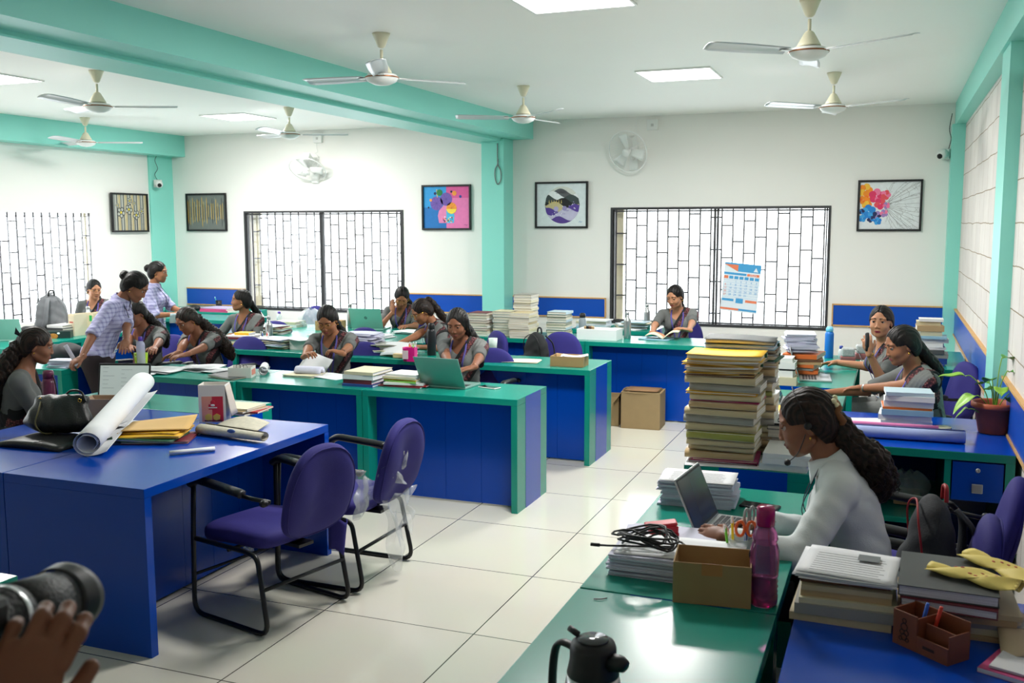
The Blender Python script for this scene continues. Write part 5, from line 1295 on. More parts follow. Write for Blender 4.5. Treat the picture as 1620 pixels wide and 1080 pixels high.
def bottle(p, prof, label, body, capm, caph, name='water_bottle', extra=None, scale=1, cat='bottle'):
    r = empty(name, p, 0, label, cat)
    MB().lathe([(a * scale, b_ * scale) for a, b_ in prof], body, 26).build('body', None, r)
    MB().lathe([(a * scale, b_ * scale) for a, b_ in caph], capm, 22).build('cap', None, r)
    if extra: extra(r)
    return r
STEEL_PROF = [(.001, 0), (.033, 0), (.035, .004), (.035, .17), (.033, .185), (.018, .205), (.016, .215), (.016, .232)]
STEEL_CAP = [(.018, .232), (.019, .234), (.019, .258), (.016, .262), (.001, .263)]
def laptop(p, rz, label, lid=(170, 176, 174), screen=(120, 130, 128), ang=1.9, w=.32, d=.22, logo=False, lit=0):
    """hinge at local y=0, base toward -y, user at -y; lid back faces +y"""
    r = empty('laptop', p, rz, label, 'laptop'); bm_ = mat('laptop_grey_%d' % lid[0], lid, .35, metal=.5)
    bs = MB().box((-w / 2, -d, 0), (w / 2, 0, .014)).build('base', bm_, r, bevel=.003)
    kb = MB(); 
    for i in range(5):
        for j in range(13): kb.cbox((-w / 2 + .03 + j * (w - .06) / 12, -.03 - i * .02, .0148), ((w - .06) / 12 - .003, .016, .0016), mat('key_black', (50, 52, 54), .5))
    kb.build('keyboard', None, bs); MB().box((-.05, -d + .015, .014), (.05, -d + .075, .0146)).build('touchpad', mat('touchpad_grey', (130, 134, 134), .4), bs)
    M = TR((0, 0, .012), 0, -(ang - PI / 2))     # lid tilted back
    ld = MB().box((-w / 2, -.006, 0), (w / 2, 0, d), None, M).build('lid', bm_, r, bevel=.003)
    MB().box((-w / 2 + .006, -.0068, .006), (w / 2 - .006, -.006, d - .006), None, M).build('bezel', M_blackpl, ld)
    sm = mat('screen_%d_%d' % (screen[0], int(lit * 10)), screen, .15, emit=lit) if lit else mat('screen_%d' % screen[0], screen, .15)
    sc = MB().box((-w / 2 + .012, -.0074, .016), (w / 2 - .012, -.0068, d - .014), sm, M)
    if lit:
        ink = mat('screen_text', (96, 104, 104), .3, emit=.35); rr = rnd(4)
        for i in range(12):
            z = d - .03 - i * .013; L = rr.uniform(.02, .09); x0 = rr.choice((-w / 2 + .03, -.02)); sc.box((x0, -.0078, z), (x0 + L, -.0074, z + .002), ink, M)
    sc.build('screen', None, ld)
    if logo:
        lg = MB(); n = 28; cz = d * .55; R_ = .017; pts = [(R_ * math.cos(2 * PI * k / n), .0004, cz + R_ * math.sin(2 * PI * k / n)) for k in range(n)]
        lg.add(pts, [tuple(range(n))[::-1]], mat('logo_grey', (96, 120, 116), .3, metal=.6), False, M)
        for x, z0, z1 in ((-.008, -.003, .012), (-.002, -.003, .004), (.004, -.012, .004), (.009, -.003, .004)): lg.box((x - .001, .0006, cz + z0), (x + .001, .0009, cz + z1), bm_, M)
        lg.build('logo', None, ld)
    return r
# ---------- tall file towers
def file_bundle(x, y, z, w, d, h, c, rz, label, seed, group):
    """cellophane-wrapped bundle of pages in a soft cover, spine to the camera"""
    rr = rnd(seed); n = 14
    def prof(side):
        out = []
        for k in range(7):
            a = -PI / 2 + PI * k / 6; out.append((-d / 2 + .014 - .014 * math.cos(a), h / 2 + (h / 2) * math.sin(a) * (1)))
        return out
    pr = prof(0); sag = rr.uniform(.0, .004); mb = MB()
    pts = [(d / 2, 0)] + pr + [(d / 2, h)]; pts2 = [(p[0] + (.003 if 0 < i < len(pts) - 1 else 0), min(h - .0018, max(.0018, p[1]))) for i, p in enumerate(pts)]
    vs = []; fs = []; nx = 8
    for i in range(nx + 1):
        X = -w / 2 + w * i / nx; b_ = sag * math.sin(PI * i / nx)
        for (yy_, zz) in pts: vs.append((X, yy_ + rr.uniform(-.0008, .0008), max(0, zz - b_ * (zz / h) + 0)))
    m_ = len(pts)
    for i in range(nx):
        for k in range(m_ - 1): fs.append((i * m_ + k, (i + 1) * m_ + k, (i + 1) * m_ + k + 1, i * m_ + k + 1))
    mb.add(vs, fs, None, True)
    o = mb.build('file_bundle', cmat(c, .28), None, loc=(x, y, z)); o.rotation_euler = (0, 0, rz)
    sl = o.modifiers.new('t', 'SOLIDIFY'); sl.thickness = .0015; sl.offset = -1
    MB().box((-w / 2 + .003, -d / 2 + .006, .0018), (w / 2 - .003, d / 2 - .004, h - .0018 - sag)).build('pages', M_pages, o)
    tag(o, label, 'file', group); return o
def thin_file(x, y, z, w, d, h, c, rz, label, seed, group, tabs=None):
    rr = rnd(seed); a, b_ = rr.uniform(-.006, .006), rr.uniform(0, 6)
    mb = MB().sheet(lambda u, v: ((u - .5) * w, (v - .5) * d, h + a * (u - .5) * 2 + .002 * math.sin(5 * u + b_)), 8, 5, .0016, None)
    mb.sheet(lambda u, v: ((u - .5) * w, (v - .5) * d, .0018), 4, 3, .0016, None)
    o = mb.build('file_folder', cmat(c), None, loc=(x, y, z)); o.rotation_euler = (0, 0, rz)
    MB().sheet(lambda u, v: ((u - .5) * (w - .012), (v - .5) * (d - .012), h * .86 + a * (u - .5) * 2 + .002 * math.sin(5 * u + b_)), 8, 5, h * .7, M_paper2 if seed % 2 else M_paper).build('papers', None, o)
    if tabs: MB().cbox((w / 2 - .03, d * .2, h * .5), (.07, .03, max(.006, h * .8)), cmat(tabs)).build('binding_strip', None, o)
    tag(o, label, 'file', group); return o
def tower(cx, cy, items, desc, seed, group, rz0=0):
    rr = rnd(seed); z = .75; n = len(items)
    for i, (kind, c, h, w, d) in enumerate(items):
        lab = '%s %s, %s of %s' % (c, 'wrapped file bundle' if kind == 'b' else 'file folder', ORD[n - 1 - i] if i else 'bottom one', desc)
        x, y = cx + rr.uniform(-.014, .014) - .03 * max(0, z - 1.1), cy + rr.uniform(-.01, .01); w *= 1.05
        if kind == 'b': file_bundle(x, y, z, w, d, h, c, rz0 + rr.uniform(-.06, .06), lab, seed * 50 + i, group)
        else: thin_file(x, y, z, w, d, h, c, rz0 + rr.uniform(-.08, .08), lab, seed * 50 + i, group, 'dark green' if i % 3 == 0 and z > 1.05 else None)
        z += h + .0012
    return z
TX, TY = -.712, 4.62
tw = [('t', 'maroon', .010, .30, .23), ('t', 'pink', .010, .29, .23), ('b', 'tan', .034, .30, .24), ('b', 'beige', .026, .29, .23), ('b', 'beige', .028, .30, .24), ('b', 'olive green', .036, .30, .24), ('b', 'beige', .036, .31, .24), ('b', 'grey', .036, .31, .24), ('b', 'beige', .034, .32, .24),
      ('b', 'tan', .030, .30, .24), ('t', 'pink', .006, .30, .23), ('b', 'beige', .026, .31, .24), ('t', 'yellow', .012, .31, .24), ('b', 'grey', .036, .31, .24), ('b', 'beige', .034, .31, .24), ('t', 'brown', .008, .30, .23), ('t', 'yellow', .008, .31, .23), ('t', 'beige', .012, .31, .24),
      ('t', 'tan', .014, .32, .24), ('t', 'yellow', .010, .32, .24), ('t', 'beige', .016, .32, .24), ('t', 'yellow', .026, .33, .25)]
top1 = tower(TX, TY, tw, 'the tall near tower', 5, 'files of the tall near tower')
tw2 = [('b', 'beige', .036, .30, .24)] * 1 + [('b', c, h, .30, .24) for c, h in (('tan', .034), ('beige', .036), ('pale cream', .03), ('grey', .036), ('beige', .034), ('tan', .032), ('beige', .036), ('olive green', .03), ('beige', .036), ('grey', .03), ('tan', .036))] + [('t', c, h, .32, .25) for c, h in (('beige', .014), ('tan', .016), ('dark green', .012), ('beige', .016), ('grey', .014), ('brown', .012), ('light blue', .02), ('dark grey', .022))]
tower(-.665, 4.89, tw2, 'the second tower', 6, 'files of the second tower behind')
sheet_paper((-.70, 4.60, .7502), .1, .36, .30, 'white sheet lying under the tall near tower', curl=.0, seed=3)
# beside the towers
stack(-.42, 4.62, .75, [(.21, .29, .03, 'white'), (.21, .29, .028, 'white'), (.21, .29, .02, 'white')], 'the paper pads right of the tall tower', 'notepad', 'notepad', 'paper pads beside the tall tower', seed=9, kind='notepad', hard=False, pm=M_pagesw)
stack(-.40, 4.93, .75, [(.26, .33, .045, 'beige'), (.26, .32, .045, 'tan'), (.27, .32, .04, 'grey'), (.27, .33, .018, 'dark grey')], 'the files behind the white pads', 'register', 'register', 'files behind the pads', seed=10, kind='register', spine=PI)
stack(-.42, 5.30, .75, [(.26, .33, .04, 'beige'), (.26, .32, .04, 'beige'), (.27, .32, .03, 'tan'), (.27, .33, .012, 'yellow')], 'the files near the right laptop', 'register', 'register', 'files near the right laptop', seed=12, kind='register')
sheet_paper((-.42, 4.93, .9075), .15, .21, .29, 'white sheet on top of the files behind the pads', curl=.004, seed=5)
# P14 desk
laptop((-.62, 6.25, .75), PI / 2 + .05, 'silver laptop of the person in the patterned saree', (186, 188, 188), (70, 76, 78), 1.95)
tag(MB().tube(smooth_path([(0, 0, .006), (.05, .02, .01), (.1, -.01, .008), (.14, .03, .012), (.19, 0, .008), (.22, -.03, .006)]), .003, M_blackpl, 6).build('cable', None, loc=(-.78, 5.92, .75)), 'black cable lying beside the silver laptop on the right', 'cable')
# P13 desk
laptop((-.60, 7.30, .75), PI / 2 + .1, 'silver laptop before the person holding the handset', (188, 190, 190), (60, 70, 76), 1.9)
stack(-.72, 7.02, .75, [(.24, .18, .055, 'pale cream'), (.24, .18, .045, 'white'), (.22, .17, .012, 'black'), (.22, .16, .045, 'white'), (.2, .15, .03, 'white')], 'the corner stack near the blue bottle', 'book', 'book', 'books at the corner by the blue bottle', seed=15, pm=M_pages)
stack(-.60, 7.18 + .35, .75, [(.24, .3, .02, 'brown'), (.24, .3, .025, 'orange'), (.24, .3, .02, 'grey'), (.24, .3, .022, 'orange'), (.25, .3, .02, 'tan'), (.25, .3, .02, 'brown'), (.25, .3, .03, 'orange')], 'the pile under loose papers', 'file_folder', 'file', 'orange and brown files', seed=16, kind='file folder', hard=False, jit=.02, rj=.15, pm=M_pages)
paper_pile(-.62, 7.54, .925, .21, .28, 12, .011, 'white paper bundle in the pile on the orange files', .1, 17, M_lilacpaper, .018, fan=.15)
bottle(tuple(at(1311, 566, .75)), [(.001, 0), (.034, 0), (.036, .005), (.036, .20), (.033, .212), (.026, .222)], 'blue insulated water bottle standing beside the person with the handset', mat('two_blue_bottle', (30, 110, 196), .35), mat('light_blue_cap', (110, 190, 226), .4), [(.027, .222), (.030, .226), (.030, .245), (.022, .262), (.001, .264)])
def dispenser(p, label):
    r = empty('desk_organiser', p, .1, label, 'desk organiser')
    MB().prism([(-.05, -.05), (.05, -.05), (.05, .05), (-.05, .05)], .05, .12, mat('speckled_grey_tin', (168, 172, 172), .4, noise=.3, nscale=90)).build('tin_top', None, r, bevel=.012)
    MB().cbox((0, 0, .025), (.115, .11, .05), mat('dusty_rose_plastic', (150, 92, 92), .5)).build('base', None, r, bevel=.004)
dispenser(tuple(at(1341, 573, .75)), 'grey speckled tin holder on a rose base beside the blue bottle'); dispenser(tuple(at(1364, 568, .75)), 'taller grey speckled tin holder nearest the person with the handset')
bottle(tuple(at(1330, 572, .75)), [(.001, 0), (.022, 0), (.022, .09), (.012, .11)], 'small clear bottle with a dark blue cap behind the tin holder', mat('clear_plastic', (220, 230, 235), .2, alpha=.6), mat('blue_cap', (40, 60, 150), .4), [(.014, .105), (.014, .13), (.001, .132)])
tag(MB().tube(smooth_path([tuple(at(1342, 560, .80)), tuple(at(1350, 552, .84)), tuple(at(1358, 556, .82)), tuple(at(1366, 574, .78)), tuple(at(1385, 585, .757)), tuple(at(1340, 580, .757))]), .003, M_blackpl, 6).build('cable', None), 'black curled cable beside the grey speckled tins', 'cable')
_r = P13; hp_ = T3(atY(1371, 540, 7.05))
hs = empty('handset', hp_, .3, 'black curved handset raised in the hand of the person looking at the camera', 'handset')
MB().tube(smooth_path([(0, 0, -.06), (0, -.012, -.03), (0, -.014, .02), (0, -.004, .06)]), [.014] * 6 + [.02] * 12 + [.012], M_blackpl, 10, flat=(.6, 1.3)).build('shell', None, hs)
# far right desk stack
stack(.30, 8.42, .75, [(.24, .3, .012, 'blue'), (.25, .19, .045, 'blue'), (.25, .19, .035, 'grey'), (.24, .18, .03, 'dark grey'), (.22, .17, .02, 'white'), (.23, .17, .03, 'white'), (.22, .16, .035, 'white'), (.24, .18, .02, 'light blue'), (.16, .13, .035, 'pale cream'), (.20, .15, .045, 'tan'), (.18, .14, .03, 'pale cream'), (.18, .14, .022, 'white')],
      'the stack by the right wall', 'book', 'book', 'books stacked by the right wall', seed=21, jit=.02, rj=.12)
sheet_paper((.18, 8.25, .7505), .3, .21, .29, 'white sheet sticking out from under the book stack by the right wall', seed=8)
for k in range(6):
    book((.22 + .028 * k, 8.32, .12), PI / 2, .2, .022, .19, ['pale cream', 'tan', 'white'][k % 3], None, 'book', 'pale upright book standing in the dark opening of the far right desk', 'book', 'books inside the far right desk', tilt=(0, 0)) if False else None
# plant desk
def potted_plant(p):
    r = empty('potted_plant', p, 0, 'money plant in a terracotta-coloured pot on the blue desk by the right wall', 'plant')
    tc = mat('terracotta_plastic', (180, 88, 56), .5); 
    MB().lathe([(.001, 0), (.072, 0), (.075, .005), (.098, .135), (.112, .137), (.116, .145), (.116, .165), (.108, .168), (.100, .160), (.095, .13)], tc, 36, cap=False).build('pot', None, r)
    MB().lathe([(.001, .137), (.06, .139), (.097, .134)], mat('potting_soil', (50, 38, 30), .95, bump=.5, bscale=80), 24, cap=False).build('soil', None, r)
    lf = mat('leaf_green', (70, 140, 44), .4, noise=.25, nscale=18); lf2 = mat('leaf_light_green', (130, 178, 60), .4, noise=.2, nscale=18)
    L = [((-.15, -.02, .30), .1, PI, .1), ((.03, .02, .40), .11, .5, .5), ((.06, .0, .33), .10, -.3, 1.0), ((-.10, -.05, .20), .09, PI + .5, .9), ((-.04, -.04, .27), .06, 2.4, .3), ((.10, -.03, .24), .07, -.4, .9), ((.02, -.05, .25), .065, -1.6, .4), ((-.02, .03, .28), .07, 1.8, .4), ((.05, -.05, .2), .055, -1.0, .6), ((-.13, -.06, .13), .05, PI, 1.2), ((.0, .0, .24), .05, 3.6, .2)]
    for i, (q, s_, a, dr) in enumerate(L):
        st = smooth_path([(q[0] * .15, q[1] * .3, .13), (q[0] * .35, q[1] * .6, q[2] * .75), (q[0] * .8, q[1], q[2] * 1.0), q], 5)
        stem = MB().tube(st, .0026, lf2, 6).build('stem', None, r)
        s_ = s_ * 1.35
        def f(u, v):
            wd = s_ * .40 * (math.sin(PI * min(1, u ** .62)) ** .8 if 0 < u < 1 else 0); y = (v - .5) * 2 * wd; x = s_ * u
            return (x, y, -dr * x * x / s_ * .9 + abs(y) * .25 + .004 * math.sin(u * 9))
        MB().sheet(f, 12, 6, .0008, lf if i % 3 else lf2, TR(q, a)).build('leaf', None, stem)
potted_plant(T3(at(1571, 684, .75)))
c0 = at(1425, 688, .75)
def roll(p, rz, L, R_, turns, label, m, name='paper_roll', th=.0008, tag_c='paper roll', flatz=1., inner=.35, tail=.0):
    def f(u, v):
        a = u * turns * 2 * PI; q = R_ * (inner + (1 - inner) * u); x = q * math.cos(a); z = q * math.sin(a) * flatz
        return (x, (v - .5) * L, R_ * flatz + z)
    mb = MB().sheet(f, int(26 * turns), 3, th, m)
    o = mb.build(name, None, loc=p); o.rotation_euler = (0, 0, rz); return tag(o, label, tag_c)
roll((.02, 5.36, .75), PI / 2 + .03, .72, .034, 2.2, 'long roll of pale blue chart paper on the blue desk behind the white shirt', mat('pale_blue_chart', (150, 164, 206), .5), inner=.6)
roll((.03, 5.43, .75), PI / 2 + .03, .70, .028, 2.2, 'long black chart roll lying behind the pale blue roll', mat('black_chart', (40, 42, 44), .5), inner=.6)
roll((-.02, 5.393, .805), PI / 2 + .03, .55, .012, 1.5, 'thin pink rolled sheet between the blue and black rolls', mat('pink_chart', (214, 120, 170), .5), inner=.7)
z = stack(.11, 5.72, .75, [(.25, .19, .026, 'lilac'), (.26, .2, .022, 'white'), (.27, .2, .03, 'white'), (.26, .2, .03, 'light blue'), (.25, .19, .012, 'orange'), (.25, .19, .034, 'white'), (.25, .19, .028, 'white'), (.24, .18, .02, 'pale blue')],
      'the magazine stack on the blue desk', 'magazine', 'magazine', 'magazines on the blue drawer desk', seed=25, hard=False, kind='magazine', jit=.012, rj=.08, pm=M_pagesw)
stack(-.06, 5.62, .75, [(.2, .14, .012, 'red'), (.19, .13, .006, 'blue')], 'the small pair left of the magazine stack', 'notebook', 'notebook', seed=26, kind='notebook')
sheet_paper((-.12, 5.78, .7505), .1, .29, .21, 'white sheets spread left of the magazine stack', seed=27)
bottle(tuple(at(1492, 682, .75)), [(.001, 0), (.03, 0), (.042, .012), (.044, .02)], 'small pale oval dish with lid beside the rolled charts', mat('pale_soap_dish', (196, 196, 170), .4), mat('pale_soap_dish', (196, 196, 170), .4), [(.045, .02), (.04, .026), (.001, .028)], 'dish', cat='dish')
# polythene bag on the shelf
def polybag(p, w, h, label, seed, name='plastic_bag', knot=True):
    rr = rnd(seed); m = mat('thin_clear_polythene', (226, 230, 232), .15, alpha=.22, spec=1.0)
    mb = MB(); ph = [rr.uniform(0, 6) for _ in range(6)]
    def f(u, v):
        a = u * 2 * PI; t = v; q = w / 2 * (math.sin(PI * (.12 + .8 * t)) ** .7) * (1 + .16 * math.sin(3 * a + ph[0]) + .10 * math.sin(7 * a + ph[1] + 5 * t)); return (q * math.cos(a), q * .7 * math.sin(a), h * t + .01 * math.sin(5 * a + ph[2]))
    mb.sheet(f, 40, 10, .0006, m, smooth=False)
    o = mb.build(name, None, loc=p); return tag(o, label, 'plastic bag')
polybag((.12, 5.5, .386), .2, .17, 'crumpled clear plastic bag with a brown packet on the green shelf', 3)
for k, c in enumerate(('tan', 'pale cream')): tag(MB().cbox((0, 0, 0), (.13, .16, .025)).build('parcel', cmat(c), None, loc=(.12, 5.5, .405 + .026 * k)), '%s packet inside the clear bag on the green shelf' % c, 'parcel')
# ---------------------------------------------------------------- near green desk
carton((-.465, 2.86, .75), .12, .225, .165, .125, 'open brown cardboard box with tape beside the pink bottle', tape=True)
sheet_paper((-.44, 2.88, .757), .4, .12, .08, 'white slip of paper inside the open brown box', seed=31)
mp = mat('clear_magenta_plastic', (214, 120, 178), .08, trans=.75, ior=1.25); mpc = mat('magenta_cap', (176, 20, 96), .12, trans=.3)
bottle((-.315, 2.85, .75), [(.001, 0), (.036, 0), (.040, .006), (.041, .03), (.038, .036), (.041, .042), (.038, .05), (.041, .057), (.038, .065), (.041, .073), (.038, .082), (.041, .09), (.042, .12), (.042, .165), (.036, .185), (.034, .19), (.038, .2), (.034, .215), (.026, .235), (.024, .242)], 'translucent pink water bottle with magenta cap beside the cardboard box', mp, mpc, [(.026, .238), (.027, .24), (.027, .288), (.024, .294), (.001, .295)],
       extra=lambda r: (MB().lathe([(.001, .004), (.036, .005), (.037, .085), (.001, .086)], mat('pink_liquid', (190, 40, 120), .1, trans=.6, ior=1.33), 26).build('liquid', None, r), MB().ell((-.0405, -.012, .15), (.003, .012, .012), mat('round_sticker', (30, 34, 40), .4)).build('round_sticker', None, r)))
def pens(p, rz, label, cupm, cup=(.04, .09), items=(), name='pen_holder', square=False):
    r = empty(name, p, rz, label, 'pen holder')
    if square: MB().box((-cup[0], -cup[0], 0), (cup[0], cup[0], .003)).box((-cup[0], -cup[0], .003), (cup[0], -cup[0] + .003, cup[1])).box((-cup[0], cup[0] - .003, .003), (cup[0], cup[0], cup[1])).box((-cup[0], -cup[0] + .003, .003), (-cup[0] + .003, cup[0] - .003, cup[1])).box((cup[0] - .003, -cup[0] + .003, .003), (cup[0], cup[0] - .003, cup[1])).build('cup', cupm, r)
    else: MB().lathe([(.001, 0), (cup[0] * .94, 0), (cup[0], cup[1]), (cup[0] - .003, cup[1]), (cup[0] * .9, .004), (.001, .004)], cupm, 20, cap=False).build('cup', None, r)
    for i, (c, L, x, y, lx, ly) in enumerate(items):
        o = MB().tube([(0, 0, 0), (lx * L, ly * L, L)], .0045, mat('pen_%d_%d_%d' % c, c, .35), 8).lathe([(.005, 0), (.005, .02), (.002, .024)], M_whitepl, 8, M=TR((lx * L, ly * L, L - .02))).build('pen', None, loc=(0, 0, 0))
        M = TR(p, rz); o.location = M @ Vector((x, y, .006)); o.rotation_euler = (0, 0, rz)
        nm = {(230, 60, 40): 'orange-red', (30, 80, 170): 'blue', (220, 220, 220): 'white', (30, 30, 34): 'black', (250, 220, 40): 'yellow', (120, 210, 60): 'bright green', (200, 30, 40): 'red'}.get(c, 'plain')
        tag(o, '%s pen standing in the %s' % (nm, label), 'pen')
    return r
R_, B_, W_, K_, Y_, G_ = (230, 60, 40), (30, 80, 170), (220, 220, 220), (30, 30, 34), (250, 220, 40), (120, 210, 60)
pens((-.43, 3.17, .75), 0, 'clear cup behind the cardboard box', mat('clear_cup', (210, 220, 220), .15, alpha=.4), (.04, .09), [(Y_, .15, -.02, 0, -.05, 0), (G_, .12, -.03, -.01, -.15, 0), (K_, .13, .02, .01, .2, 0), (B_, .13, .01, 0, .1, 0), ((200, 30, 40), .11, .03, .0, .25, 0)])
def scissors(p, rz, label, col=(226, 96, 40)):
    r = empty('scissors', p, rz, label, 'scissors')
    MB().tube([(0, 0, 0), (.0, 0, .10)], .005, M_steel, 6, flat=(.3, 1)).build('blade', None, r)
    for q in (-1, 1): MB().tube([(q * .018 + .014 * math.cos(a), 0, .122 + .024 * math.sin(a)) for a in [2 * PI * k / 16 for k in range(16)]], .005, mat('scissor_handle_%d' % col[0], col, .4), 7, closed=True).build('handle', None, r)
scissors((-.41, 3.15, .755), .3, 'orange-handled scissors standing in the cup behind the box')
scissors((-.405, 3.19, .79), 1.2, 'steel scissors with ring handles standing behind the pink bottle', (150, 150, 150))
NP = 'white answer paper bundle in the heap '
paper_pile(-.66, 3.02, .75, .30, .20, 9, .0075, NP + 'under the coiled black cable', .02, 41, M_lilacpaper, .008)
sheet_paper((-.60, 3.05, .8185), .05, .40, .22, 'large white sheet on top of the heap under the coiled cable', curl=.002, seed=2)
def coil():
    rr = rnd(3); pts = []
    for i in range(7 * 16):
        a = i / 16 * 2 * PI; q = .075 + .016 * math.sin(i * .31) + .008 * math.sin(i * 1.3); pts.append((q * math.cos(a) * 1.12 + .012 * math.sin(i * .06), q * .75 * math.sin(a), .012 + .03 * i / 112 + .010 * math.sin(a * 1.5 + i * .05) + .028 * abs(math.sin(a + .5)) ** 2))
    pts = [(-.15, -.03, .006), (-.12, -.03, .008)] + pts + [(.10, .05, .02), (.12, .0, .03), (.11, -.05, .008)]
    r = empty('cable_coil', (-.70, 3.00, .8205), 0, 'coiled black cable lying on the white paper heap', 'cable')
    MB().tube(pts, .0036, M_blackpl, 6).build('cable', None, r); MB().tube([(-.15, -.03, .006), (-.18, -.032, .006)], .006, M_blackpl, 8).build('plug', None, r)
coil()
rp = empty('hole_punch', (-.70, 3.24, .80), .35, 'red paper punch on white sheets behind the coiled cable', 'hole punch'); rm = mat('punch_red', (186, 24, 40), .35)
MB().box((-.05, -.03, 0), (.05, .03, .012), rm).box((-.048, -.028, .012), (.048, -.02, .035), rm).box((-.048, .02, .012), (.048, .028, .035), rm).build('base', None, rp, bevel=.003)
MB().box((-.06, -.026, .03), (.05, .026, .042), rm, TR((0, 0, .0), ry=-.12)).build('lever', None, rp, bevel=.004); MB().tube([(-.03, -.03, .03), (-.03, .03, .03)], .005, M_steel, 8).build('pin', None, rp)
paper_pile(-.68, 3.24, .75, .30, .21, 6, .008, NP + 'under the red punch', .1, 43, M_lilacpaper, .01)
laptop((-.60, 3.52, .75), PI / 2 - .1, 'silver laptop before the person in the white shirt', (176, 180, 180), (66, 70, 72), 1.98, .30, .21)
paper_pile(-.69, 3.86, .75, .29, .21, 13, .0078, NP + 'behind the near laptop', .08, 45, M_lilacpaper, .012, fan=.05)
sheet_paper((-.69, 3.85, .853), .05, .29, .2, 'printed white sheet topping the heap behind the near laptop', curl=.002, seed=6, text=True)
def phone(p, rz, label, col=(30, 30, 34)):
    r = empty('mobile_phone', p, rz, label, 'phone'); MB().box((-.036, -.075, 0), (.036, .075, .008), mat('phone_case_%d' % col[0], col, .35)).build('case', None, r, bevel=.004)
    MB().box((-.033, -.071, .008), (.033, .071, .0088), mat('phone_glass', (22, 22, 26), .08)).build('screen', None, r, bevel=.0003)
phone((-.45, 3.86, .75), 1.4, 'dark mobile phone lying behind the near laptop')
tag(MB().tube(smooth_path([(0, 0, .003), (.02, .004, .004), (.035, .02, .003)]), .0018, M_blackpl, 5).build('hair_pin', None, loc=(-.79, 2.70, .75)), 'short black curved pin on the nearest green desktop', 'hair pin')
# steel flask
fk = empty('thermos_flask', (-.565, 1.93, .75), -.35, 'steel thermos jug with black handle, spout and lid at the bottom edge', 'flask'); fs_ = .92
MB().lathe([(.001, 0), (.055, 0), (.060, .008), (.062, .08), (.060, .13), (.055, .155)], M_steel, 36).build('body', None, fk)
MB().lathe([(.0555, .150), (.0565, .155), (.052, .175), (.050, .19), (.050, .21), (.046, .222), (.030, .228), (.001, .229)], M_blackpl, 36).build('lid', None, fk)
MB().lathe([(.001, .2285), (.034, .2285), (.032, .232), (.001, .2325)], mat('clear_lid_disc', (70, 74, 76), .12), 28).build('lid_disc', None, fk)
MB().tube([(.04, 0, .19), (.075, 0, .195), (.085, 0, .192)], [.022, .017, .013], M_blackpl, 10).build('spout', None, fk)
MB().tube(smooth_path([(-.045, 0, .195), (-.085, 0, .198), (-.105, 0, .17), (-.112, 0, .09), (-.10, 0, .03), (-.058, 0, .02)]), .010, M_blackpl, 8, flat=(.7, 1.3)).build('handle', None, fk)
MB().tube([(-.04, 0, .228), (-.065, .0, .236)], .007, M_blackpl, 8).build('thumb_lever', None, fk)
# ---------------------------------------------------------------- near blue desk
z = stack(-.09, 2.90, .75, [(.27, .28, .022, 'beige'), (.27, .28, .03, 'grey'), (.26, .27, .016, 'pale cream'), (.24, .25, .018, 'tan'), (.24, .25, .014, 'beige'), (.24, .22, .012, 'brown')], 'the near pile under printed sheets', 'register', 'register', 'registers on the near blue desk', seed=51, kind='register', jit=.008, rj=.04, pm=M_pages)
for k in range(7): sheet_paper((-.085 + .006 * math.sin(k * 2.3), 2.90 + .005 * math.cos(k * 3.1), z + .0025 * k), -.06 + .05 * math.sin(k * 1.9), .26, .25, 'white printed sheet, %s in the loose layer topping the near register pile' % ORD[6 - k] if k < 6 else 'topmost printed sheet with grey block on the near register pile', curl=.003, seed=60 + k, text=k == 6)
MB_ = MB().box((.0, 0, 0), (.06, .055, .0004), mat('printed_grey_block', (120, 124, 126), .7)); o_ = MB_.build('printed_photo', None, None, loc=(-.06, 2.93, z + .0225)); o_.rotation_euler = (0, 0, -.06); tag(o_, 'grey printed block on the topmost sheet of the near pile', 'print')
z = stack(.21, 2.93, .75, [(.32, .30, .012, 'tan'), (.30, .28, .018, 'pale cream'), (.30, .28, .014, 'grey'), (.28, .27, .016, 'tan'), (.28, .26, .014, 'beige')], 'the pile under the hardbound books', 'file_folder', 'file', 'files on the near blue desk at right', seed=53, kind='file folder', hard=False, jit=.012, rj=.06)
book((.19, 2.90, z + .002), -.1, .24, .29, .024, 'maroon', M_pagesw, 'book', 'maroon hardbound book under the dark grey one on the near blue desk', 'book', tilt=(.0, 0), spine=PI)
book((.18, 2.92, z + .028), -.04, .25, .30, .03, 'dark grey', M_pagesw, 'book', 'dark grey hardbound book topping the right pile on the near blue desk', 'book', spine=PI)
ym = mat('yellow_paper_wrap', (226, 204, 110), .6, noise=.1, nscale=10); ym2 = mat('red_print_on_wrap', (176, 60, 60), .7)
def wrap(p, rz, L, W_2, label, seed, name='wrapping_paper'):
    rr = rnd(seed); ph = rr.uniform(0, 6)
    def f(u, v):
        a = v * 2 * PI * 1.05; q = W_2 * (.26 + .03 * math.sin(u * 7 + ph)) * (.75 + .5 * u); return ((u - .5) * L, q * 1.7 * math.cos(a) + .01 * math.sin(u * 9 + a * 3), .004 + q * .55 * (1 + math.sin(a)) + .006 * math.sin(u * 13 + 2 * a))
    mb = MB().sheet(f, 18, 20, .0008, ym)
    for k in range(9):
        u, v = .3 + .06 * k + rr.uniform(-.02, .02), .2 + rr.uniform(-.07, .08); c = Vector(f(u, v))
        mb.ell((c.x, c.y, c.z), (.007, .004, .0022), ym2, nu=6, nv=4)
    o = mb.build(name, None, loc=p); o.rotation_euler = (0, 0, rz); return tag(o, label, 'wrapping paper')
wrap((.24, 2.87, z + .059), -.38, .24, .07, 'crumpled yellow wrapper with red print on the dark grey book', 5)
wrap((.32, 2.97, z + .060), -.85, .26, .075, 'second yellow wrapper fanned out at the right edge', 8)
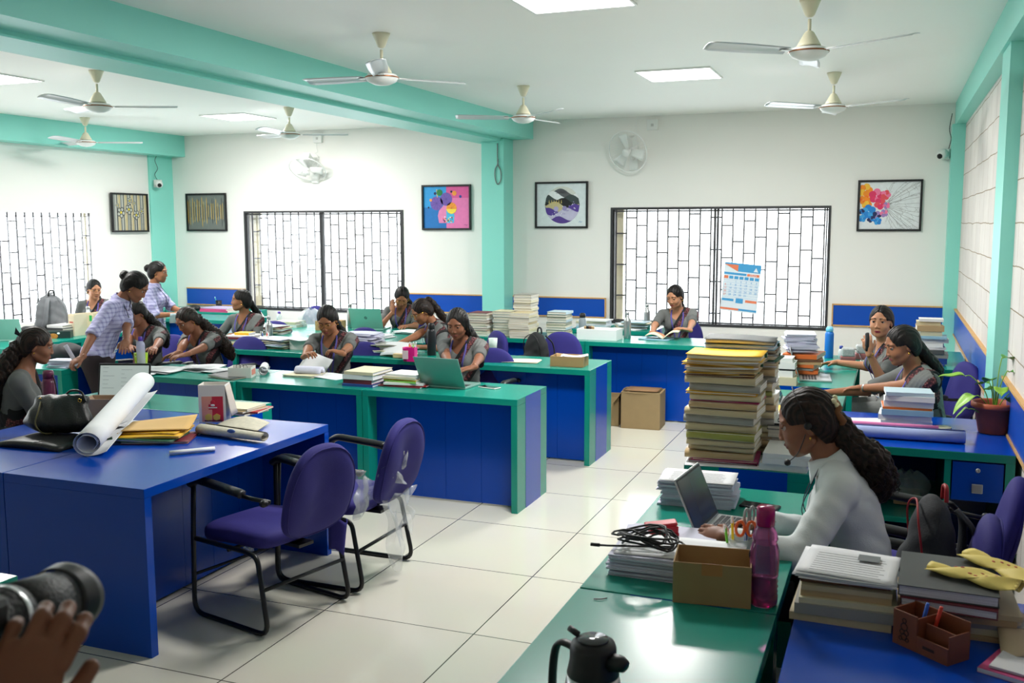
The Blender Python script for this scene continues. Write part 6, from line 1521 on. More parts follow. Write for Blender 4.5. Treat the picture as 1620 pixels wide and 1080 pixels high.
tag(MB().sheet(lambda u, v: ((u - .5) * .2, (v - .5) * .26, .01 + .02 * math.sin(3 * u + 2 * v) + .03 * v), 10, 10, .001, mat('brown_wrapper', (196, 176, 144), .7, noise=.1)).build('crumpled_paper', None, loc=(.40, 2.80, .75)), 'crumpled pale brown paper at the right edge beside the files', 'paper')
pb = empty('pen_box', (.04, 2.70, .75), -.70, 'brown wooden pen box with carved pattern on the near blue desk', 'pen box'); wd = mat('brown_wood_box', (122, 66, 40), .5, noise=.15, nscale=30); wdk = mat('burnt_engraving', (52, 28, 20), .7); t = .004
MB().box((0, 0, 0), (.17, .085, t), wd).box((0, 0, t), (.075, t, .095), wd).box((.075, 0, t), (.17, t, .045), wd).box((0, .085 - t, t), (.17, .085, .10), wd).box((0, t, t), (t, .085 - t, .097), wd).box((.072, t, t), (.076, .085 - t, .09), wd).box((.17 - t, t, t), (.17, .085 - t, .075), wd).build('box_body', None, pb, bevel=.001)
MB().box((.08, .03, t), (.166, .034, .075), wd).build('inner_divider', None, pb)
eg = MB(); rr = rnd(6)
for (x, zz, q) in ((.036, .072, .006), (.036, .055, .010), (.030, .040, .007), (.043, .040, .007), (.036, .028, .009), (.026, .022, .005), (.046, .022, .005)): eg.tube([(x + q * math.cos(a), -.0004, zz + q * math.sin(a)) for a in [2 * PI * k / 12 for k in range(12)]], .0014, wdk, 4, closed=True)
eg.build('carved_pattern', None, pb); MB().box((.095, -.0006, .018), (.13, 0, .026), wdk).build('slot', None, pb)
for nm, c, x, y, lx in (('red', (214, 60, 40), .10, .06, .25), ('blue', (30, 90, 190), .07, .05, .22)):
    o = MB().tube([(0, 0, 0), (lx * .12, 0, .115)], .005, mat('pen_' + nm, c, .4), 8).build('pen', None, loc=TR((.04, 2.70, .755), -.70) @ Vector((x - .03, y, 0))); o.rotation_euler = (0, 0, -.7); tag(o, '%s pen leaning in the brown wooden pen box' % nm, 'pen')
book((.40, 2.68, .75), 1.15, .30, .22, .012, 'pink', M_pagesw, 'file_folder', 'pink folder at the bottom right corner of the photo', 'file', hard=False)
book((.40, 2.68, .7635), 1.2, .26, .19, .006, 'white', M_pagesw, 'notebook', 'white notebook lying on the pink folder at the bottom right', 'notebook', hard=False)
lf3 = mat('leaf_light_green', (130, 178, 60), .4)
# backpacks
def backpack(p, rz, label, col, s=1, rx=0, trim=None):
    r = empty('backpack', p, rz, label, 'backpack'); r.rotation_euler = (rx, 0, rz); m = mat('backpack_fabric_%d' % col[0], col, .8, noise=.15, nscale=20, bump=.2, bscale=150)
    S = SDF(); S.ell((0, 0, .20 * s), V3(.15, .085, .22) * s, None, .03).ell((0, .02 * s, .10 * s), V3(.15, .09, .11) * s, None, .05).ell((0, .07 * s, .12 * s), V3(.11, .05, .10) * s, None, .03)
    v, f = mesh_sdf(S, .011, None, 0, lambda X, Y, Z: .004 * np.sin(X * 35 + Z * 28) * np.sin(Z * 40 + Y * 20)); np_obj('bag_body', [(v, f, 0)], r, [m])
    MB().tube(smooth_path([(-.03 * s, -.04 * s, .40 * s), (-.02 * s, -.04 * s, .45 * s), (.02 * s, -.04 * s, .45 * s), (.03 * s, -.04 * s, .40 * s)]), .008, trim or M_blackpl, 6).build('top_handle', None, r)
    for q in (-1, 1): MB().tube(smooth_path([(q * .05 * s, -.07 * s, .38 * s), (q * .09 * s, -.13 * s, .30 * s), (q * .11 * s, -.13 * s, .15 * s), (q * .12 * s, -.07 * s, .05 * s)]), .022 * s, m, 8, flat=(.3, 1)).build('shoulder_strap', None, r)
    MB().tube(smooth_path([(-.12 * s, .05 * s, .18 * s), (-.10 * s, .07 * s, .34 * s), (0, .06 * s, .40 * s), (.10 * s, .07 * s, .34 * s), (.12 * s, .05 * s, .18 * s)]), .004, trim or M_blackpl, 5).build('zip', None, r)
    return r
backpack((.17, 3.72, .50), 1.75, 'dark grey backpack with red piping on the chair of the person in white', (40, 42, 46), .95, trim=mat('red_piping', (150, 30, 36), .5))
backpack((-2.98, 8.28, .50), PI - .5, 'black rucksack leaning on the empty purple chair, middle row', (26, 28, 30), .95)
backpack((-8.05, 7.62, .75), 1.2, 'tall grey backpack standing by the left window', (112, 114, 118), 1.0)
# ---------------------------------------------------------------- blue desks, left foreground
def handbag(p, rz):
    r = empty('handbag', p, rz, 'black leather handbag with thin strap on the blue desk', 'bag'); lm_ = mat('black_leather', (24, 25, 24), .38, bump=.25, bscale=120)
    S = SDF(); S.ell((0, 0, .055), (.19, .075, .06), None, .03); S.ell((0, .02, .10), (.16, .06, .08), None, .06); S.cone((-.13, .05, .16), (.13, .05, .17), .022, .022, .05)
    v, f = mesh_sdf(S, .008, lambda X, Y, Z: -Z + .001, .0, lambda X, Y, Z: .004 * np.sin(X * 60 + Z * 30) * np.sin(Y * 50 + X * 20)); np_obj('bag_body', [(v, f, 0)], r, [lm_])
    MB().tube(smooth_path([(-.11, .04, .175), (-.06, -.07, .13), (-.07, -.09, .06), (-.04, -.08, .012), (.0, -.06, .006)]), .004, mat('olive_strap', (90, 84, 50), .6), 6).build('strap', None, r)
    MB().tube(smooth_path([(.02, .05, .19), (.06, .04, .215), (.12, .03, .21), (.15, .02, .16)]), .006, lm_, 6).build('handle', None, r)
    for x in (-.10, .12): MB().tube([(x + .009 * math.cos(a), .012, .168 + .009 * math.sin(a)) for a in [2 * PI * k / 12 for k in range(12)]], .0022, M_gold, 5, closed=True).build('eyelet', None, r)
handbag((-4.05, 3.84, .785), .25)
pw = empty('leather_pouch', (-4.02, 3.72, .75), .05, 'flat black leather pouch under the handbag at the left edge', 'bag'); MB().sheet(lambda u, v: ((u - .5) * .42, (v - .5) * .26, .034 - .02 * abs(2 * u - 1) ** 3), 10, 6, .03, mat('black_leather', (24, 25, 24), .38)).build('pouch_body', None, pw)
MB().tube([(.04, -.12, .036), (.055, -.08, .037)], .002, M_steel, 5).build('zip_pull', None, pw)
def big_roll(A, B, R1, label, seed=0):
    d = (B - A); L = d.length; rz = math.atan2(d.y, d.x); ry = -math.asin(d.z / L)
    def f(u, v):
        R_o = R1 * (1 + .1 * v)
        if u < .22: return (v * L * (1 - .1 * (.22 - u)), -(.22 - u) / .22 * .085, .003 + .02 * ((.22 - u) / .22) ** 2)
        w = (u - .22) / .78; a = -PI / 2 + w * 1.9 * 2 * PI; q = R_o * (1 - .42 * w)
        return (v * L, q * math.cos(a) * 1.15 * 1, R_o + q * math.sin(a) * 1.0 + .003)
    o = MB().sheet(f, 60, 8, .0012, M_paper).build('paper_roll', None, loc=A); o.rotation_euler = (0, ry, rz); return tag(o, label, 'paper roll')
big_roll(at(140, 722, .75), at(228, 622, .84), .062, 'large loose roll of white chart paper lying over the blue desk')
G_f = 'folders and envelopes on the blue desk'
thin_file(-3.54, 4.02, .75, .34, .25, .012, 'maroon', .45, 'maroon folder at the bottom of the folder pile on the blue desk', 3, G_f)
thin_file(-3.58, 3.98, .7635, .34, .25, .012, 'dark green', .3, 'dark green folder second from the bottom on the blue desk', 4, G_f)
thin_file(-3.58, 4.02, .7772, .33, .25, .008, 'yellow', .42, 'yellow folder under the brown envelope on the blue desk', 5, G_f)
thin_file(-3.60, 4.06, .7868, .32, .23, .006, 'yellow', .25, 'second yellow folder just under the brown envelope', 6, G_f)
tag(MB().sheet(lambda u, v: ((u - .5) * .34, (v - .5) * .25, .012 + .03 * (v ** 2) * u), 8, 8, .003, mat('manila_envelope', (206, 166, 100), .7, noise=.05)).build('envelope', None, loc=(-3.60, 4.09, .7945)), 'large tan manila envelope topping the folder pile on the blue desk', 'envelope', G_f).rotation_euler = (0, 0, .5)
sheet_paper((-3.73, 4.10, .80), .25, .24, .16, 'white note sheet lying on the tan envelope', seed=12, text=True)
_d = at(340, 713, .75) - at(268, 720, .75)
roll(T3((at(340, 713, .75) + at(268, 720, .75)) / 2), math.atan2(_d.y, _d.x) - PI / 2, _d.length, .016, 1.6, 'small loose roll of white paper near the desk edge', M_paper, inner=.6, flatz=.7)
mnews = mat('newsprint', (196, 190, 172), .8, noise=.25, nscale=45)
def news():
    A = at(318, 686, .75); B = at(418, 700, .75); d = B - A; rz = math.atan2(d.y, d.x)
    def f(u, v): a = u * 2.2 * 2 * PI; q = .030 * (.5 + .5 * u) * (1 + .3 * (1 - v)); return (v * d.length, q * math.cos(a) * 1.2, .030 + q * math.sin(a) * .85)
    mb = MB().sheet(f, 50, 5, .0008, mnews); nb_ = mat('newsprint_blue', (70, 96, 150), .7)
    mb.ell((d.length * .55, -.026, .042), (.03, .008, .014), nb_, nu=10, nv=6)
    o = mb.build('rolled_newspaper', None, loc=A); o.rotation_euler = (0, 0, rz); tag(o, 'rolled-up newspaper lying on the blue desk before the cake box', 'newspaper')
    o2 = MB().sheet(lambda u, v: ((u - .5) * .28, (v - .5) * .22, .01 + .035 * math.sin(PI * u) * (.4 + .6 * v)), 10, 6, .001, mnews).build('newspaper', None, loc=(-3.33, 4.40, .75)); o2.rotation_euler = (0, 0, .3); tag(o2, 'open crumpled newspaper behind the rolled one on the blue desk', 'newspaper')
news()
def cake_box():
    P0 = at(330, 668, .75); r = empty('cake_box', (P0.x, P0.y + .06, .75), .42, 'open white and pink sweet box standing upright on the blue desk', 'box')
    w, d, h = .15, .12, .215; wm = mat('white_box_card', (222, 218, 212), .5); pk = mat('pink_print', (222, 150, 160), .5); rd_ = mat('red_print', (196, 36, 60), .5); sal = mat('salmon_print', (226, 150, 130), .5); gd = mat('cake_gold', (214, 180, 80), .5)
    MB().box((-w / 2, -d / 2, 0), (w / 2, d / 2, .003), wm).box((-w / 2, -d / 2, .003), (w / 2, -d / 2 + .003, h), wm).box((-w / 2, d / 2 - .003, .003), (w / 2, d / 2, h), wm).box((-w / 2, -d / 2 + .003, .003), (-w / 2 + .003, d / 2 - .003, h), wm).box((w / 2 - .003, -d / 2 + .003, .003), (w / 2, d / 2 - .003, h), wm).build('box_body', None, r)
    g_ = MB(); y = -d / 2 - .0006
    g_.box((-.058, y, .005), (.0, -d / 2, .15), sal).box((.0, y, .005), (.062, -d / 2, .15), rd_)
    g_.box((-.02, y - .0004, .075), (.03, y, .105), rd_).ell((.004, y, .115), (.013, .0012, .014), rd_).ell((.004, y - .0006, .10), (.012, .0012, .006), wm).box((-.02, y - .001, .083), (.028, y - .0005, .089), wm)
    for x in (-.022, .024): g_.prism([(x - .02, .04), (x, .052), (x + .02, .042), (x + .018, .02), (x - .002, .012), (x - .018, .02)], 0, .0012, gd, Matrix(((1, 0, 0, 0), (0, 0, -1, y), (0, 1, 0, 0), (0, 0, 0, 1))))
    g_.box((-.045, y - .0008, .008), (.055, y, .014), mat('cake_brown', (60, 34, 26), .6)); g_.build('printed_front', None, r)
    MB().box((-w / 2 - .0006, -.055, .01), (-w / 2, .055, .09), wm).box((-w / 2 - .0008, -.055, .13), (-w / 2, .055, h), pk).build('printed_side', None, r)
    MB().sheet(lambda u, v: (w / 2 + .03 * v * (1 + .3 * u), (u - .5) * d, h - .01 - v * .17), 5, 5, .002, mat('grey_card_flap', (190, 180, 170), .7)).build('flap', None, r)
cake_box()
stack(-3.63, 4.80, .75, [(.30, .20, .010, 'white'), (.30, .2, .009, 'red'), (.31, .21, .010, 'tan'), (.30, .2, .012, 'pale cream')], 'the notebooks behind the sweet box', 'notebook', 'notebook', 'notebooks behind the sweet box', seed=71, kind='notebook', hard=False, jit=.02, rj=.15)
laptop((-4.56, 4.86, .75), .33, 'grey laptop with a lit document on screen behind the handbag', (70, 72, 74), (150, 160, 156), 1.78, .34, .225, lit=.42)
carton((-4.30, 4.42, .75), .35, .2, .15, .11, 'small brown carton behind the black handbag', fl=[('l', 2.3, .06)], m=mat('pale_brown_card', (176, 150, 128), .8))
bottle(tuple(at(80, 655, .75)), [(.001, 0), (.036, 0), (.038, .01), (.038, .19), (.03, .215)], 'maroon water bottle with black cord beside the person with a hair clip', mat('maroon_enamel', (96, 34, 66), .35), mat('maroon_enamel', (96, 34, 66), .35), [(.03, .215), (.031, .25), (.026, .262), (.001, .264)],
       extra=lambda r: MB().tube(smooth_path([(.03, 0, .24), (.05, 0, .2), (.055, 0, .12), (.05, .0, .10), (.06, 0, .14), (.04, 0, .22)]), .003, M_blackpl, 5).build('cord', None, r))
# ---------------------------------------------------------------- middle row
stack(-3.42, 5.99, .75, [(.24, .3, .018, 'blue'), (.23, .29, .03, 'maroon'), (.24, .3, .032, 'white'), (.23, .28, .022, 'pale cream')], 'the book stack left of the folder pile', seed=81, pm=M_pagesw, kind='book', group='books beside the folder pile')
G_p = 'folders and notebooks beside the mint laptop'
stack(-3.13, 6.05, .75, [(.33, .26, .006, 'maroon'), (.32, .25, .008, 'red'), (.29, .22, .014, 'white'), (.27, .22, .012, 'light green'), (.27, .22, .01, 'yellow'), (.26, .21, .014, 'pale cream'), (.25, .2, .018, 'white')], 'the pile beside the front mint laptop', 'folder', 'folder', G_p, seed=82, kind='folder', hard=False, jit=.018, rj=.15, pm=M_pagesw)
laptop((-2.84, 6.0, .75), PI - .06, 'open laptop with mint-grey lid used by the person with the rose gold watch', (140, 176, 168), (60, 66, 70), 2.05, .345, .235)
phone((-2.545, 6.12, .75), 1.25, 'mobile phone in a white case on the front desk corner', (224, 222, 216))
roll(T3(at(418, 590, .75)), .55, .24, .036, 2, 'rolled white paper sheets beside the small paper organiser', M_paper, inner=.55)
og = empty('paper_organiser', T3(at(383, 596, .75)), .35, 'small white card organiser with an orange-pink drawer holding pens', 'organiser'); wc = mat('white_card', (220, 218, 212), .6)
MB().box((-.085, -.06, 0), (.085, .06, .003), wc).box((-.085, -.06, .003), (.085, -.057, .075), wc).box((-.085, .057, .003), (.085, .06, .08), wc).box((-.085, -.057, .003), (-.082, .057, .078), wc).box((.082, -.057, .003), (.085, .057, .078), wc).box((.0, -.057, .003), (.003, .057, .07), wc).build('box_body', None, og)
MB().box((.0855, -.045, .02), (.088, .045, .06), mat('salmon_card', (220, 140, 126), .6)).build('drawer_front', None, og)
for k in range(3):
    o = MB().tube([(.02 * math.cos(a), 0, .02 * math.sin(a)) for a in [2 * PI * q / 14 for q in range(14)]], .0018, M_blackpl, 5, closed=True).build('bangle', None, loc=T3(Vector(og.location) + Vector((-.03 + .03 * k, .0, .072)))); tag(o, 'thin dark wire ring, %s from the left in the white card organiser' % ['first', 'second', 'third'][k], 'ring', 'wire rings in the card organiser')
G_o = 'open files before the reaching person'
for k, (px, py, rz, w, d, lab) in enumerate([(245, 588, .05, .36, .26, 'open white booklet under the hands of the reaching person'), (310, 584, -.05, .34, .25, 'white printed sheets right of the open booklet'), (345, 588, .15, .22, .2, 'white crumpled sheets beside the card organiser'), (215, 592, .3, .28, .2, 'white sheet hanging at the left end of the front desk row')]):
    p = at(px, py, .75); 
    for q in range(3): sheet_paper((p.x + .01 * q, p.y + .005 * q, .751 + .005 * q), rz + .06 * q, w, d, lab + ('' if q == 2 else ', %s layer' % ('middle' if q else 'bottom')), curl=.016, seed=k * 4 + q, text=q == 2)
p = at(350, 600, .75); thin_file(p.x, p.y + .1, .75, .26, .2, .016, 'dark grey', -.2, 'worn dark grey file between the sheets and the card organiser', 91, G_o)
p = at(478, 596, .75); thin_file(p.x - .02, p.y + .06, .75, .26, .2, .014, 'pale cream', -.02, 'pale open notebook under the folded white pad', 92, None)
o = MB().sheet(lambda u, v: ((u - .5) * .21, (v - .5) * .1 * (1 - .0 * u), .045 * (1 - (2 * v - 1) ** 4) + .002), 6, 10, .03, M_lilacpaper).build('folded_pad', None, loc=(p.x + .0, p.y + .10, .768)); tag(o, 'folded white pad standing on the pale notebook', 'notepad'); o.rotation_euler = (0, 0, .03)
p = at(515, 598, .75); sheet_paper((p.x, p.y + .08, .75), -.2, .3, .22, 'white sheet right of the pale notebook on the front desk row', seed=14)
# paper held by P8
o = MB().sheet(lambda u, v: ((u - .5) * .21, .02 * math.sin(u * 3) + .05 * v, (v - .5) * .24), 8, 6, .001, M_paper).build('paper_sheet', None, loc=T3(atY(495, 578, 6.42))); o.rotation_euler = (-.55, .35, .15); tag(o, 'white paper sheet held and read by the person with round glasses', 'paper')
# green holder with clear bottle
gh = empty('pen_holder', T3(at(224, 583, .75)), .2, 'lime green floral tumbler holding a clear bottle with purple cap', 'holder'); lime = mat('lime_floral', (170, 200, 40), .5); nt, N, b = nodes(lime)
vo = N.new('ShaderNodeTexVoronoi'); vo.inputs['Scale'].default_value = 55; tc = N.new('ShaderNodeTexCoord'); nt.links.new(tc.outputs['Object'], vo.inputs['Vector']); cr = N.new('ShaderNodeValToRGB'); cr.color_ramp.interpolation = 'CONSTANT'; cr.color_ramp.elements[0].color = srgb((226, 228, 190)); cr.color_ramp.elements[1].position = .28; cr.color_ramp.elements[1].color = srgb((168, 204, 34)); nt.links.new(vo.outputs['Distance'], cr.inputs[0]); nt.links.new(cr.outputs[0], b.inputs['Base Color'])
MB().lathe([(.001, 0), (.043, 0), (.052, .125), (.049, .125), (.041, .004), (.001, .004)], lime, 24, cap=False).build('tumbler', None, gh)
bottle(T3(at(224, 583, .756)), [(.001, 0), (.032, 0), (.032, .12), (.034, .15), (.032, .165), (.033, .185), (.028, .205), (.014, .22)], 'clear bottle with purple cap standing in the lime green tumbler', mat('pale_lilac_plastic', (196, 196, 224), .12, alpha=.6), mat('purple_cap', (84, 50, 160), .4), [(.016, .218), (.016, .25), (.001, .252)])
# ---------------------------------------------------------------- second row
tag(MB().cbox((0, 0, .035), (.16, .12, .07)).build('white_box', M_whitepl, None, bevel=.003, loc=T3(at(277, 545, .75))), 'long white carton lying behind the person reaching over her files', 'box')
tag(MB().cbox((0, 0, .035), (.14, .12, .07)).build('white_box', M_whitepl, None, bevel=.003, loc=T3(at(258, 545, .75))), 'small white carton, left of the pair on the second desk row', 'box')
stack(-5.60, 7.52, .75, [(.26, .22, .014, 'yellow'), (.26, .22, .016, 'yellow'), (.27, .22, .02, 'pale cream'), (.26, .22, .018, 'light blue'), (.28, .23, .02, 'maroon'), (.26, .22, .012, 'white'), (.15, .12, .022, 'yellow')], 'the stack left of the white pen cup', 'notebook', 'notebook', 'notebooks left of the white pen cup', seed=93, kind='notebook', hard=False, jit=.012, rj=.1, pm=M_pagesw)
pc_ = pens(T3(at(419, 548, .75)), 0, 'white cup beside the notebook stack', M_whitepl, (.042, .1), [(B_, .13, -.01, 0, -.1, 0), (R_, .13, .01, 0, .1, .1), (W_, .12, .02, .01, .15, 0), (K_, .13, -.02, .01, -.2, 0)])
MB().lathe([(.0415, .03), (.042, .05)], mat('orange_band', (230, 110, 60), .5), 20, cap=False).build('orange_band', None, pc_)
bottle(T3(at(426, 543, .75)), STEEL_PROF, 'tall steel bottle behind the white pen cup', M_steel, M_steel, STEEL_CAP)
def loose_pile(x, y, z, w, d, n, th, label, seed, m=None, jit=.02, rj=.25):
    rr = rnd(seed)
    for i in range(n):
        ph, am = rr.uniform(0, 6), rr.uniform(.002, .008); ww, dd = w * rr.uniform(.85, 1.05), d * rr.uniform(.85, 1.05)
        o = MB().sheet(lambda u, v: ((u - .5) * ww, (v - .5) * dd, th * .9 + am * math.sin(4 * u + ph) * (u - .3)), 7, 4, th * .8, m[i % len(m)] if isinstance(m, (list, tuple)) else (m or M_lilacpaper)).build('paper_bundle', None, loc=(x + rr.uniform(-jit, jit), y + rr.uniform(-jit, jit), z)); o.rotation_euler = (0, 0, rr.uniform(-rj, rj))
        tag(o, (ORD[n - 1 - i] if n - 1 - i else 'topmost') + ' ' + label, 'paper bundle', label); z += th
    return z
cov = [cmat('pale cream'), cmat('grey'), M_paper2, cmat('pale blue'), M_lilacpaper]
zz = loose_pile(-5.22, 7.5, .75, .34, .24, 10, .009, 'sheaf in the file heap left of the small white box', 94, cov)
carton((-4.95, 7.50, .75), 0, .18, .14, .08, 'open white box with a curled sheet on it, second desk row', m=mat('white_card', (220, 218, 212), .6))
sheet_paper((-4.93, 7.48, .838), .1, .28, .21, 'curled white sheet lying over the open white box', curl=.03, seed=44)
zz = loose_pile(-4.30, 7.46, .75, .36, .26, 7, .012, 'folder in the low heap under the curled sheets', 95, [cmat('grey'), cmat('pale cream'), cmat('dark green'), cmat('pale blue')])
zz = loose_pile(-4.34, 7.50, zz, .34, .24, 10, .009, 'sheaf in the big white heap, second desk row', 96, M_lilacpaper, .03, .3)
zz = loose_pile(-3.98, 7.45, .75, .32, .24, 8, .012, 'sheaf in the heap left of the pink pen holder', 97, [cmat('pale cream'), cmat('grey'), M_lilacpaper], .02, .2)
o = MB().sheet(lambda u, v: ((u - .5) * .26, -.1 * v * v, .0 - .10 * v * v + .015 * math.sin(3 * u)), 10, 8, .001, M_paper).build('paper_sheet', None, loc=(-3.90, 7.37, zz + .012)); o.rotation_euler = (0, 0, -.15); tag(o, 'large white sheet drooping off the heap left of the pink pen holder', 'paper')
tag(MB().cbox((0, 0, .02), (.12, .06, .035)).build('wooden_duster', mat('pale_wood_block', (206, 180, 136), .6), None, bevel=.003, loc=T3(at(634, 566, .75))), 'pale wooden block at the desk edge left of the pink holder', 'block')
ph_ = pens(T3(at(652, 571, .75)), .1, 'magenta holder on the second desk row', mat('magenta_plastic', (214, 24, 130), .4), (.034, .115), [(R_, .15, -.01, 0, -.05, 0), (G_, .15, .0, .0, .1, 0), (W_, .15, .015, .01, .12, 0), (Y_, .14, -.015, .01, -.1, 0)], square=True)
MB().cbox((-.045, -.036, .055), (.05, .004, .07), mat('pale_print_label', (226, 206, 212), .5)).lathe([(.03, .0), (.033, .09), (.036, .095), (.036, .115), (.001, .116)], mat('magenta_plastic', (214, 24, 130), .4), 18, c=(-.045, 0, 0)).build('jar_with_label', None, ph_)
bottle(T3(at(683, 562, .75)), [(.001, 0), (.036, 0), (.038, .005), (.038, .205), (.034, .222), (.026, .23)], 'tall black insulated flask on the second desk row', mat('matt_black_flask', (22, 24, 30), .4), M_blackpl, [(.028, .228), (.030, .232), (.030, .262), (.022, .278), (.001, .28)])
p = at(780, 556, .75); lat = MB().lathe([(.001, 0), (.032, 0), (.040, .12), (.038, .12), (.03, .004), (.001, .004)], mat('frosted_cup', (206, 220, 214), .3, alpha=.8), 20, cap=False).build('cup', None, loc=T3(p)); tag(lat, 'frosted white cup behind the shoulder of the typing person', 'cup')
for k in range(3): sheet_paper((-2.80, 7.42, .7505 + .002 * k), .12 + .05 * k, .30, .21, ['bottom cream sheet on the second desk row before the rucksack chair', 'middle cream sheet on the second desk row before the rucksack chair', 'top cream sheet on the second desk row before the rucksack chair'][k], m=M_paper2, curl=.003, seed=k)
cb_ = carton((-2.36, 7.33, .75), .04, .27, .17, .082, 'small brown carton with rough torn edges on the second desk row', fl=[('b', 2.7, .04)])
for k in range(4): sheet_paper((-2.37 + .02 * k, 7.33, .80 + .008 * k), .1 * k, .2, .12, 'torn white paper piece, %s inside the small brown carton' % ['lowest', 'second', 'third', 'uppermost'][k], curl=.02, seed=k + 9)
# ---------------------------------------------------------------- back row, right part: registers
def reg_stack(x, y, n, h, lab, seed, w=.25, d=.19, cols=('pale cream',), z0=.75, hard=True):
    return stack(x, y, z0, [(w, d, h, cols[i % len(cols)]) for i in range(n)], lab, 'register', 'register', 'pale registers stacked beside the column', seed=seed, kind='register', hard=hard, jit=.006, rj=.03, spine=[PI / 2 * (1 if i % 2 else 1) + (PI if i % 3 else 0) for i in range(n)])
reg_stack(-3.88, 9.15, 9, .025, 'the leftmost register stack', 101, .23, .2, ('white', 'pale cream', 'maroon'))
reg_stack(-3.64, 9.20, 9, .027, 'the second register stack from the column', 102, .22, .2, ('pale cream', 'pale blue'))
z = reg_stack(-3.40, 9.06, 11, .022, 'the front soft-cover stack', 103, .24, .21, ('beige', 'pale cream'), hard=False)
z = reg_stack(-3.46, 9.30, 15, .027, 'the tallest register stack', 104, .23, .19, ('pale cream', 'white', 'grey'))
reg_stack(-3.08, 9.24, 10, .025, 'the stack left of the grey bottle', 105, .22, .2, ('pale blue', 'pale cream', 'dark green'))
bottle((-2.92, 9.50, .75), [(.001, 0), (.036, 0), (.038, .006), (.038, .14), (.030, .165), (.026, .175)], 'grey bottle with black cap between register stack and foam box', mat('grey_tint_plastic', (150, 160, 168), .25, alpha=.8), M_blackpl, [(.029, .172), (.031, .176), (.031, .205), (.022, .218), (.001, .22)])
fb = carton((-2.64, 9.16, .75), -.02, .40, .22, .105, 'white foam tray holding small bottles on the back desk', m=mat('white_foam', (228, 230, 230), .8), t=.016)
for k in range(7):
    o = MB().lathe([(.001, 0), (.012, 0), (.012, .05), (.008, .06), (.010, .062), (.010, .08), (.001, .082)], cmat(['tan', 'black', 'brown'][k % 3], .35), 12).build('small_bottle', None, loc=(-2.78 + (k % 4) * .028, 9.13 + (k // 4) * .035, .796)); tag(o, '%s small bottle, %s from the left, %s row in the white foam tray' % (['tan', 'black', 'brown'][k % 3], ['first', 'second', 'third', 'fourth'][k % 4], 'front' if k < 4 else 'back'), 'bottle', 'small bottles in the foam tray')
tag(MB().cbox((0, 0, .04), (.06, .05, .07)).build('ink_box', M_blackpl, None, bevel=.003, loc=(-2.52, 9.12, .767)), 'small black box in the right end of the foam tray', 'box')
bottle((-2.40, 9.30, .75), STEEL_PROF, 'grey steel bottle standing right of the white foam tray', M_steel, M_steel, STEEL_CAP)
# desk behind the row with papers under the right window
desk(-3.2, -2.3, 9.95, 10.55, '-y', 'green desk with heaped papers under the left end of the right window')
stack(-3.0, 10.2, .75, [(.34, .26, .02, 'light blue'), (.34, .25, .016, 'pale blue'), (.34, .26, .02, 'white'), (.33, .25, .018, 'pale cream'), (.32, .25, .012, 'white')], 'the pile behind the foam tray', 'file_folder', 'file', 'files behind the foam tray', seed=107, kind='file folder', hard=False, jit=.02, rj=.12, pm=M_pagesw)
loose_pile(-2.58, 10.2, .75, .3, .24, 6, .014, 'loose sheaf under the right window', 108, [M_paper, M_paper2, cmat('pale blue')], .05, .5)
bottle((-2.44, 10.3, .75), STEEL_PROF, 'pale steel bottle by the left jamb of the right window', M_steel, M_steel, STEEL_CAP)
# open book with P12
ob = empty('open_book', (-2.06, 9.38, .75), .1, 'open book lifted by the person reading at the window', 'book')
for q in (-1, 1): MB().sheet(lambda u, v: (q * .16 * u, (v - .5) * .22, .012 + .04 * math.sin(u * 2.6) + (.05 * u if q > 0 else 0)), 10, 5, .008, M_paper2).build('page_block', None, ob)
thin_file(-2.12, 9.33, .75, .30, .21, .008, 'light blue', -.1, 'light blue file lying under the open book at the window', 109, None)
# floor cartons
carton((-2.10, 8.96 - .2, 0), .04, .36, .28, .34, 'large closed brown carton with torn flaps on the floor before the back desk', fl=[('l', 1.0, .15), ('r', 2.5, .06), ('f', 2.4, .05)], m=mat('dusty_cardboard', (150, 128, 92), .85, noise=.12, nscale=10))
carton((-2.47, 8.80, 0), .05, .30, .26, .27, 'smaller open brown carton left of the large one on the floor', m=mat('dusty_cardboard', (150, 128, 92), .85))
tag(MB().sheet(lambda u, v: ((u - .5) * .3, (v - .5) * .24, .01), 3, 3, .004, M_cardin).build('box_lid', None, loc=(-2.10, 8.76, .342)), 'brown top flap closing the large floor carton', 'flap').rotation_euler = (0, 0, .04)
# ---------------------------------------------------------------- back row, left part
laptop((-5.20, 9.12, .75), PI + .05 + .1, 'open mint laptop with round logo on its lid, back left desks', (150, 206, 192), (60, 66, 70), 1.95, .36, .24, logo=True)
carton((-5.58, 9.0, .75), .0, .26, .2, .1, 'closed tan carton left of the mint laptop with round logo', m=mat('tan_cardboard', (186, 150, 106), .8), fl=[('f', 2.95, .1), ('b', 2.95, .1)])
bottle((-5.50, 9.28, .75), STEEL_PROF, 'steel bottle behind the tan carton by the window', M_steel, M_steel, STEEL_CAP)
loose_pile(-4.62, 8.98, .75, .3, .22, 4, .008, 'sheaf before the person bent over papers', 111, M_paper, .03, .3)
loose_pile(-4.78, 8.52, .75, .32, .22, 4, .008, 'sheaf at the front edge right of the mint laptop', 112, M_paper, .03, .3)
loose_pile(-5.35, 8.52, .75, .3, .22, 2, .006, 'sheaf before the mint laptop', 115, M_paper, .03, .3)
loose_pile(-6.30, 8.50, .75, .3, .22, 6, .01, 'blue-tinted sheaf on the desk behind the purple chair', 113, [cmat('pale blue'), M_lilacpaper], .03, .3)
loose_pile(-5.98, 8.50, .75, .34, .25, 7, .012, 'sheaf in the pile with red-edged covers, back left', 114, [M_paper, M_paper2, cmat('maroon')], .02, .2)
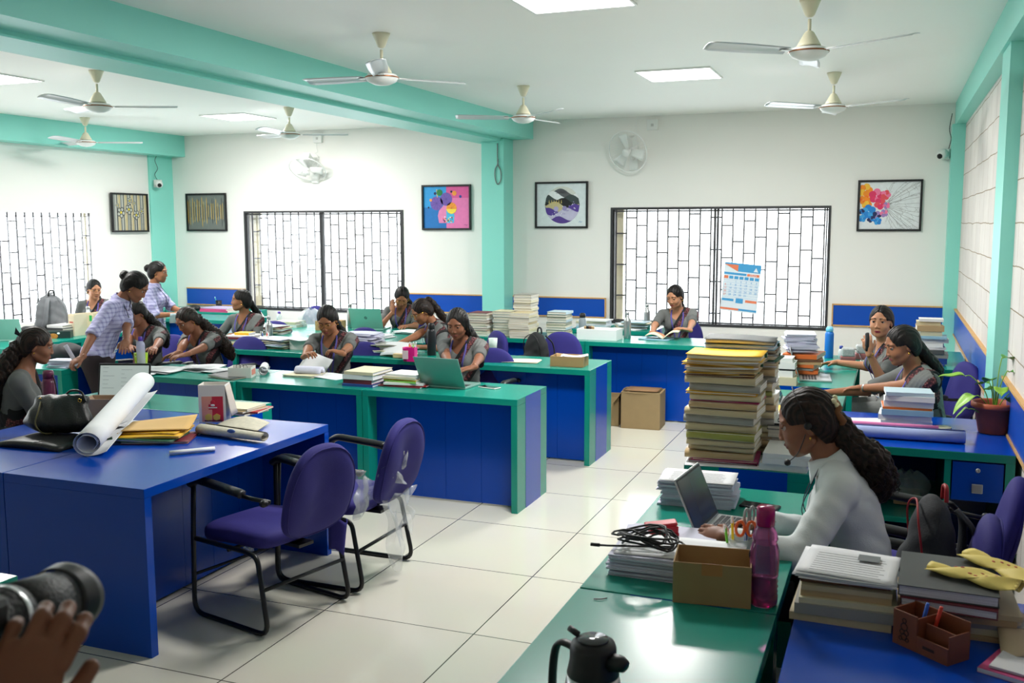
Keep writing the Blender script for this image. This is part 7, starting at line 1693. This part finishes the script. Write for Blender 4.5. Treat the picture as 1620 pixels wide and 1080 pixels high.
def carrier(p, label):
    r = empty('cake_carrier', p, .3, label, 'box'); MB().box((-.09, -.06, 0), (.09, .06, .05), mat('rose_card', (222, 160, 150), .6)).box((-.0905, -.0605, .05), (.0905, .0605, .075), M_blackpl).box((-.09, -.06, .075), (.09, .06, .10), M_whitepl).build('box_body', None, r)
    MB().prism([(-.09, .10), (.09, .10), (.05, .16), (-.05, .16)], -.05, .05, M_whitepl, Matrix(((1, 0, 0, 0), (0, 0, 1, 0), (0, 1, 0, 0), (0, 0, 0, 1)))).build('gable_lid', None, r)
carrier((-6.62, 9.1, .75), 'rose and white gable box before the back left window')
stack(-6.2, 9.15, .75, [(.3, .22, .03, 'white'), (.3, .22, .03, 'pale cream')], 'the pair by the gable box', 'file_folder', 'file', seed=116, kind='file folder', hard=False)
polybag((-5.95, 9.2, .75), .3, .2, 'white crumpled plastic bag between gable box and tan carton', 7)
bottle((-6.4, 9.25, .75), [(.001, 0), (.03, 0), (.03, .1), (.014, .13)], 'small clear bottle with a violet cap beside the gable box', mat('clear_plastic', (220, 230, 235), .2, alpha=.6), mat('violet_cap', (90, 60, 170), .4), [(.016, .128), (.016, .15), (.001, .152)])
# corner desks
p = at(280, 495, .75)
S = SDF(); S.ell((0, 0, .03), (.07, .09, .05), None, .02).ell((.0, -.08, .012), (.06, .06, .012), None, .02); v, f = mesh_sdf(S, .008, lambda X, Y, Z: -Z + .001); o = np_obj('cloth_hat', [(v, f, 0)], None, [M_blackpl]); o.location = (-8.55, 10.45, .75); tag(o, 'black cloth hat lying on the back counter by the corner column', 'cap')
pens((-8.35, 10.70, .75), 0, 'black cup on the back counter', M_blackpl, (.04, .12), [((40, 170, 170), .16, -.01, 0, -.3, 0)])
stack(-8.15, 10.5, .75, [(.45, .3, .02, 'pink'), (.44, .3, .02, 'pink'), (.42, .3, .012, 'lilac')], 'the folder stack on the back counter', 'folder', 'folder', 'pink folders on the back counter', seed=117, kind='folder', hard=False, rj=.1)
loose_pile(-8.75, 10.55, .75, .3, .25, 3, .008, 'dark-edged sheaf on the back counter', 118, [M_paper, cmat('dark grey')], .03, .3)
# left window desks
laptop((-8.02, 7.02, .75), PI + .5, 'mint laptop cut off by the left edge of the photo', (170, 206, 196), (60, 66, 70), 1.9, .33, .22)
S = SDF(); S.ell((0, 0, .05), (.16, .10, .07), None, .03); v, f = mesh_sdf(S, .01, lambda X, Y, Z: -Z + .001, 0, lambda X, Y, Z: .004 * np.sin(X * 50 + Z * 40)); o = np_obj('black_pouch', [(v, f, 0)], None, [mat('black_nylon', (34, 34, 36), .7)]); o.location = (-8.02, 7.34, .75); o.rotation_euler = (0, 0, 1.2); tag(o, 'soft black pouch between the laptop and the grey backpack', 'bag')
sb = empty('snack_box', (-7.78, 7.40, .75), .55, 'dark green snack box with a biscuit picture near the left window', 'box')
MB().cbox((0, 0, .035), (.32, .12, .07), mat('dark_green_card', (28, 46, 44), .4)).build('box_body', None, sb, bevel=.002); MB().ell((.0, -.0605, .022), (.045, .002, .028), mat('biscuit_print', (180, 120, 50), .6, noise=.4, nscale=90)).ell((-.10, -.0605, .03), (.035, .002, .02), mat('biscuit_print2', (150, 90, 50), .6, noise=.4, nscale=90)).ell((.05, -.061, .05), (.014, .002, .010), M_whitepl).build('printed_picture', None, sb)
def magfile(p, rz, label, col, strips):
    r = empty('magazine_file', p, rz, label, 'magazine file'); m = mat('file_card_%d' % col[0], col, .7)
    MB().box((-.05, -.12, 0), (.05, .12, .004), m).box((-.05, -.12, .004), (-.046, .12, .22), m).box((.046, -.12, .004), (.05, .12, .22), m).box((-.046, -.12, .004), (.046, -.116, .2), m).box((-.046, .116, .004), (.046, .12, .22), m).build('box_body', None, r)
    g_ = MB(); 
    for (x0, z0, x1, z1, c) in strips: g_.box((x0, -.1206, z0), (x1, -.12, z1), mat('strip_%d_%d' % (c[0], c[1]), c, .5))
    if strips: g_.build('label_strips', None, r)
    MB().box((-.04, -.1, .005), (.04, .1, .18), M_pages).build('papers', None, r)
magfile((-7.74, 7.72, .75), -.5 + .3, 'cream card magazine file with red lettering, left window desk', (214, 202, 176), [(-.03, .13, .03, .145, (190, 90, 80)), (-.02, .04, .02, .05, (90, 80, 70))])
magfile((-7.68, 7.86, .75), .15, 'cream magazine file with green strips, left window desk', (206, 192, 158), [(.0, .14, .03, .2, (40, 170, 90)), (-.01, .01, .03, .08, (40, 170, 90))])
ob_ = empty('desk_calendar', (-7.62, 8.06, .75), .5, 'white box with red and orange printed marks behind the leaning person', 'box'); MB().cbox((0, 0, .095), (.22, .08, .19), M_whitepl).build('box_body', None, ob_, bevel=.002)
gg = MB(); rr = rnd(5)
for i in range(5):
    for j in range(5): gg.cbox((-.08 + i * .04, -.0403, .03 + j * .03), (.016, .001, .012), mat('red_mark', (214, 110, 110), .6))
gg.cbox((0, -.0405, .175), (.2, .001, .02), mat('orange_mark', (236, 120, 60), .6)); gg.build('printed_marks', None, ob_)
stack(-7.85, 7.60, .75, [(.2, .28, .03, 'grey'), (.2, .28, .03, 'pale cream'), (.2, .28, .03, 'dark grey'), (.2, .28, .025, 'white')], 'the stack behind the snack box', 'book', 'book', 'books behind the snack box', seed=121)
bottle((-7.95, 8.02, .75), STEEL_PROF, 'pale steel bottle before the left window grille', mat('pale_steel', (206, 208, 208), .4, metal=.6), M_steel, STEEL_CAP)
loose_pile(-7.70, 6.98, .75, .3, .22, 3, .008, 'sheaf before the laptop at the left edge', 122, [M_paper, cmat('pale blue')], .03, .3)
polybag((-8.5 + .35, 8.35, .75), .28, .15, 'pale crumpled bag before the person by the left window', 9)
# lower left desk (row one extension): black bag and papers
S = SDF(); S.ell((0, 0, .07), (.20, .11, .085), None, .03).ell((.08, 0, .09), (.12, .10, .07), None, .04); v, f = mesh_sdf(S, .01, lambda X, Y, Z: -Z + .001, 0, lambda X, Y, Z: .004 * np.sin(X * 40 + Z * 40)); o = np_obj('black_bag', [(v, f, 0)], None, [mat('black_nylon', (34, 34, 36), .7)]); o.location = (-6.30, 6.06, .75); tag(o, 'black cloth bag on the desk behind the leaning person', 'bag')
paper_pile(-6.08, 5.86, .75, .2, .14, 7, .009, 'folded white sheaf by the hand of the leaning person', .2, 123, M_lilacpaper, .012, fan=.2)
o = MB().sheet(lambda u, v: ((u - .5) * .03, .01 * math.sin(3 * v), v * .17), 2, 5, .004, M_lilacpaper).build('folded_paper', None, loc=T3(at(122, 578, .83))); o.rotation_euler = (0, -.45, .6); tag(o, 'folded white paper sticking up from the hand of the leaning person', 'paper')
# papers in the hands of the standing person
o = MB().sheet(lambda u, v: ((u - .5) * .2, .03 * math.sin(3 * u), (v - .5) * .14), 6, 4, .006, mat('white_blue_leaflet', (206, 218, 226), .5)).build('leaflets', None, loc=(-6.70, 7.96, .90)); o.rotation_euler = (.7, .3, .5); tag(o, 'folded white leaflets held by the upright standing person', 'paper')
# ---------------------------------------------------------------- torn plastic on the second empty chair
pm_ = MATS['thin_clear_polythene']
def drape_sheet(M, w, h, seed, name, parent):
    rr = rnd(seed); ph = [rr.uniform(0, 6) for _ in range(5)]
    def f(u, v):
        x = (u - .5) * w * (1 - .45 * v + .2 * math.sin(9 * v + ph[0])); return (x, .02 * math.sin(11 * u + 4 * v + ph[1]) + .012 * math.sin(23 * u - 6 * v + ph[2]) + .02 * v, -h * v * (.72 + .28 * math.sin(5 * u + ph[3])) + .008 * math.sin(17 * u + ph[4]))
    return MB().sheet(f, 26, 16, .0005, pm_, M, smooth=True).build(name, None, parent)
drape_sheet(TR((.02, -.32, .47), PI), .36, .42, 3, 'plastic_wrap', CH1); drape_sheet(TR((-.12, -.345, .72), PI, 0, .5), .30, .22, 5, 'plastic_wrap', CH1)
drape_sheet(TR((-.2, -.26, .60), PI, 0, -.6), .2, .24, 8, 'plastic_wrap', CH1)
drape_sheet(TR((-.1, .02, .405), .3), .14, .10, 9, 'plastic_wrap', CH0)
MB().sheet(lambda u, v: (.17 + .10 * u * (1 - .4 * v), -.20 - .10 * math.sin(2 * u + .4), .46 - .16 * v - .03 * u + .01 * math.sin(8 * u)), 10, 8, .003, mfab).build('cover_flap', None, CH0)
